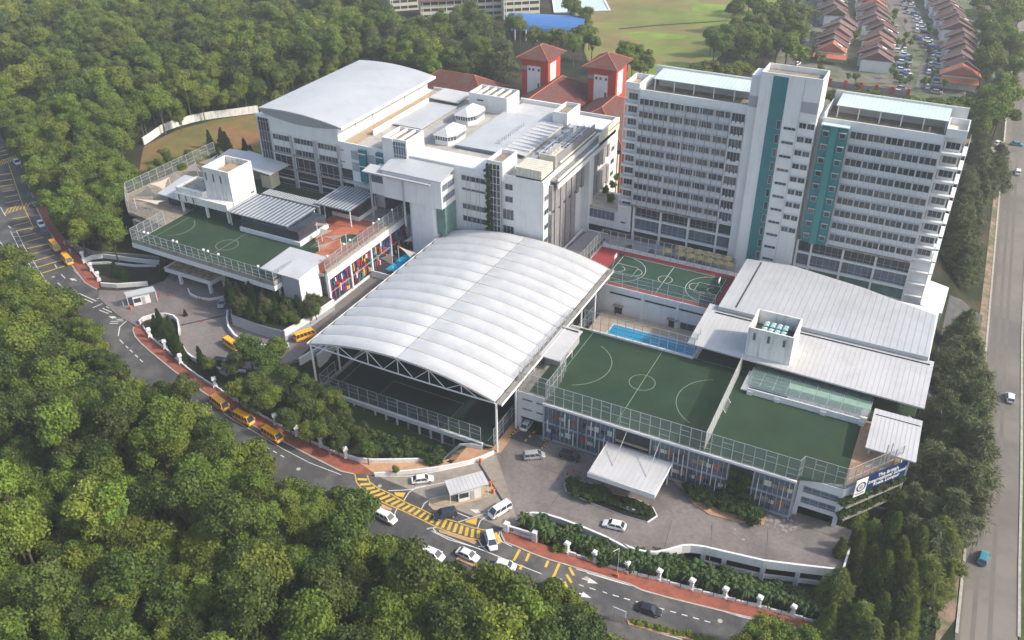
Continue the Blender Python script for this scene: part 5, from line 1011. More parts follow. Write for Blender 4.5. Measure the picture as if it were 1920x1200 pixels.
# ============================================================= background buildings
def hip(t, name, x0, x1, y0, y1, z0, h, m, over=.8, ridge=None, ax='y'):
    x0 -= over; x1 += over; y0 -= over; y1 += over; w = min(x1 - x0, y1 - y0) / 2
    if ax == 'y': r0, r1 = ((x0 + x1) / 2, min(y0 + w, (y0 + y1) / 2), z0 + h), ((x0 + x1) / 2, max(y1 - w, (y0 + y1) / 2), z0 + h)
    else: r0, r1 = (min(x0 + w, (x0 + x1) / 2), (y0 + y1) / 2, z0 + h), (max(x1 - w, (x0 + x1) / 2), (y0 + y1) / 2, z0 + h)
    a, b, c, d_ = (x0, y0, z0), (x1, y0, z0), (x1, y1, z0), (x0, y1, z0); mb = MB()
    if ax == 'y':
        for f in ([a, b, r0], [b, c, r1, r0], [c, d_, r1], [d_, a, r0, r1]): mb.poly(f)
        hips = ((a, r0), (b, r0), (c, r1), (d_, r1), (r0, r1))
    else:
        for f in ([a, b, r1, r0], [b, c, r1], [c, d_, r0, r1], [d_, a, r0]): mb.poly(f)
        hips = ((a, r0), (b, r1), (c, r1), (d_, r0), (r0, r1))
    mb.poly([d_, c, b, a]); o = mb.build(name, m, t); b2 = MB()
    for p, q in hips:
        if math.dist(p, q) > .1: b2.tube(p, q, .16, 5)
    b2.build('ridge_cap', tileo if m is tiler else m, o); return o
RW_ = (('red_tower_house', 'red pavilion tower nearer the forest with white panel and hipped roof', -140.0, -128.7, 276), ('red_tower_house', 'red pavilion tower beside the tall slab tower with hipped roof', -115.4, -104.1, 277))
for nm, lab, x0, x1, y0 in RW_:
    z = 34.2; x0 *= 1.0; t = thing(nm, lab, 'building', (x0, y0, 6)); x0 += .9; x1 -= .9; y1 = y0 + 11.5
    bx('wall', redw, t, x0, x1, y0, y1, 5, z); hip(t, 'roof', x0, x1, y0, y1, z, 3.4, tiler, 1.6)
    bx('white_panel', white, t, x0 + 2.2, x0 + 7.2, y0 - .15, y0, 22, z - 2.6); bx('white_panel', white, t, x1, x1 + .15, y0 + 2.8, y0 + 7.5, 24, z - 2)
    for k in (2.7, 4.2, 6.2): window(t, x0 + k, x0 + k + .8, z - 4.2, z - 3.3, y0 - .15, 1)
    window(t, x0 + 6.2, x0 + 7.0, 24, 26, y0 - .15, 1); bx('dark_band', fingr, t, x0, x0 + 2.1, y0 - .1, y0, z - 4.2, z - 3.0); bx('buttress', redw, t, x1, x1 + .6, y0, y0 + 1.5, 5, z - .5)
t = thing('red_roof_block', 'long red brown hipped roof block left of the first pavilion tower', 'building', (-160, 268, 6)); bx('wall', redw, t, -176, -143, 258, 276, 5, 21); hip(t, 'roof', -178, -142, 256, 278, 21, 7.5, tiler, 1.5, ax='x')
t = thing('red_roof_block', 'red brown tiled roof block between the two pavilion towers', 'building', (-128, 262, 6)); bx('wall', redw, t, -134, -116.5, 246, 288, 5, 22); hip(t, 'roof', -135.5, -115, 244, 290, 22, 6.5, tiler, 1.2)
t = thing('red_roof_block', 'red brown tiled roof block touching the left edge of the slab tower', 'building', (-105, 262, 6)); bx('wall', redw, t, -110, -89, 244, 275, 2, 22); hip(t, 'roof', -112, -88, 242, 278, 22, 7.5, tiler, 1.2)
bx('pier', redw, t, -88.9, -86.5, 243, 246, 2, 22); bx('cream_wall', cream, t, -92.5, -89, 241.5, 244, 5, 20)
for z in (17, 13, 9): window(t, -91.5, -90, z, z + 1.6, 241.5, 1)
# school rows at the top
def slab_school(label, px0, px1, z, depth, floors, h=3.1):
    a = P(*px0, z); b = P(*px1, z); d_ = (Vector(b) - Vector(a)); L = d_.length; d_.normalize(); n_ = Vector((-d_.y, d_.x)); H = floors * h
    t = thing('school_building', label, 'building', (*a, z)); q = lambda u, v: Vector(a) + d_ * u + n_ * v
    MB().prism([tuple(q(0, 0)), tuple(q(L, 0)), tuple(q(L, depth)), tuple(q(0, depth))], z - 2, z + H).build('wall', cream, t)
    for f in range(floors):
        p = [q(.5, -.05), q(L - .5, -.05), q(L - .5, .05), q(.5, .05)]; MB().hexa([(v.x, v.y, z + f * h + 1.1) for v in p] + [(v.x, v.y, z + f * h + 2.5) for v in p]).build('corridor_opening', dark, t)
        for k in range(int(L / 4)):
            p = [q(1 + 4 * k, -.12), q(1.4 + 4 * k, -.12), q(1.4 + 4 * k, -.05), q(1 + 4 * k, -.05)]; MB().hexa([(v.x, v.y, z + f * h) for v in p] + [(v.x, v.y, z + f * h + h) for v in p]).build('column', white, t)
    r = [q(-1, -1.5), q(L + 1, -1.5), q(L + 1, depth + 1.5), q(-1, depth + 1.5)]; m0, m1 = q(-1, depth / 2), q(L + 1, depth / 2); zt = z + H; zz = zt + depth * .28; mb = MB()
    E_ = [(v.x, v.y, zt) for v in r]; R0, R1 = (m0.x, m0.y, zz), (m1.x, m1.y, zz)
    for f in ([E_[0], E_[1], R1, R0], [E_[2], E_[3], R0, R1], [E_[1], E_[2], R1], [E_[3], E_[0], R0]): mb.poly(f)
    mb.build('roof', tileb, t); return t
slab_school('cream four storey school building nearest the blue arched hall', (945, 38), (1012, 34), 6, 10, 4)
slab_school('cream school building with brown roof half hidden by trees', (790, 38), (942, 30), 6, 11, 3)
slab_school('pale school building at the top edge left of centre', (733, 22), (785, 18), 6, 12, 3)
slab_school('long brown roofed school building at the very top edge', (820, 2), (1005, -4), 6, 11, 4)
a, b = P(945, 74, 6), P(1091, 82, 6); t = thing('blue_arched_hall', 'open hall with bright blue arched metal roof by the field', 'building', (*a, 6)); mb = MB(); N = 12; D = 20
dd = Vector((b[0] - a[0], b[1] - a[1])).normalized(); nn = Vector((-dd.y, dd.x)); L = math.dist(a, b)
for k in range(N):
    A0, A1 = math.pi * k / N, math.pi * (k + 1) / N; f = lambda ang: (D / 2 - D / 2 * math.cos(ang), 10.5 + 5 * math.sin(ang)); (v0, z0), (v1, z1) = f(A0), f(A1); q = lambda u, v: Vector(a) + dd * u + nn * v
    p = [q(0, v0), q(L, v0), q(L, v1), q(0, v1)]; zz = [z0, z0, z1, z1]; mb.hexa([(w.x, w.y, z_ - .2) for w, z_ in zip(p, zz)] + [(w.x, w.y, z_) for w, z_ in zip(p, zz)])
mb.build('roof', bluer, t, smooth=False)
for k in range(8):
    for v in (0, D): w = Vector(a) + dd * (L * k / 7) + nn * v; bx('column', white, t, w.x - .25, w.x + .25, w.y - .25, w.y + .25, 4, 11)
mb = MB(); pc_ = [P(1035, -12, 6.4), P(1128, -10, 6.4), P(1143, 20, 6.4), P(1040, 24, 6.4)]; mb.prism(pc_, 5.9, 6.5).build('sports_court', glassm, kind='structure'); mb = MB(); mb.wall(pc_ + pc_[:1], 6.4, 6.9, 1.2).build('court_border', white, kind='structure')
# terrace houses
def house_mesh(m):
    L, W_, H = 12.0, 6.6, 4.6; w = MB().box(-L / 2, L / 2, 0, W_ - .3, -1.5, H); r = MB(); r.hexa([(-L / 2 - 1, 0, H - .3), (L / 2 + 1, 0, H - .3), (L / 2 + 1, W_, H - .3), (-L / 2 - 1, W_, H - .3), (-.1, 0, H + 3.4), (.1, 0, H + 3.4), (.1, W_, H + 3.4), (-.1, W_, H + 3.4)])
    r2 = MB(); r2.box(-L / 2 - 1, -.05, -.16, .16, H - .2, H - .1)
    p = MB(); 
    for s_ in (1, -1): p.hexa([(s_ * (L / 2 + 1), -.15, H - .25), (s_ * (L / 2 + 1), .15, H - .25), (0, .15, H + 3.5), (0, -.15, H + 3.5), (s_ * (L / 2 + 1), -.15, H + .1), (s_ * (L / 2 + 1), .15, H + .1), (0, .15, H + 3.85), (0, -.15, H + 3.85)])
    wn = MB()
    for s_ in (1, -1): wn.box(s_ * L / 2 - .1, s_ * L / 2 + .1, 1.2, 2.6, 3.6, 5.0); wn.box(s_ * L / 2 - .1, s_ * L / 2 + .1, 3.8, 5.2, 3.6, 5.0)
    out = []
    for nm, b, mt in (('wall', w, white), ('roof', r, m), ('party_wall', p, kerbm), ('window', wn, glassd)):
        me = bpy.data.meshes.new('house_' + nm); me.from_pydata(b.v, [], b.f); me.materials.append(mt); out.append((nm, me))
    return out
HM = [house_mesh(tileb), house_mesh(tileo), house_mesh(tiler)]
def row(px_a, px_b, nm, k0):
    a = Vector(P(*px_a, 8)); b = Vector(P(*px_b, 8)); d_ = b - a; L = d_.length; n = int(L / 6.6); ang = math.atan2(d_.y, d_.x) - math.pi / 2
    for i in range(n):
        p = a + d_ * (i / n) + Vector((-d_.y, d_.x)).normalized() * ((i * 13 + k0) % 3 - 1) * .7; end = (i == 0); t = thing('terrace_house', f'{"orange" if end and k0 != 1 else "brown"} roofed terrace house at the near end of the {nm}' if end else f'brown roofed terrace house within the {nm}', 'house', (p.x, p.y, 6.1), None if end else f'terrace houses of the {nm}'); t.rotation_euler = (0, 0, ang)
        sx = 1 + .10 * ((i * 7 + k0) % 3 - 1); zz = .5 * ((i * 5 + k0) % 4)
        ms = HM[1] if (end and k0 in (0, 2)) or (i * 7 + k0 * 3) % 23 == 1 else (HM[2] if (i + k0) % 5 == 2 else HM[0])
        for q, me in ms: o = bpy.data.objects.new(q, me); COL.objects.link(o); o.parent = t; o.location = (0, 0, zz); o.scale = (sx, 1, 1)
        if (i * 3 + k0) % 4 == 0: o = bpy.data.objects.new('skylight', ubox(white)); COL.objects.link(o); o.parent = t; o.location = (2.0, 2, zz + 7.2); o.rotation_euler = (0, rad(24), 0); o.scale = (2.2, 1.6, .2)
        if end and k0 in (0, 2): o = bpy.data.objects.new('porch_roof', ubox(tileo)); COL.objects.link(o); o.parent = t; o.location = (-7, -4.2, zz + 2.6); o.rotation_euler = (rad(14), 0, 0); o.scale = (14, 4.4, .2)
row((1553, 108), (1578, 55), 'left row of terraces', 0); row((1562, 46), (1556, -50), 'upper left row of terraces', 3); row((1640, 128), (1650, 68), 'middle row of terraces', 1); row((1640, 60), (1620, -60), 'upper middle row of terraces', 4)
row((1800, 160), (1798, 80), 'right row of terraces', 2); row((1795, 70), (1728, -60), 'upper right row of terraces', 5)
t = thing('fence_wall', 'dark estate boundary fence with orange red posts behind the tower', 'fence', (*P(1600, 165, 7), 6)); pts = [P(1556, 158, 7), P(1702, 178, 7)]
MB().wall(pts, 5.8, 8.6, .3).build('panel', fingr, t)
for k in range(6): u = k / 5; x, y = pts[0][0] + (pts[1][0] - pts[0][0]) * u, pts[0][1] + (pts[1][1] - pts[0][1]) * u; bx('post', redw, t, x - .7, x + .7, y - .6, y + .3, 5.8, 9.6)
# bank retaining wall
lowwall('retaining_wall', gp([(270, 272), (285, 262), (305, 248), (330, 238), (365, 228), (400, 222), (440, 217), (485, 211)]), 2.6, .5, 'long pale curved retaining wall at the top of the dry grass bank', m=whited)
# entrance sign wall
t = thing('entrance_sign_wall', 'white sign wall with crest and small lettering at the gate', 'sign', (*G(975, 1003), 0)); A, B2 = Vector(G(950, 996)), Vector(G(1003, 1014)); d_ = (B2 - A).normalized(); n_ = Vector((d_.y, -d_.x)); z = g(*A)
MB().wall([tuple(A), tuple(B2)], z - 1, z + 1.7, .35).build('panel', white, t)
for q in (A, B2): bx('pier', white, t, q.x - .5, q.x + .5, q.y - .5, q.y + .5, z - 1, z + 2.2)
rm = Matrix(((d_.x, 0, n_.x, 0), (d_.y, 0, n_.y, 0), (0, 1, 0, 0), (0, 0, 0, 1))); q = A + d_ * 3.6 + n_ * .2; text('THE BRITISH INTERNATIONAL SCHOOL\nKUALA LUMPUR', .26, (q.x, q.y, z + .95), rm, fingr, t)
q = A + d_ * 1.1 + n_ * .2; rb = MB(); cc = Vector((q.x, q.y, z + 1.0))
for k in range(16):
    a0, a1 = 2 * math.pi * k / 16, 2 * math.pi * (k + 1) / 16; f = lambda a_, r: tuple(cc + rm.to_3x3() @ Vector((math.cos(a_) * r, math.sin(a_) * r, .01))); rb.poly([f(a0, .18), f(a0, .4), f(a1, .4), f(a1, .18)][::-1])
rb.build('crest', navy, t)
# gatehouses
def gatehouse(label, roofpx, z, wallpx, wz, m=roofw):
    t = thing('guard_house', label, 'hut', (*P(*wallpx[0], wz), wz)); q = [P(*p, z) for p in roofpx]
    roof_sheet(t, 'roof', [(*q[0], z - .1), (*q[1], z - .1), (*q[2], z + .15), (*q[3], z + .15)], m, .3, 10)
    w = [P(*p, wz) for p in wallpx]; d1 = Vector(w[1]) - Vector(w[0]); n_ = Vector((-d1.y, d1.x)).normalized() * 2.3; w4 = [w[0], w[1], (w[1][0] + n_.x, w[1][1] + n_.y), (w[0][0] + n_.x, w[0][1] + n_.y)]
    MB().prism(w4, wz - .3, z - .3).build('wall', white, t); u = d1.normalized(); nn = -n_.normalized(); L = d1.length
    f = lambda a0, a1, z0, z1, off=.06: MB().hexa([(*(Vector(w[0]) + u * a0 + nn * off), z0), (*(Vector(w[0]) + u * a1 + nn * off), z0), (*(Vector(w[0]) + u * a1), z0), (*(Vector(w[0]) + u * a0), z0), (*(Vector(w[0]) + u * a0 + nn * off), z1), (*(Vector(w[0]) + u * a1 + nn * off), z1), (*(Vector(w[0]) + u * a1), z1), (*(Vector(w[0]) + u * a0), z1)])
    f(L * .05, L * .45, wz + .9, wz + 2.1).build('window', glassd, t); f(L * .52, L * .70, wz + .1, wz + 2.2).build('door', grey, t)
    for p in q: MB().tube((p[0] * .96 + .04 * q[0][0], p[1], wz), (p[0] * .96 + .04 * q[0][0], p[1], z - .2), .07).build('post', steelw, t) if p in (q[0], q[1]) else None
gatehouse('small guard house under a white canopy on the gate island', zd([(1110, 475), (1505, 358), (1440, 238), (1055, 340)]), 3.6, zd([(1200, 555), (1430, 500)]), .2)
gatehouse('guard house with pale roof at the left entrance', zb([(725, 535), (975, 480), (955, 450), (702, 503)]), 8.6, zb([(795, 620), (940, 585)]), LZ_, roofw2)
# trench drains and barrier arms
for nm, pts, z, lab in (('drain_grate', zd([(1410, 165), (1650, 545)]), .12, 0), ('drain_grate', zb([(1190, 785), (1590, 695)]), 5.12, 0)):
    MB().wall([P(*p, z) for p in pts], z - .05, z + .03, .45).build('drain_grate', dark, kind='structure')
def barrier(px, z, label):
    x, y = P(*px, z); t = thing('barrier_post', label, 'barrier', (x, y, z)); bx('housing', orange, t, x - .25, x + .25, y - .25, y + .25, z, z + 1.0); MB().tube((x, y, z + .9), (x + 1.0, y + .3, z + 1.5), .05).build('arm', redp, t)
barrier(zd([(1525, 385)])[0], .3, 'orange barrier housing at the corner of the guard house canopy'); barrier(zd([(1550, 455)])[0], .3, 'orange barrier housing on the tip of the gate island'); barrier(zd([(1420, 150)])[0], .12, 'red barrier at the end of the brick ramp'); barrier(zb([(765, 645)])[0], 5.1, 'orange barrier housing before the left guard house')
# wing entrance ramp with chevron kerbs
MB().prism([P(*p, .14) for p in [(953, 820), (985, 803), (1026, 831), (1016, 841)]], .1, .14).build('garage_ramp', asph, kind='structure')
cm = MB(); cy = MB()
for a_, b_ in (((955, 819), (968, 806)), ((984, 828), (1006, 806)), ((1016, 841), (1025, 829))):
    for k in range(6):
        p = P(a_[0] + (b_[0] - a_[0]) * k / 6, a_[1] + (b_[1] - a_[1]) * k / 6, .2); q = P(a_[0] + (b_[0] - a_[0]) * (k + 1) / 6, a_[1] + (b_[1] - a_[1]) * (k + 1) / 6, .2); (cm if k % 2 else cy).wall([p, q], .1, .38, .3)
cm.build('chevron_kerb', blackm, kind='structure'); cy.build('chevron_kerb', yel, kind='structure')
# forecourt planting island
isl = [P(*p, .2) for p in [(1058, 907), (1080, 900), (1110, 908), (1150, 927), (1190, 935), (1225, 952), (1233, 968), (1215, 980), (1170, 967), (1110, 944), (1060, 921)]]
MB().prism(isl, .1, .4).build('planted_island', white, kind='structure'); MB().prism([(x * .97 + .03 * -41, y * .97 + .03 * 121) for x, y in isl], .4, .46).build('planting_soil', soil, kind='structure')
o = MB().wall([P(1143, 938, 1), P(1192, 957, 1)], .4, 1.1, .3).build('island_wall', white); tag(o, 'short white wall inside the forecourt planting island', 'wall')
kp = [P(*p, .2) for p in [(1262, 903), (1285, 920), (1300, 945), (1330, 965), (1380, 978), (1432, 985), (1436, 970), (1390, 968), (1340, 950), (1310, 930), (1290, 905)]]
MB().prism(kp, .1, .3).build('planting_kerb', sandp, kind='structure')
bed2 = [P(*p, .2) for p in [(1275, 900), (1300, 925), (1340, 952), (1390, 968), (1432, 973), (1440, 950), (1330, 910)]]; MB().prism(bed2, .1, .34).build('planting_soil', soil, kind='structure')
# umbrellas on the terrace behind the court
um = mat('yellow_umbrella_canvas', (.50, .38, .10), .8, .1); ume = MB()
for k in range(8): a0, a1 = math.pi * k / 4, math.pi * (k + 1) / 4; ume.poly([(1.5 * math.cos(a0), 1.5 * math.sin(a0), 0), (1.5 * math.cos(a1), 1.5 * math.sin(a1), 0), (0, 0, .8)])
ume_m = bpy.data.meshes.new('umbrella_canopy'); ume_m.from_pydata(ume.v, [], ume.f); ume_m.materials.append(um)
for k in range(13):
    x = -58.5 + 2.6 * (k % 6) + (1.2 if k > 5 else 0) - (4 if k == 12 else 0); y = 211.3 if k < 6 else 208.2; t = thing('umbrella', 'small yellow parasol on the terrace between court and tower', 'umbrella', (x, y, 8), 'yellow parasols on the tower terrace'); inst('canopy', ume_m, t, (x, y, 10.2)); MB().tube((x, y, 8), (x, y, 11), .05, 5).build('pole', steel, t)

# joints, stains and drain covers on the paving
jb = MB()
for a_, b_ in (((1050, 925), (1000, 990)), ((1260, 975), (1245, 1030)), ((1335, 980), (1330, 1060)), ((1440, 990), (1435, 1080)), ((965, 860), (1055, 890)), ((1180, 985), (1130, 1040)), ((1100, 890), (1060, 915)), ((1500, 985), (1560, 1005))): bandmb(jb, [P(*a_, .11), P(*b_, .11)], .10, flat(.115), 0, 60)
jb.build('paving_joint', asph, kind='structure')
stn = mat('dried_white_spill', (.27, .25, .235), .9, .3, 2.5); r5 = random.Random(4)
for cx5, cy5, R5, n5 in ((1455, 978, 3.2, 26), (1475, 985, 2.2, 14), (1385, 1005, 3.0, 7)):
    sb5 = MB(); c5 = P(cx5, cy5, .1)
    for k in range(n5):
        q5 = (c5[0] + r5.gauss(0, R5 * .35), c5[1] + r5.gauss(0, R5 * .35)); rr5 = r5.uniform(.1, .5); sb5.poly([(q5[0] + math.cos(t5) * rr5 * r5.uniform(.5, 1.4), q5[1] + math.sin(t5) * rr5 * r5.uniform(.5, 1.2), .118 + .0015 * k) for t5 in [j * .9 for j in range(7)]])
    sb5.build('paving_spill', stn, kind='stuff')
for px5 in ((712, 912), (300, 640), (560, 880), (1100, 1085), (1350, 1165), (100, 520), (60, 430)):
    x5, y5 = G(*px5); z5 = g(x5, y5) + .1; tag(MB().prism(arcpts(x5, y5, .45, 0, 330, 10), z5, z5 + .02).build('manhole_cover', kerbm), 'round drain cover set in the road surface', 'drain cover', 'drain covers in the roads')
# ============================================================= VEGETATION
def ico(sub):
    bm = bmesh.new(); bmesh.ops.create_icosphere(bm, subdivisions=sub, radius=1); v = np.array([x.co[:] for x in bm.verts]); f = [[q.index for q in p.verts] for p in bm.faces]; bm.free(); return v, np.array(f)
IV, IF = ico(1)
def crown_arrays(seed, style='broad', npuff=26, nleaf=120, ls=.36):
    r = np.random.RandomState(seed); pf = []
    for i in range(npuff):
        if style == 'broad':
            th = r.uniform(0, 2 * math.pi); cz = r.uniform(-.25, 1); s_ = math.sqrt(1 - cz * cz); rr = r.uniform(.35, 1.0)
            p = np.array([s_ * math.cos(th) * 2.9 * rr, s_ * math.sin(th) * 2.9 * rr, cz * 4.2 * rr]); pr = r.uniform(1.05, 1.85)
        elif style == 'low':
            th = r.uniform(0, 2 * math.pi); rr = math.sqrt(r.uniform(0, 1)); p = np.array([math.cos(th) * 5.2 * rr, math.sin(th) * 5.2 * rr, 1.9 * (1 - rr * rr) + r.uniform(-.6, .4)]); pr = r.uniform(1.0, 1.8)
        elif style == 'cone':
            u = (i + .5) / npuff; th = i * 2.4; rad_ = 2.2 * (1 - u) ** .9 + .05; p = np.array([math.cos(th) * rad_ * .75, math.sin(th) * rad_ * .75, u * 9.5 - 3.5]); pr = .32 + .75 * (1 - u)
        elif style == 'spray':
            u = (i + .5) / npuff; th = i * 2.4 + r.uniform(-.5, .5); rad_ = 3.9 * (1 - u) ** .6 * r.uniform(.5, 1.15); p = np.array([math.cos(th) * rad_, math.sin(th) * rad_, u * 10 - 4.5 + r.uniform(-.6, .6)]); pr = r.uniform(.7, 1.5) * (1.2 - .55 * u)
        else:
            th = r.uniform(0, 2 * math.pi); rr = r.uniform(0, 1); p = np.array([math.cos(th) * .9 * rr, math.sin(th) * .9 * rr, r.uniform(0, 1.0)]); pr = r.uniform(.4, .75)
        pf.append((p, pr))
    V = []; F = []; n0 = 0
    for p, pr in pf:
        sc = np.array([1, 1, .85 if style != 'cone' else 1.2]) * pr
        jit = 1 + r.uniform(-.16, .16, (len(IV), 1)); V.append(IV * jit * sc * (.60 if style == 'spray' else .74) + p); F += (IF + n0).tolist(); n0 += len(IV)
        d = r.normal(size=(nleaf, 3)); d /= np.linalg.norm(d, axis=1)[:, None]; d[:, 2] = np.where(d[:, 2] < -.4, -d[:, 2], d[:, 2])
        c = d * sc * (r.uniform(.55, 1.35, (nleaf, 1)) if style == 'spray' else r.uniform(.74, 1.22, (nleaf, 1))) + p
        nrm = d + r.normal(size=(nleaf, 3)) * .55; nrm /= np.linalg.norm(nrm, axis=1)[:, None]
        u = np.cross(nrm, r.normal(size=(nleaf, 3))); u /= np.linalg.norm(u, axis=1)[:, None]; w = np.cross(nrm, u)
        lsz = ls * r.uniform(.6, 1.25, (nleaf, 1)) * (.55 if style == 'shrub' else 1)
        asp = .62 if style in ('broad', 'low', 'shrub') else (.16 if style == 'spray' else .30)
        if style in ('spray', 'cone'): u = d * .6 + np.array([0, 0, -.25 if style == 'spray' else .8]) + r.normal(size=(nleaf, 3)) * .3; u /= np.linalg.norm(u, axis=1)[:, None]; w = np.cross(nrm, u); lsz = lsz * (2.0 if style == 'spray' else 1.5)
        a = c - u * lsz; b = c - w * lsz * asp; e = c + u * lsz; f_ = c + w * lsz * asp
        q = np.stack([a, b, e, f_], 1).reshape(-1, 3); V.append(q); F += [[n0 + 4 * k, n0 + 4 * k + 1, n0 + 4 * k + 2, n0 + 4 * k + 3] for k in range(nleaf)]; n0 += 4 * nleaf
    return np.concatenate(V), F, pf
def crown_mesh(name, m, *a, **k):
    V, F, pf = crown_arrays(*a, **k); me = bpy.data.meshes.new(name); me.from_pydata(V.tolist(), [], F); me.materials.append(m); return me, pf
def trunk_mesh(pf, H, r0=.28):
    b = MB(); b.tube((0, 0, -2), (0, 0, H * .75), r0, 7, r0 * .6)
    for p, pr in pf[::max(1, len(pf) // 9)]: b.tube((0, 0, H * .6 + .02 * pr), (p[0] * .8, p[1] * .8, H + p[2] * .8), r0 * .42, 5, .05)
    me = bpy.data.meshes.new('trunk'); me.from_pydata(b.v, [], b.f); me.materials.append(bark); return me
def proto(kind, m, n, H, **k):
    out = []
    for i in range(n): me, pf = crown_mesh('crown', m, 100 * i + len(kind) * 7 + 3, kind, **k); out.append((me, trunk_mesh(pf, H), H))
    return out
BROAD = proto('broad', leaf, 9, 8.5, npuff=17, nleaf=290, ls=.25); LOW = proto('low', leaf, 3, 7.0, npuff=32, nleaf=120, ls=.4)
BROADD = []
for me, tr, H in BROAD: q = me.copy(); q.materials[0] = leafg; BROADD.append((q, tr, H))
BROADL = []
for me, tr, H in BROAD: q = me.copy(); q.materials[0] = leafl; BROADL.append((q, tr, H))
SPRAYD = []
CONE = proto('cone', leafb, 4, 4.0, npuff=30, nleaf=110, ls=.26); SPRAY = proto('spray', leafc, 6, 6.5, npuff=46, nleaf=120, ls=.36); SHRUB = proto('shrub', leafb, 4, .4, npuff=9, nleaf=90, ls=.3); SHRUBY = proto('shrub', leafy, 2, .4, npuff=8, nleaf=80, ls=.3)
CONEC = proto('cone', leafd, 4, 4.0, npuff=54, nleaf=110, ls=.24)
def tree(pr, x, y, z, s_, name, label, cat='tree', group=None, sz=1.0, trunk=True):
    me, tr, H = pr; t = bpy.data.objects.new(name, None); COL.objects.link(t); t.empty_display_size = .3; t.location = (x, y, z); t.rotation_euler = (0, 0, rnd.uniform(0, 6.28)); t['label'] = label; t['category'] = cat
    if group: t['group'] = group
    c = bpy.data.objects.new('crown', me); COL.objects.link(c); c.parent = t; c.location = (0, 0, H * s_ * sz); c.scale = (s_, s_, s_ * rnd.uniform(.9, 1.1)); c.rotation_euler = (rnd.uniform(-.08, .08), rnd.uniform(-.08, .08), 0)
    if trunk: k = bpy.data.objects.new('trunk', tr); COL.objects.link(k); k.parent = t; k.scale = (s_, s_, s_ * sz)
    return t
def inside(p, poly):
    x, y = p; c = False; n = len(poly)
    for i in range(n):
        (x1, y1), (x2, y2) = poly[i], poly[i - 1]
        if (y1 > y) != (y2 > y) and x < (x2 - x1) * (y - y1) / (y2 - y1) + x1: c = not c
    return c
def project(p):
    q = RW.T @ (np.array(p) - np.array([0, 0, HCAM])); return CX + FPX * q[0] / q[2], CY + FPX * q[1] / q[2]
def scatter(polypx, zc, step, jit=.35, bounds=None, avoid=None):
    w = [P(*p, 4 + zc) for p in polypx]; x0, x1 = min(p[0] for p in w), max(p[0] for p in w); y0, y1 = min(p[1] for p in w), max(p[1] for p in w); out = []; j = 0; y = y0
    while y < y1:
        x = x0 + (step / 2 if j % 2 else 0)
        while x < x1:
            a, b = x + rnd.uniform(-jit, jit) * step, y + rnd.uniform(-jit, jit) * step; z = g(a, b); pp = project((a, b, z + zc))
            if inside(pp, polypx) and not (avoid and avoid(a, b)): out.append((a, b, z, pp))
            x += step
        y += step * .87; j += 1
    return out
fpoly = [(-60, 455), (0, 470), (40, 500), (62, 545), (100, 560), (140, 585), (170, 625), (205, 670), (240, 705), (285, 700), (330, 720), (370, 712), (372, 765), (388, 812), (430, 835), (465, 870), (520, 892), (580, 885), (630, 905), (662, 935), (676, 975), (700, 1015), (765, 1035), (790, 1068), (850, 1064), (905, 1082), (960, 1098), (1010, 1080), (1050, 1100), (1085, 1120), (1130, 1135), (1150, 1180), (1150, 1290), (600, 1380), (-60, 1330)]
pts = scatter(fpoly, 9.0, 5.25, jit=.45); pts.sort(key=lambda q: q[1] ** 2 + q[0] ** 2); NI = 235; print('lower forest', len(pts))
for i, (x, y, z, pp) in enumerate(pts[:NI]):
    zn = 'forest trees below the road'; edge = not inside((pp[0] + 34, pp[1] - 30), fpoly); tree((BROAD, BROAD, BROADL, BROADD, BROAD, BROADD)[int(4 * (1 + mnoise.noise(Vector((x * .05, y * .05, 0)))) + rnd.uniform(0, 2)) % 6][(i * 5) % 9], x, y, z, rnd.choice((.7, .8, .9)) if edge else rnd.choice((.6, .75, .85, .95, 1.1, 1.3)), 'forest_tree', 'leafy green tree in the dense wood on the near side of the road', group=zn, sz=rnd.uniform(.72, 1.28))
LOWREST = pts[NI:]
# upper forest: nearest ones individually, far rest joined as one mass
upoly = [(-60, -60), (600, -30), (720, 20), (800, 60), (870, 30), (935, 45), (962, 90), (945, 112), (890, 120), (830, 140), (795, 145), (690, 85), (590, 135), (500, 172), (470, 178), (410, 188), (330, 203), (262, 228), (235, 265), (225, 310), (250, 350), (225, 375), (225, 430), (200, 452), (140, 432), (118, 412), (95, 385), (70, 350), (50, 300), (28, 265), (10, 200), (4, 100), (-60, 60)]
up = scatter(upoly, 8.5, 6.6, avoid=lambda a, b: (-186 < a < -85 and 140 < b < 246)); up.sort(key=lambda q: -q[3][1]); print('upper forest', len(up))
for i, (x, y, z, pp) in enumerate(up[:65]):
    tree(BROAD[(i * 4) % 9], x, y, z, rnd.uniform(.9, 1.3), 'forest_tree', 'leafy green tree in the hillside wood behind the left block', group='forest trees on the hillside', sz=rnd.uniform(.72, .95))
PC = bpy.data.collections.new('forest_kinds')      # shapes used by the far forest only
for k in range(7):
    me, tr, H = BROAD[k]; b = bmesh.new(); b.from_mesh(me); bmesh.ops.translate(b, verts=b.verts, vec=(0, 0, H)); n0 = len(b.faces); b.from_mesh(tr)
    for f in b.faces[:]: f.material_index = 0
    q = bpy.data.meshes.new('far_tree'); b.to_mesh(q); b.free(); q.materials.append((leaf, leaf, leafl, leafg, leaf, leafg, leaf)[k]); PC.objects.link(bpy.data.objects.new('far_tree', q))
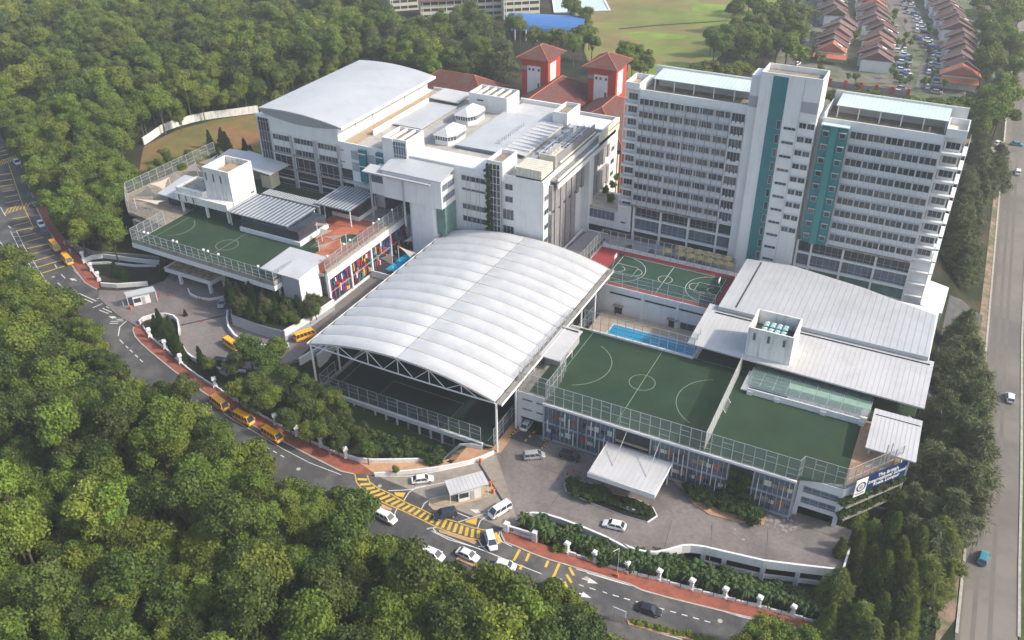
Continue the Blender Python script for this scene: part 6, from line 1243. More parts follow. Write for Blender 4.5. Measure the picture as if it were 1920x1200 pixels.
def mass(name, items):
    me = bpy.data.meshes.new(name); me.from_pydata([(x, y, z - 1.2) for x, y, z, pp in items], [], []); n = len(items)
    at = me.attributes.new('rot', 'FLOAT_VECTOR', 'POINT'); at.data.foreach_set('vector', [v for i in range(n) for v in (0, 0, rnd.uniform(0, 6.28))])
    at = me.attributes.new('size', 'FLOAT', 'POINT'); at.data.foreach_set('value', [rnd.choice((.65, .8, .95, 1.1, 1.35)) for i in range(n)])
    o = bpy.data.objects.new(name, me); COL.objects.link(o); o['kind'] = 'stuff'; ng = bpy.data.node_groups.new(name, 'GeometryNodeTree')
    ng.interface.new_socket('Geometry', in_out='INPUT', socket_type='NodeSocketGeometry'); ng.interface.new_socket('Geometry', in_out='OUTPUT', socket_type='NodeSocketGeometry'); N = ng.nodes; Lk = ng.links
    gi, go, ip, ci = N.new('NodeGroupInput'), N.new('NodeGroupOutput'), N.new('GeometryNodeInstanceOnPoints'), N.new('GeometryNodeCollectionInfo')
    ci.inputs['Collection'].default_value = PC; ci.inputs['Separate Children'].default_value = True; ip.inputs['Pick Instance'].default_value = True
    a1 = N.new('GeometryNodeInputNamedAttribute'); a1.data_type = 'FLOAT_VECTOR'; a1.inputs[0].default_value = 'rot'; a2 = N.new('GeometryNodeInputNamedAttribute'); a2.data_type = 'FLOAT'; a2.inputs[0].default_value = 'size'
    rv = N.new('FunctionNodeRandomValue'); rv.data_type = 'INT'; Lk.new(gi.outputs[0], ip.inputs['Points']); Lk.new(ci.outputs[0], ip.inputs['Instance']); Lk.new(a1.outputs[0], ip.inputs['Rotation']); Lk.new(a2.outputs[0], ip.inputs['Scale']); Lk.new(ip.outputs[0], go.inputs[0])
    o.modifiers.new('scatter', 'NODES').node_group = ng; return o
mass('far_forest', up[65:])
mass('forest_undergrowth', [(x, y, z - 7.2, None) for x, y, z, pp in scatter([(px * 1.0, py) for px, py in fpoly], 3, 5.0) + scatter(upoly, 3, 6.0, avoid=lambda a, b: (-188 < a < -84 and 140 < b < 248))])
if LOWREST: mass('near_forest', LOWREST)
# tall airy casuarinas behind the hall roof
for i, (px, py) in enumerate([(700, 75), (735, 60), (770, 80), (800, 55), (830, 75), (855, 50), (880, 85), (905, 60), (925, 90), (850, 100), (800, 105), (945, 105)]):
    x, y = P(px, py, 17); tree(SPRAY[i % 6], x, y, 6, rnd.uniform(1.1, 1.4), 'casuarina_tree', 'tall feathery tree in the stand behind the white hall roof', group='feathery trees behind the hall roof')

def clump(pxs, pr, label, group, z=12, s=(.9, 1.3), name='broad_tree', base=6.0):
    for i, (px, py) in enumerate(pxs): x, y = P(px, py, z); tree(pr[i % len(pr)], x, y, g(x, y) if base is None else base, rnd.uniform(*s), name, label, group=group)
clump([(955, 60), (975, 65), (1000, 82), (1030, 85), (1052, 88), (1085, 82), (1105, 70), (1100, 45), (1070, 35), (1065, 20), (1095, 88), (1075, 100), (1110, 92)], BROAD, 'green tree around the blue arched hall', 'trees around the blue hall')
clump([(1405, 1192), (1430, 1180), (1460, 1186), (1490, 1192), (1520, 1200), (1440, 1205), (1475, 1210), (1395, 1215)], BROAD, 'leafy tree at the bottom edge beyond the road', 'trees at the bottom edge', z=3, s=(.65, .8), base=None)
clump([(1165, 115), (1178, 108), (1195, 105), (1208, 120), (1200, 135), (1185, 128), (1215, 128)], BROAD, 'dark tree between the red pavilion tower and dry field', 'trees beside the second pavilion', s=(.8, 1.1))
clump([(1340 + 22 * (i % 8) + rnd.uniform(-8, 8), 8 + 24 * (i // 8) + rnd.uniform(-6, 6) + (0 if i % 8 > 2 else 30 * (i // 8 == 0))) for i in range(40) if not (i % 8 < 2 and i < 24)], BROAD + LOW, 'spreading green tree between the dry field and the terraces', 'trees between field and terraces', s=(1.0, 1.4))
clump([(1310 + 26 * i, 138 + rnd.uniform(-4, 6)) for i in range(4)] + [(1395, 105), (1420, 95)], LOW, 'flat crowned tree just behind the slab tower roof', 'flat crowned trees behind the tower', s=(.9, 1.2))
clump([(1560 + 24 * i + rnd.uniform(-5, 5), 182 + 2.6 * i + rnd.uniform(-5, 7)) for i in range(11)], LOW, 'low spreading tree in the strip behind the right half of the tower', 'strip of trees behind the tower', s=(.75, 1.05))
clump([(1845 + rnd.uniform(-10, 32), 10 + 17 * i) for i in range(13)] + [(1890 + rnd.uniform(-8, 25), 5 + 22 * i) for i in range(8)] + [(1870, 210), (1850, 225), (1838, 245), (1862, 190), (1880, 170)], LOW + BROAD, 'wide crowned tree beside the highway and right terraces', 'trees beside the highway', s=(1.1, 1.6), base=2)
for i in range(130):
    px, py = rnd.uniform(1480, 1850), rnd.uniform(-5, 175); x, y = P(px, py, 8)
    if min(abs(px - 1568), abs(px - 1638), abs(px - 1792 + (170 - py) * .2)) < 22: continue
    tree(BROAD[i % 9], x, y, 6, rnd.uniform(.28, .5), 'garden_tree', 'small garden tree among the terrace houses', group='small trees among the terraces')
# right edge: feathery trees between school and highway
rpts = [(1700 + rnd.uniform(-12, 12), 640 + 0 * i) for i in range(0)]
k = 0
for (px, py, s_) in [(1808, 612, 1.1), (1830, 640, 1.0), (1790, 650, .9), (1775, 690, 1.0), (1810, 695, 1.25), (1845, 700, 1.1), (1790, 740, 1.2), (1825, 750, 1.3), (1765, 775, 1.1), (1800, 800, 1.3), (1840, 825, 1.3), (1750, 850, 1.1), (1785, 870, 1.3), (1825, 890, 1.2), (1720, 900, .9), (1745, 930, 1.1), (1790, 940, 1.3), (1715, 965, 1.0), (1760, 990, 1.1)]:
    x, y = P(px, py, 7); tree(SPRAY[k % 6], x, y, g(x, y) - .5, s_ * .93, 'casuarina_tree', 'feathery grey green tree in the belt between school and highway', group='feathery trees along the highway'); k += 1
for i in range(34):
    px = 1795 + rnd.uniform(-28, 30) + (30 if i < 12 else 0) * 1; py = 285 + i * 6.8; x, y = P(px if py > 330 else px + 28, py, 4); x = min(max(x, 7.5), 17.2); tree(SPRAY[i % 6], x, y, g(x, y) - 1, rnd.uniform(.75, 1.05), 'casuarina_tree', 'dark feathery tree in the row beside the tower and highway', group='feathery trees beside the tower')
cl = [(1605, 945, .8), (1580, 1020, .9), (1610, 1010, .95), (1640, 985, .8), (1640, 1040, 1.0), (1670, 1000, 1.0), (1685, 940, .9), (1690, 1050, 1.1), (1720, 1030, 1.15), (1740, 1070, 1.0), (1655, 1085, 1.0), (1610, 1075, .9), (1575, 1085, .85), (1700, 1100, 1.0), (1660, 1130, .95), (1620, 1140, .8), (1590, 1130, .8), (1705, 1140, .9), (1765, 1010, 1.1), (1780, 1060, .9), (1560, 1135, .7), (1640, 1170, .7), (1680, 1170, .7), (1650, 900, .6)]
for me, tr, H in SPRAY: q = me.copy(); q.materials[0] = leafd; SPRAYD.append((q, tr, H))
for i, (px, py, s_) in enumerate(cl):
    x, y = P(px, py, 3); tree(CONEC[i % 4] if i % 3 else (SPRAYD[i % 6]), x, y, g(x, y) - .3, s_ * rnd.uniform(1.0, 1.5) if i % 3 else s_ * .95, 'conifer_tree', 'pointed dark green conifer in the corner grove beside the forecourt', group='pointed conifers in the corner grove')
# garden trees beside the covered pitch
gt = [(395, 690, .55), (440, 700, .8), (470, 680, .95), (500, 700, 1.0), (520, 670, .9), (540, 720, .9), (570, 730, .85), (480, 735, .9), (505, 760, .9), (560, 765, .95), (540, 790, .8), (590, 770, .7), (620, 745, .75), (640, 760, .6), (600, 800, .75), (620, 800, .7), (575, 800, .7), (672, 800, .5), (683, 825, .55), (700, 815, .4), (445, 740, .7), (470, 760, .65), (640, 800, .5), (645, 782, .6), (665, 790, .5), (610, 780, .7), (628, 815, .5), (590, 745, .8), (735, 842, .25)]
for i, (px, py, s_) in enumerate(gt):
    x, y = P(px + 4, py + 12, 6); zz = g(x, y); tree((BROADD if i % 4 else BROAD)[i % 9], x, y, zz, s_ * .95, 'garden_tree', ('small bright tree on the garden lawn before the pitch wall' if i in (17, 18, 19) else 'dense green tree in the garden strip beside the curved ramp'), group='lawn trees' if i in (17, 18, 19) else 'garden strip trees', sz=.75)
for i, (px, py, s_) in enumerate([(290, 605, .5), (303, 615, .55), (318, 612, .5), (312, 632, .6), (328, 640, .6), (330, 655, .55), (345, 665, .45), (298, 596, .5), (375, 668, .5), (385, 680, .45), (400, 690, .5), (345, 580, .3), (215, 505, .5), (232, 512, .45), (305, 500, .55), (300, 515, .5)]):
    x, y = P(px, py, 7); tree(CONE[i % 4], x, y, g(x, y) - 1, s_ * 1.1, 'conifer_shrub', 'clipped dark conifer by the left entrance walls', group='clipped conifers at the left entrance')
for i in range(46):
    px = 432 + (i % 12) * 14.5 + rnd.uniform(-5, 5); py = 546 + (i // 12) * 12 + (i % 12) * 1.6 + rnd.uniform(-5, 5)
    if px > 560 + 0 and py > 598: continue
    if not (428 < px < 612): continue
    x, y = P(px, py, 10); tree(CONE[i % 4] if i % 3 == 0 else (BROADD[i % 9][0], BROADD[i % 9][1], 2.5), x, y, 8.3, rnd.uniform(.42, .6) if i % 3 == 0 else rnd.uniform(.36, .5), 'conifer_shrub', 'dense dark conifer in the raised bed below the left deck', group='conifers in the raised bed')
for i, (px, py) in enumerate([(395, 270), (402, 282), (415, 262), (425, 268), (430, 280), (310, 300), (320, 308), (300, 315), (335, 315), (345, 322), (290, 325), (460, 275), (470, 285), (355, 300), (280, 335), (255, 345), (268, 352)]):
    x, y = P(px, py, 14); (tree(CONE[i % 4], x, y, g(x, y) - 1, .75, 'conifer_shrub', 'small dark conifer on the dry bank', group='conifers on the dry bank') if i < 5 or 10 < i < 13 else tree(BROAD[i % 9], x, y, g(x, y) - 1, .55, 'bank_tree', 'low leafy tree at the foot of the dry bank', group='low trees on the dry bank'))
# palms and shrubs between wavy wall and pavement
def palm_mesh(seed, m=leafb):
    r = random.Random(seed); b = MB(); b.tube((0, 0, 0), (0, 0, 1.7), .12, 6, .08)
    for k in range(15):
        a = k * 2.4 + r.uniform(-.2, .2); el = r.uniform(.15, 1.1); L = r.uniform(1.3, 1.8); pr = Vector((0, 0, 1.6)); dr = Vector((math.cos(a) * math.cos(el), math.sin(a) * math.cos(el), math.sin(el))); sd = Vector((-math.sin(a), math.cos(a), 0))
        L_, R_ = [], []
        for j in range(6):
            u = j / 5; p = pr + dr * L * u + Vector((0, 0, -1.1 * u * u)); w = .26 * math.sin(math.pi * (.15 + .8 * u)); L_.append(tuple(p + sd * w - Vector((0, 0, w * .5)))); R_.append(tuple(p)); 
        b.strip(L_, R_); b.strip(R_, [tuple(Vector(q) * 1 + sd * -2 * (Vector(l_) - Vector(q)).dot(sd) + (Vector(l_) - Vector(q))) for q, l_ in zip(R_, L_)])
    me = bpy.data.meshes.new('fronds'); me.from_pydata(b.v, [], b.f); me.materials.append(m); return me
PALM = [palm_mesh(s_) for s_ in range(4)]
palms = []
inner_line = [(1012, 1010), (1063, 1030), (1115, 1048), (1175, 1066), (1235, 1083), (1296, 1099), (1358, 1116), (1421, 1132), (1485, 1149), (1546, 1166)]
outer_line = [(960, 970), (1040, 990), (1120, 1030), (1165, 1050), (1220, 1048), (1270, 1058), (1340, 1080), (1400, 1100), (1460, 1110), (1520, 1130)]
for i in range(110):
    u = i / 109 * 8.99; j = int(u); f = u - j; v = .22 + .78 * ((i * .618) % 1); a = inner_line[j]; b = inner_line[j + 1]; c = outer_line[j]; d_ = outer_line[j + 1]
    px = (a[0] + (b[0] - a[0]) * f) * (1 - v) + (c[0] + (d_[0] - c[0]) * f) * v; py = (a[1] + (b[1] - a[1]) * f) * (1 - v) + (c[1] + (d_[1] - c[1]) * f) * v
    x, y = G(px, py + 4); t = bpy.data.objects.new('palm_plant', PALM[i % 4]); COL.objects.link(t); t.location = (x, y, g(x, y)); s_ = rnd.uniform(.9, 1.5); t.scale = (s_, s_, s_ * 1.15); t.rotation_euler = (0, 0, rnd.uniform(0, 6.28)); tag(t, 'dark green palm in the strip between pavement wall and forecourt', 'palm', 'palms below the forecourt')
    if i % 2 == 0: tree(SHRUB[i % 4], x + .8, y + .4, g(x, y), rnd.uniform(1.0, 1.6), 'shrub', 'low dark shrub among the palms below the forecourt', 'shrub', 'shrubs among the palms', trunk=False)
def shrubs(pxs, z, label, group, pr=SHRUB, s=(.8, 1.2)):
    for i, p in enumerate(pxs): x, y = (G(*p) if z is None else P(*p, z)); tree(pr[i % len(pr)], x, y, (g(x, y) if z is None else z) - .1, rnd.uniform(*s), 'shrub', label, 'shrub', group, trunk=False)
shrubs([(1068 + 9 * (i % 9) + rnd.uniform(-3, 3), 908 + 5 * (i % 9) * .62 + 8 * (i // 9) + rnd.uniform(-2, 2)) for i in range(24)], .46, 'rounded green shrub on the forecourt island', 'shrubs on the forecourt island')
shrubs([(1150 + 11 * i, 945 + 3.6 * i) for i in range(7)] + [(1162 + 8 * i, 936 + 3 * i) for i in range(8)], .46, 'low hedge plant around the short white island wall', 'hedge plants by the island wall', s=(.5, .7))
shrubs([(1290 + 9 * i + rnd.uniform(-3, 3), 915 + 3.6 * i + 8 * (i % 3)) for i in range(16)] * 1 + [(1300 + 10 * i, 930 + 3 * i) for i in range(12)], .35, 'dark shrub in the bed under the glass facade', 'shrubs under the glass facade', s=(.9, 1.3))
shrubs([(1023, 1018), (1040, 1028), (1052, 1034), (1090, 1044), (1106, 1048)], None, 'yellow green shrub at the foot of the boundary wall', 'yellow shrubs by the wall', SHRUBY, (.7, 1.0))
shrubs([(1185 + 8 * i, 1167 + 2 * i) for i in range(20)], None, 'small flowering shrub in the road median', 'median shrubs', SHRUBY, (.4, .7))
shrubs([(1650 + rnd.uniform(0, 100), 1130 + rnd.uniform(0, 60)) for i in range(14)], None, 'tangled green shrub below the conifer grove', 'shrubs below the conifer grove', s=(1, 1.6))
for z in (3.3, 6.5):
    for i in range(24):
        u = i / 23; x = -1.6 + 8.6 * u; y = 135.3 + 11.4 * u; tree(SHRUB[i % 4], x, y, z, rnd.uniform(.7, .95), 'shrub', f'hanging green plant on the {"upper" if z > 5 else "lower"} ledge below the sign', 'plant', f'plants on the {"upper" if z > 5 else "lower"} sign ledge', trunk=False)
shrubs([(632 + 9 * i + rnd.uniform(-4, 4), 822 + 2.2 * i + rnd.uniform(-16, 6)) for i in range(22)], None, 'dark shrub on the garden lawn below the covered pitch', 'lawn shrubs', s=(1.0, 1.8))
for i in range(10):
    tree(SHRUB[i % 4], -22.5 + .45 * i, YF + .1, 2.0 + 2.2 * (i % 3), .9, 'shrub', 'leafy plant inside the open bay of the glass facade', 'plant', 'plants in the facade bay', trunk=False)
# climber on the stair tower, bare shrub by hall
for i in range(22):
    tree(SHRUB[i % 4], -104.4 + (i % 2) * .9, 187.0, 14 + .95 * i, rnd.uniform(.5, .75), 'climber', 'green climbing plant on the glass stair of the teaching block', 'climber', 'climber on the glass stair', trunk=False)
for i, (px, py) in enumerate([(1135, 350), (1150, 340), (1145, 365), (1158, 325)]):
    x, y = P(px, py, 18); tree(BROAD[i], x, y, 15.8, .35, 'roof_tree', 'small tree in the gap between teaching block and tower', group='small trees beside the tower', sz=.25)
for i in range(5):
    tree(SHRUB[i % 4], -71.5 + 5 * i + rnd.uniform(0, 2), 206.5 + (i % 2), 8, 1.0, 'shrub', 'potted shrub on the terrace behind the court', 'shrub', 'terrace shrubs', trunk=False)
# ============================================================= VEHICLES and small things
PCOL = {}
def cpaint(name, col):
    if name not in PCOL: PCOL[name] = paint(name, col)
    return PCOL[name]
def vehicle(kind, paintm, label, p, to, z=None, name=None, group=None):
    """profile sections: list of (x, half width bottom, half width top, z bottom, z top) lofted into a body; faces point along +x"""
    D = dict(sedan=(4.6, 1.8, .86, 1.44, (-1.95, -1.25, .55, 1.25)), hatch=(4.0, 1.72, .90, 1.50, (-1.95, -1.6, .55, 1.2)), mpv=(4.6, 1.8, 1.0, 1.68, (-2.2, -2.0, .75, 1.6)), van=(5.0, 1.9, 1.1, 1.95, (-2.42, -2.3, 1.35, 2.2)), minibus=(5.4, 1.9, 1.18, 2.15, (-2.6, -2.5, 1.9, 2.55)), suv=(4.6, 1.85, 1.05, 1.72, (-2.15, -1.85, .65, 1.35)))[kind]
    L, Wd, zb, zt, (c0, c1, c2, c3) = D; h = L / 2; w = Wd / 2
    p = (p if len(p) == 2 else p); zz = g(*p) + .1 if z is None else z; ang = math.atan2(to[1] - p[1], to[0] - p[0])
    t = bpy.data.objects.new(name or {'minibus': 'minibus', 'van': 'van'}.get(kind, 'car'), None); COL.objects.link(t); t.location = (*p, zz); t['label'] = label; t['category'] = {'minibus': 'minibus', 'van': 'van'}.get(kind, 'car'); t.rotation_euler = (0, 0, ang); WL[t] = Vector((0, 0, 0))
    if group: t['group'] = group
    hood = {'sedan': .78, 'hatch': .85, 'mpv': .92, 'van': 1.0, 'minibus': 1.05, 'suv': .95}[kind]
    def loft(S_, m, nm, par=t, smooth=True):
        b = MB(); n = 8
        for x, wb, wt, z0, z1 in S_:
            zm = z0 + (z1 - z0) * .5; ring = [(x, -wb * .9, z0), (x, -wb, z0 + .12), (x, -max(wb, wt) * 1.0, zm), (x, -wt, z1 - .05), (x, -wt * .9, z1), (x, wt * .9, z1), (x, wt, z1 - .05), (x, max(wb, wt), zm), (x, wb, z0 + .12), (x, wb * .9, z0)]; b.v += ring
        k = 10
        for i in range(len(S_) - 1):
            for j in range(k): a = i * k + j; c = i * k + (j + 1) % k; b.f.append((a, c, c + k, a + k))
        b.f.append(tuple(range(k))[::-1]); b.f.append(tuple(range((len(S_) - 1) * k, len(S_) * k))); o = b.build(nm, m, par, smooth=False); return o
    rearz = zb if kind in ('sedan',) else zb + .02
    loft([(-h, w * .82, w * .8, .38, zb - .14), (-h + .12, w * .94, w * .92, .28, zb - .02), (-h + .6, w, w * .96, .24, rearz), (c2, w, w * .96, .22, zb), (c3 if kind != 'sedan' else c3 + .05, w, w * .94, .22, hood + .04), (h - .5, w * .98, w * .9, .24, hood - .06), (h - .12, w * .9, w * .82, .28, hood - .18), (h, w * .75, w * .7, .36, hood - .30)], paintm, 'body')
    # greenhouse: glass block, then roof panel and pillars
    gw, rw = w * .93, w * .78; gl = MB().hexa([(c0, -gw, zb - .05), (c3, -gw, min(hood, zb) - .02), (c3, gw, min(hood, zb) - .02), (c0, gw, zb - .05), (c1, -rw, zt - .04), (c2, -rw, zt - .04), (c2, rw, zt - .04), (c1, rw, zt - .04)]); gl.build('windows', glassd, t)
    rf = MB().hexa([(c1 - .06, -rw - .03, zt - .08), (c2 + .04, -rw - .03, zt - .08), (c2 + .04, rw + .03, zt - .08), (c1 - .06, rw + .03, zt - .08), (c1 + .12, -rw + .1, zt + .02), (c2 - .15, -rw + .1, zt + .02), (c2 - .15, rw - .1, zt + .02), (c1 + .12, rw - .1, zt + .02)]); rf.build('roof', paintm, t)
    pb = MB(); n = {'sedan': 3, 'hatch': 3, 'mpv': 4, 'suv': 4, 'van': 4, 'minibus': 6}[kind]
    for s_ in (-1, 1):
        for k in range(n):
            u = k / (n - 1); xb, xt = c0 + (c3 - c0) * u, c1 + (c2 - c1) * u; zlo = zb - .06 if u < .9 else min(hood, zb) - .02; pb.tube((xb, s_ * gw, zlo), (xt, s_ * rw, zt - .04), .06, 4)
    pb.build('pillar', paintm, t)
    if kind in ('van', 'minibus', 'mpv'): bq = MB(); bq.box(c1 + .5, c1 + .58, -rw + .15, rw - .15, zt + .02, zt + .08).box(c1 + 1.5, c1 + 1.58, -rw + .15, rw - .15, zt + .02, zt + .08); bq.build('roof_rib', paintm, t)
    for xx in (-h * .62, h * .62):
        for s_ in (-1, 1):
            wb = MB(); wb.tube((xx, s_ * (w - .20), .32), (xx, s_ * (w + .02), .32), .33, 12); o = wb.build('wheel', blackm, t); MB().tube((xx, s_ * (w + .0), .32), (xx, s_ * (w + .035), .32), .19, 8).build('rim', steel, o)
    for s_ in (-1, 1):
        MB().hexa([(h - .26, s_ * w * .52 - .16, hood - .36), (h + .01, s_ * w * .52 - .16, hood - .38), (h + .01, s_ * w * .52 + .16, hood - .38), (h - .26, s_ * w * .52 + .16, hood - .36), (h - .36, s_ * w * .52 - .16, hood - .17), (h - .05, s_ * w * .52 - .16, hood - .22), (h - .05, s_ * w * .52 + .16, hood - .22), (h - .36, s_ * w * .52 + .16, hood - .17)]).build('headlight', glassm, t)
        MB().box(-h - .02, -h + .14, s_ * w * .66 - .14, s_ * w * .66 + .14, zb - .34, zb - .14).build('tail_light', redp, t)
        MB().box(c3 - .35, c3 - .15, s_ * (w + .02), s_ * (w + .18), zb - .02, zb + .14).build('mirror', paintm, t)
    return t
Wc, Sv, Bk, Db, Ye = cpaint('white_car_paint', (.72, .72, .72)), cpaint('silver_car_paint', (.33, .34, .35)), cpaint('black_car_paint', (.015, .015, .02)), cpaint('dark_blue_car_paint', (.02, .03, .06)), cpaint('yellow_orange_paint', (.90, .40, .012))
Tl = cpaint('teal_car_paint', (.03, .20, .26))
def V(kind, m, label, a, b, z=None, **k):
    f = (lambda p: G(*p)) if z is None else (lambda p: P(*p, z)); A, B = f(a), f(b); c = ((A[0] + B[0]) / 2, (A[1] + B[1]) / 2); return vehicle(kind, m, label, c, (B[0] * 2 - A[0], B[1] * 2 - A[1]), z, **k)
V('minibus', Ye, 'yellow minibus parked at the kerb, uppermost of the pair beside striped bays', (97, 458), (112, 475)); V('minibus', Ye, 'yellow minibus parked at the kerb, lower of the pair beside striped bays', (119, 482), (137, 502))
V('minibus', Ye, 'yellow minibus descending the curved ramp at the left entrance', (422, 642), (450, 661), LZ_); V('minibus', Ye, 'yellow minibus on the ramp beside the front left corner of the membrane roof', (556, 640), (590, 628), LZ_)
V('minibus', Ye, 'yellow minibus half hidden by leaves, first of three along the red pavement', (400, 752), (427, 774)); V('minibus', Ye, 'yellow minibus under branches, middle of three along the red pavement', (443, 781), (474, 800)); V('minibus', Ye, 'yellow minibus fully in view, last of three along the red pavement', (492, 808), (532, 836))
V('sedan', Wc, 'white sedan crossing the paved forecourt beneath the planted island', (1172, 993), (1131, 983), .1); V('sedan', Wc, 'white hatchback sedan on the lane between brick ramp and guard house', (773, 905), (812, 901)); V('mpv', Sv, 'silver people carrier parked near the garage entrance', (981, 860), (1022, 856), .1); V('mpv', Bk, 'black people carrier parked before the blue slatted facade', (1051, 854), (1088, 864), .1)
V('van', Wc, 'white van entering past the guard house onto the forecourt', (957, 950), (917, 974)); V('mpv', Wc, 'white long car with two dark sunroofs at the end of the yellow crossing', (916, 1002), (926, 1036)); V('suv', Db, 'dark navy pickup like car driving over the yellow crossing', (852, 965), (818, 972)); V('mpv', Wc, 'white people carrier on the road beside the woods above the crossing', (708, 965), (742, 984)); V('hatch', Wc, 'pale hatchback with black sunroof on the main road below the crossing', (930, 1060), (966, 1070)); V('sedan', Wc, 'white sedan partly under tree leaves in the main road queue', (862, 1038), (893, 1052)); V('mpv', Bk, 'black car under the tree branches beside the road median', (862, 1078), (885, 1090))
V('mpv', Wc, 'white car nearly hidden under leaves at the left of the queue', (795, 1037), (830, 1052)); V('sedan', Bk, 'black sedan alone on the lower main road', (1195, 1140), (1238, 1155)); V('sedan', Sv, 'silver blue car at the corner of the raised conifer bed', (424, 562), (413, 580), LZ_); V('suv', Bk, 'dark car on the ramp above the garden trees', (402, 681), (432, 686), LZ_)
V('sedan', Db, 'dark car in the shaded parking lane just above the minibuses', (80, 428), (90, 446)); V('sedan', Wc, 'white fronted car in the shaded parking lane beneath the trees', (72, 412), (84, 434)); V('suv', Db, 'dark blue car in the shaded lane further up the left road', (60, 375), (72, 395)); V('sedan', Wc, 'white car under the trees at the far upper left road', (28, 300), (38, 314))
V('hatch', Tl, 'teal car driving on the wide highway at the lower right', (1838, 1062), (1846, 1038)); V('hatch', Wc, 'white topped car on the highway beside the feathery trees', (1893, 757), (1892, 742)); V('suv', Wc, 'white car on the highway near the top right junction', (1907, 332), (1907, 320)); V('sedan', Wc, 'white car parked on the side street below the junction', (1836, 270), (1848, 270)); V('sedan', Wc, 'second white car waiting on the side street', (1862, 270), (1878, 271)); V('sedan', Tl, 'blue car crossing the highway junction', (1898, 272), (1914, 274)); V('hatch', Sv, 'silver car on the highway verge seen through tree branches', (1846, 800), (1845, 812))
V('sedan', Wc, 'red lit white car inside the garage mouth', (985, 803), (991, 795), .12)
# residential street cars: simple shared meshes
def simple_car_mesh(m):
    me = []
    for nm, b, mt in (('body', MB().hexa([(-2.2, -.85, .25), (2.2, -.85, .25), (2.2, .85, .25), (-2.2, .85, .25), (-2.15, -.8, .9), (2.1, -.75, .8), (2.1, .75, .8), (-2.15, .8, .9)]), m), ('windows', MB().hexa([(-1.9, -.75, .88), (1.2, -.75, .85), (1.2, .75, .85), (-1.9, .75, .88), (-1.4, -.6, 1.42), (.5, -.6, 1.42), (.5, .6, 1.42), (-1.4, .6, 1.42)]), glassd), ('roof', MB().box(-1.4, .5, -.62, .62, 1.42, 1.48), m)):
        q = bpy.data.meshes.new('car_' + nm); q.from_pydata(b.v, [], b.f); q.materials.append(mt); me.append((nm, q))
    return me
SM = [(n_, simple_car_mesh(m_)) for n_, m_ in (('white', Wc), ('silver', Sv), ('black', Bk), ('blue', cpaint('blue_car_paint', (.02, .10, .35))))]
def scar(px, py, ang, i, where):
    n_, ms = SM[(0, 1, 0, 2, 0, 1, 3, 0)[i % 8]]; x, y = P(px, py, 6.8); t = bpy.data.objects.new('parked_car', None); COL.objects.link(t); t.location = (x, y, 6.45); t.rotation_euler = (0, 0, ang); t['label'] = f'small {n_} car parked {where}'; t['category'] = 'car'; t['group'] = f'{n_} cars parked {where}'
    for nm, q in ms: o = bpy.data.objects.new(nm, q); COL.objects.link(o); o.parent = t
i = 0
for py in range(-5, 172, 7):
    cx2 = 1672 + (py * .5 if py < 60 else 30 + (py - 60) * .42); cx2 = min(cx2, 1738)
    if py > 95: cx2 = 1728 - (py - 95) * .1
    for s_ in (-1, 1):
        if rnd.random() < .8: scar(cx2 + s_ * (20 + rnd.uniform(-3, 3)), py, 1.65 + rnd.uniform(-.08, .08), i, 'along the street between the terraces'); i += 1
        if rnd.random() < .85: scar(cx2 + s_ * (33 + rnd.uniform(-3, 3)), py + 3, rnd.uniform(-.1, .2), i, 'in a driveway between the terraces'); i += 1
for k in range(8): scar(1495 - 3.2 * k + 22, 50 + 10 * k, 1.4, k, 'on the narrow street left of the terraces')
# top left corner car park hints
for k in range(4): scar(645 + 12 * k, 8, .2, k, 'beside the school at the top edge')
# street lamp at the right pavement, street signs
for (px, py, h_, lab) in ((1157, 1082, 7.5, 'slim orange based lamp post on the red pavement'), (918, 310 - 0, 0, '')):
    if h_: x, y = G(px, py); t = thing('street_lamp', lab, 'lamp', (x, y, g(x, y))); MB().tube((x, y, g(x, y)), (x, y, g(x, y) + h_), .07, 6).build('pole', steel, t); MB().tube((x, y, g(x, y) + h_), (x - .6, y - 1.4, g(x, y) + h_ + .3), .06, 5).build('arm', steel, t); bx('base', orange, t, x - .25, x + .25, y - .25, y + .25, g(x, y), g(x, y) + .9)
x, y = G(1160, 1165); t = thing('road_sign', 'white sign board with orange post base at the tip of the median', 'sign', (x, y, g(x, y))); zz = g(x, y); bx('board', white, t, x - 1.2, x + 1.2, y - .05, y + .05, zz + 1.6, zz + 3.2); [MB().tube((x + q, y + .1, zz), (x + q, y + .1, zz + 3), .05).build('post', orange, t) for q in (-.8, .8)]
# cones on the forecourt
cme = bpy.data.meshes.new('cone'); b = MB().tube((0, 0, 0), (0, 0, .7), .18, 8, .03).box(-.22, .22, -.22, .22, 0, .05); cme.from_pydata(b.v, [], b.f); cme.materials.append(redp)
for i, (px, py) in enumerate([(1064, 889), (1075, 883), (1088, 888), (1102, 893)] + zb([(1095, 530), (1120, 525), (1350, 560), (1370, 565), (1240, 485), (1380, 755), (1010, 520), (1010, 540)])):
    z_ = .1 if i < 4 else LZ_; x, y = P(px, py, z_); o = bpy.data.objects.new('traffic_cone', cme); COL.objects.link(o); o.location = (x, y, z_); tag(o, 'red traffic cone on the right forecourt' if i < 4 else 'red traffic cone on the left forecourt paving', 'cone', 'cones on right forecourt' if i < 4 else 'cones on left forecourt')
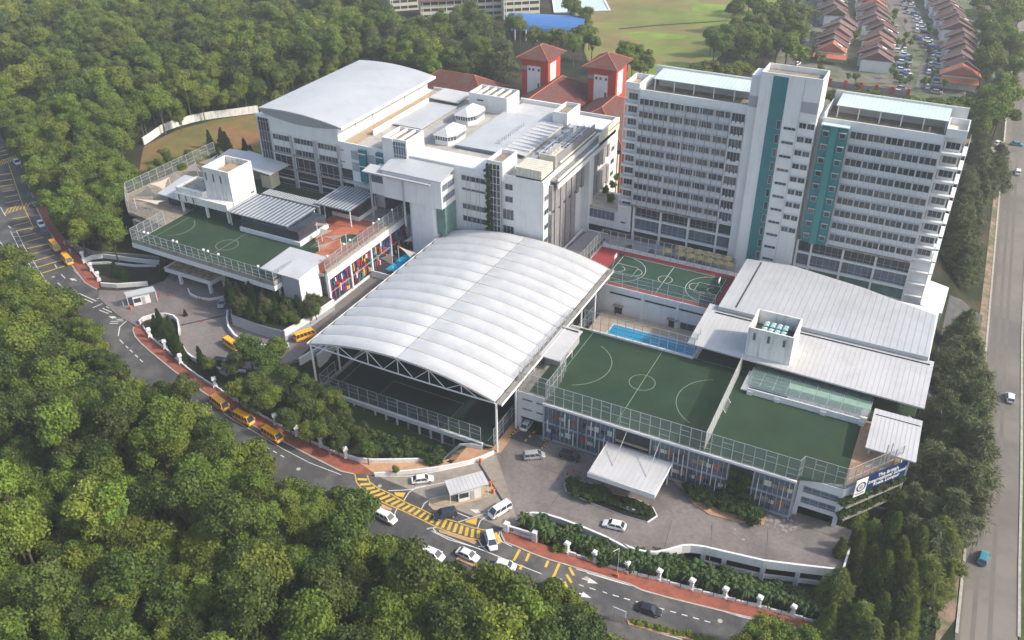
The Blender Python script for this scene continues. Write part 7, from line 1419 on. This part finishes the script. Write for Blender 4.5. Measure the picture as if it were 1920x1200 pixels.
# small standing people
def person(px, py, z, top, label):
    x, y = (G(px, py) if z is None else P(px, py, z)); z0 = g(x, y) + .18 if z is None else z
    me = bpy.data.meshes.new('person'); bm = bmesh.new(); J = [(0, 0, .95, .17), (0, 0, 1.2, .16), (0, 0, 1.42, .19), (0, 0, 1.52, .07), (0, .01, 1.64, .12), (0, .01, 1.74, .10), (.1, 0, .9, .11), (.11, .04, .5, .085), (.11, 0, .06, .06), (-.1, 0, .9, .11), (-.11, -.05, .5, .085), (-.11, -.05, .06, .06), (.22, 0, 1.4, .07), (.27, .02, 1.12, .055), (.27, .1, .88, .045), (-.22, 0, 1.4, .07), (-.27, -.02, 1.12, .055), (-.27, .06, .88, .045), (.11, .12, .05, .05), (-.11, .07, .05, .05)]
    E_ = [(0, 1), (1, 2), (2, 3), (3, 4), (4, 5), (0, 6), (6, 7), (7, 8), (0, 9), (9, 10), (10, 11), (2, 12), (12, 13), (13, 14), (2, 15), (15, 16), (16, 17), (8, 18), (11, 19)]
    me.from_pydata([j[:3] for j in J], E_, []); me.materials.append(top); o = bpy.data.objects.new('person', me); COL.objects.link(o); md = o.modifiers.new('skin', 'SKIN'); o.modifiers.new('sub', 'SUBSURF').levels = 1
    for k, j in enumerate(J): me.skin_vertices[0].data[k].radius = (j[3], j[3])
    me.skin_vertices[0].data[0].use_root = True; o.location = (x, y, z0); o.rotation_euler = (0, 0, rnd.uniform(0, 6)); tag(o, label, 'person'); return o
shirtm = mat('light_shirt', (.5, .5, .52), .9, 0); clothd = mat('dark_clothes', (.03, .04, .07), .9, 0)
for q in (lambda: person(*zb([(700, 620)])[0], LZ_, shirtm, 'person in a light shirt standing at the left gate island'), lambda: person(*zd([(1185, 540)])[0], .3, clothd, 'person in dark clothes beside the guard house window'), lambda: person(476, 770, None, clothd, 'person in dark clothes walking on the red pavement'), lambda: person(1153, 590, 2.95, clothd, 'person in dark clothes by the pool wall'), lambda: person(123, 462, None, shirtm, 'person in a light shirt on the pavement beside a yellow minibus'), lambda: person(133, 477, None, shirtm, 'person in light clothes on the pavement near the second minibus')):
    q()
# haze
b = MB().box(-905, 505, -105, 1505, -20, 131); o = b.build('haze', white, kind='stuff'); o.data.materials.clear()
hm = bpy.data.materials.new('haze_air'); hm.use_nodes = True; n = hm.node_tree.nodes; n.remove(n['Principled BSDF']); pv = n.new('ShaderNodeVolumePrincipled'); pv.inputs['Density'].default_value = .00028; pv.inputs['Color'].default_value = (.9, .95, 1, 1); pv.inputs['Anisotropy'].default_value = .2
hm.node_tree.links.new(pv.outputs[0], n['Material Output'].inputs['Volume']); o.data.materials.append(hm)
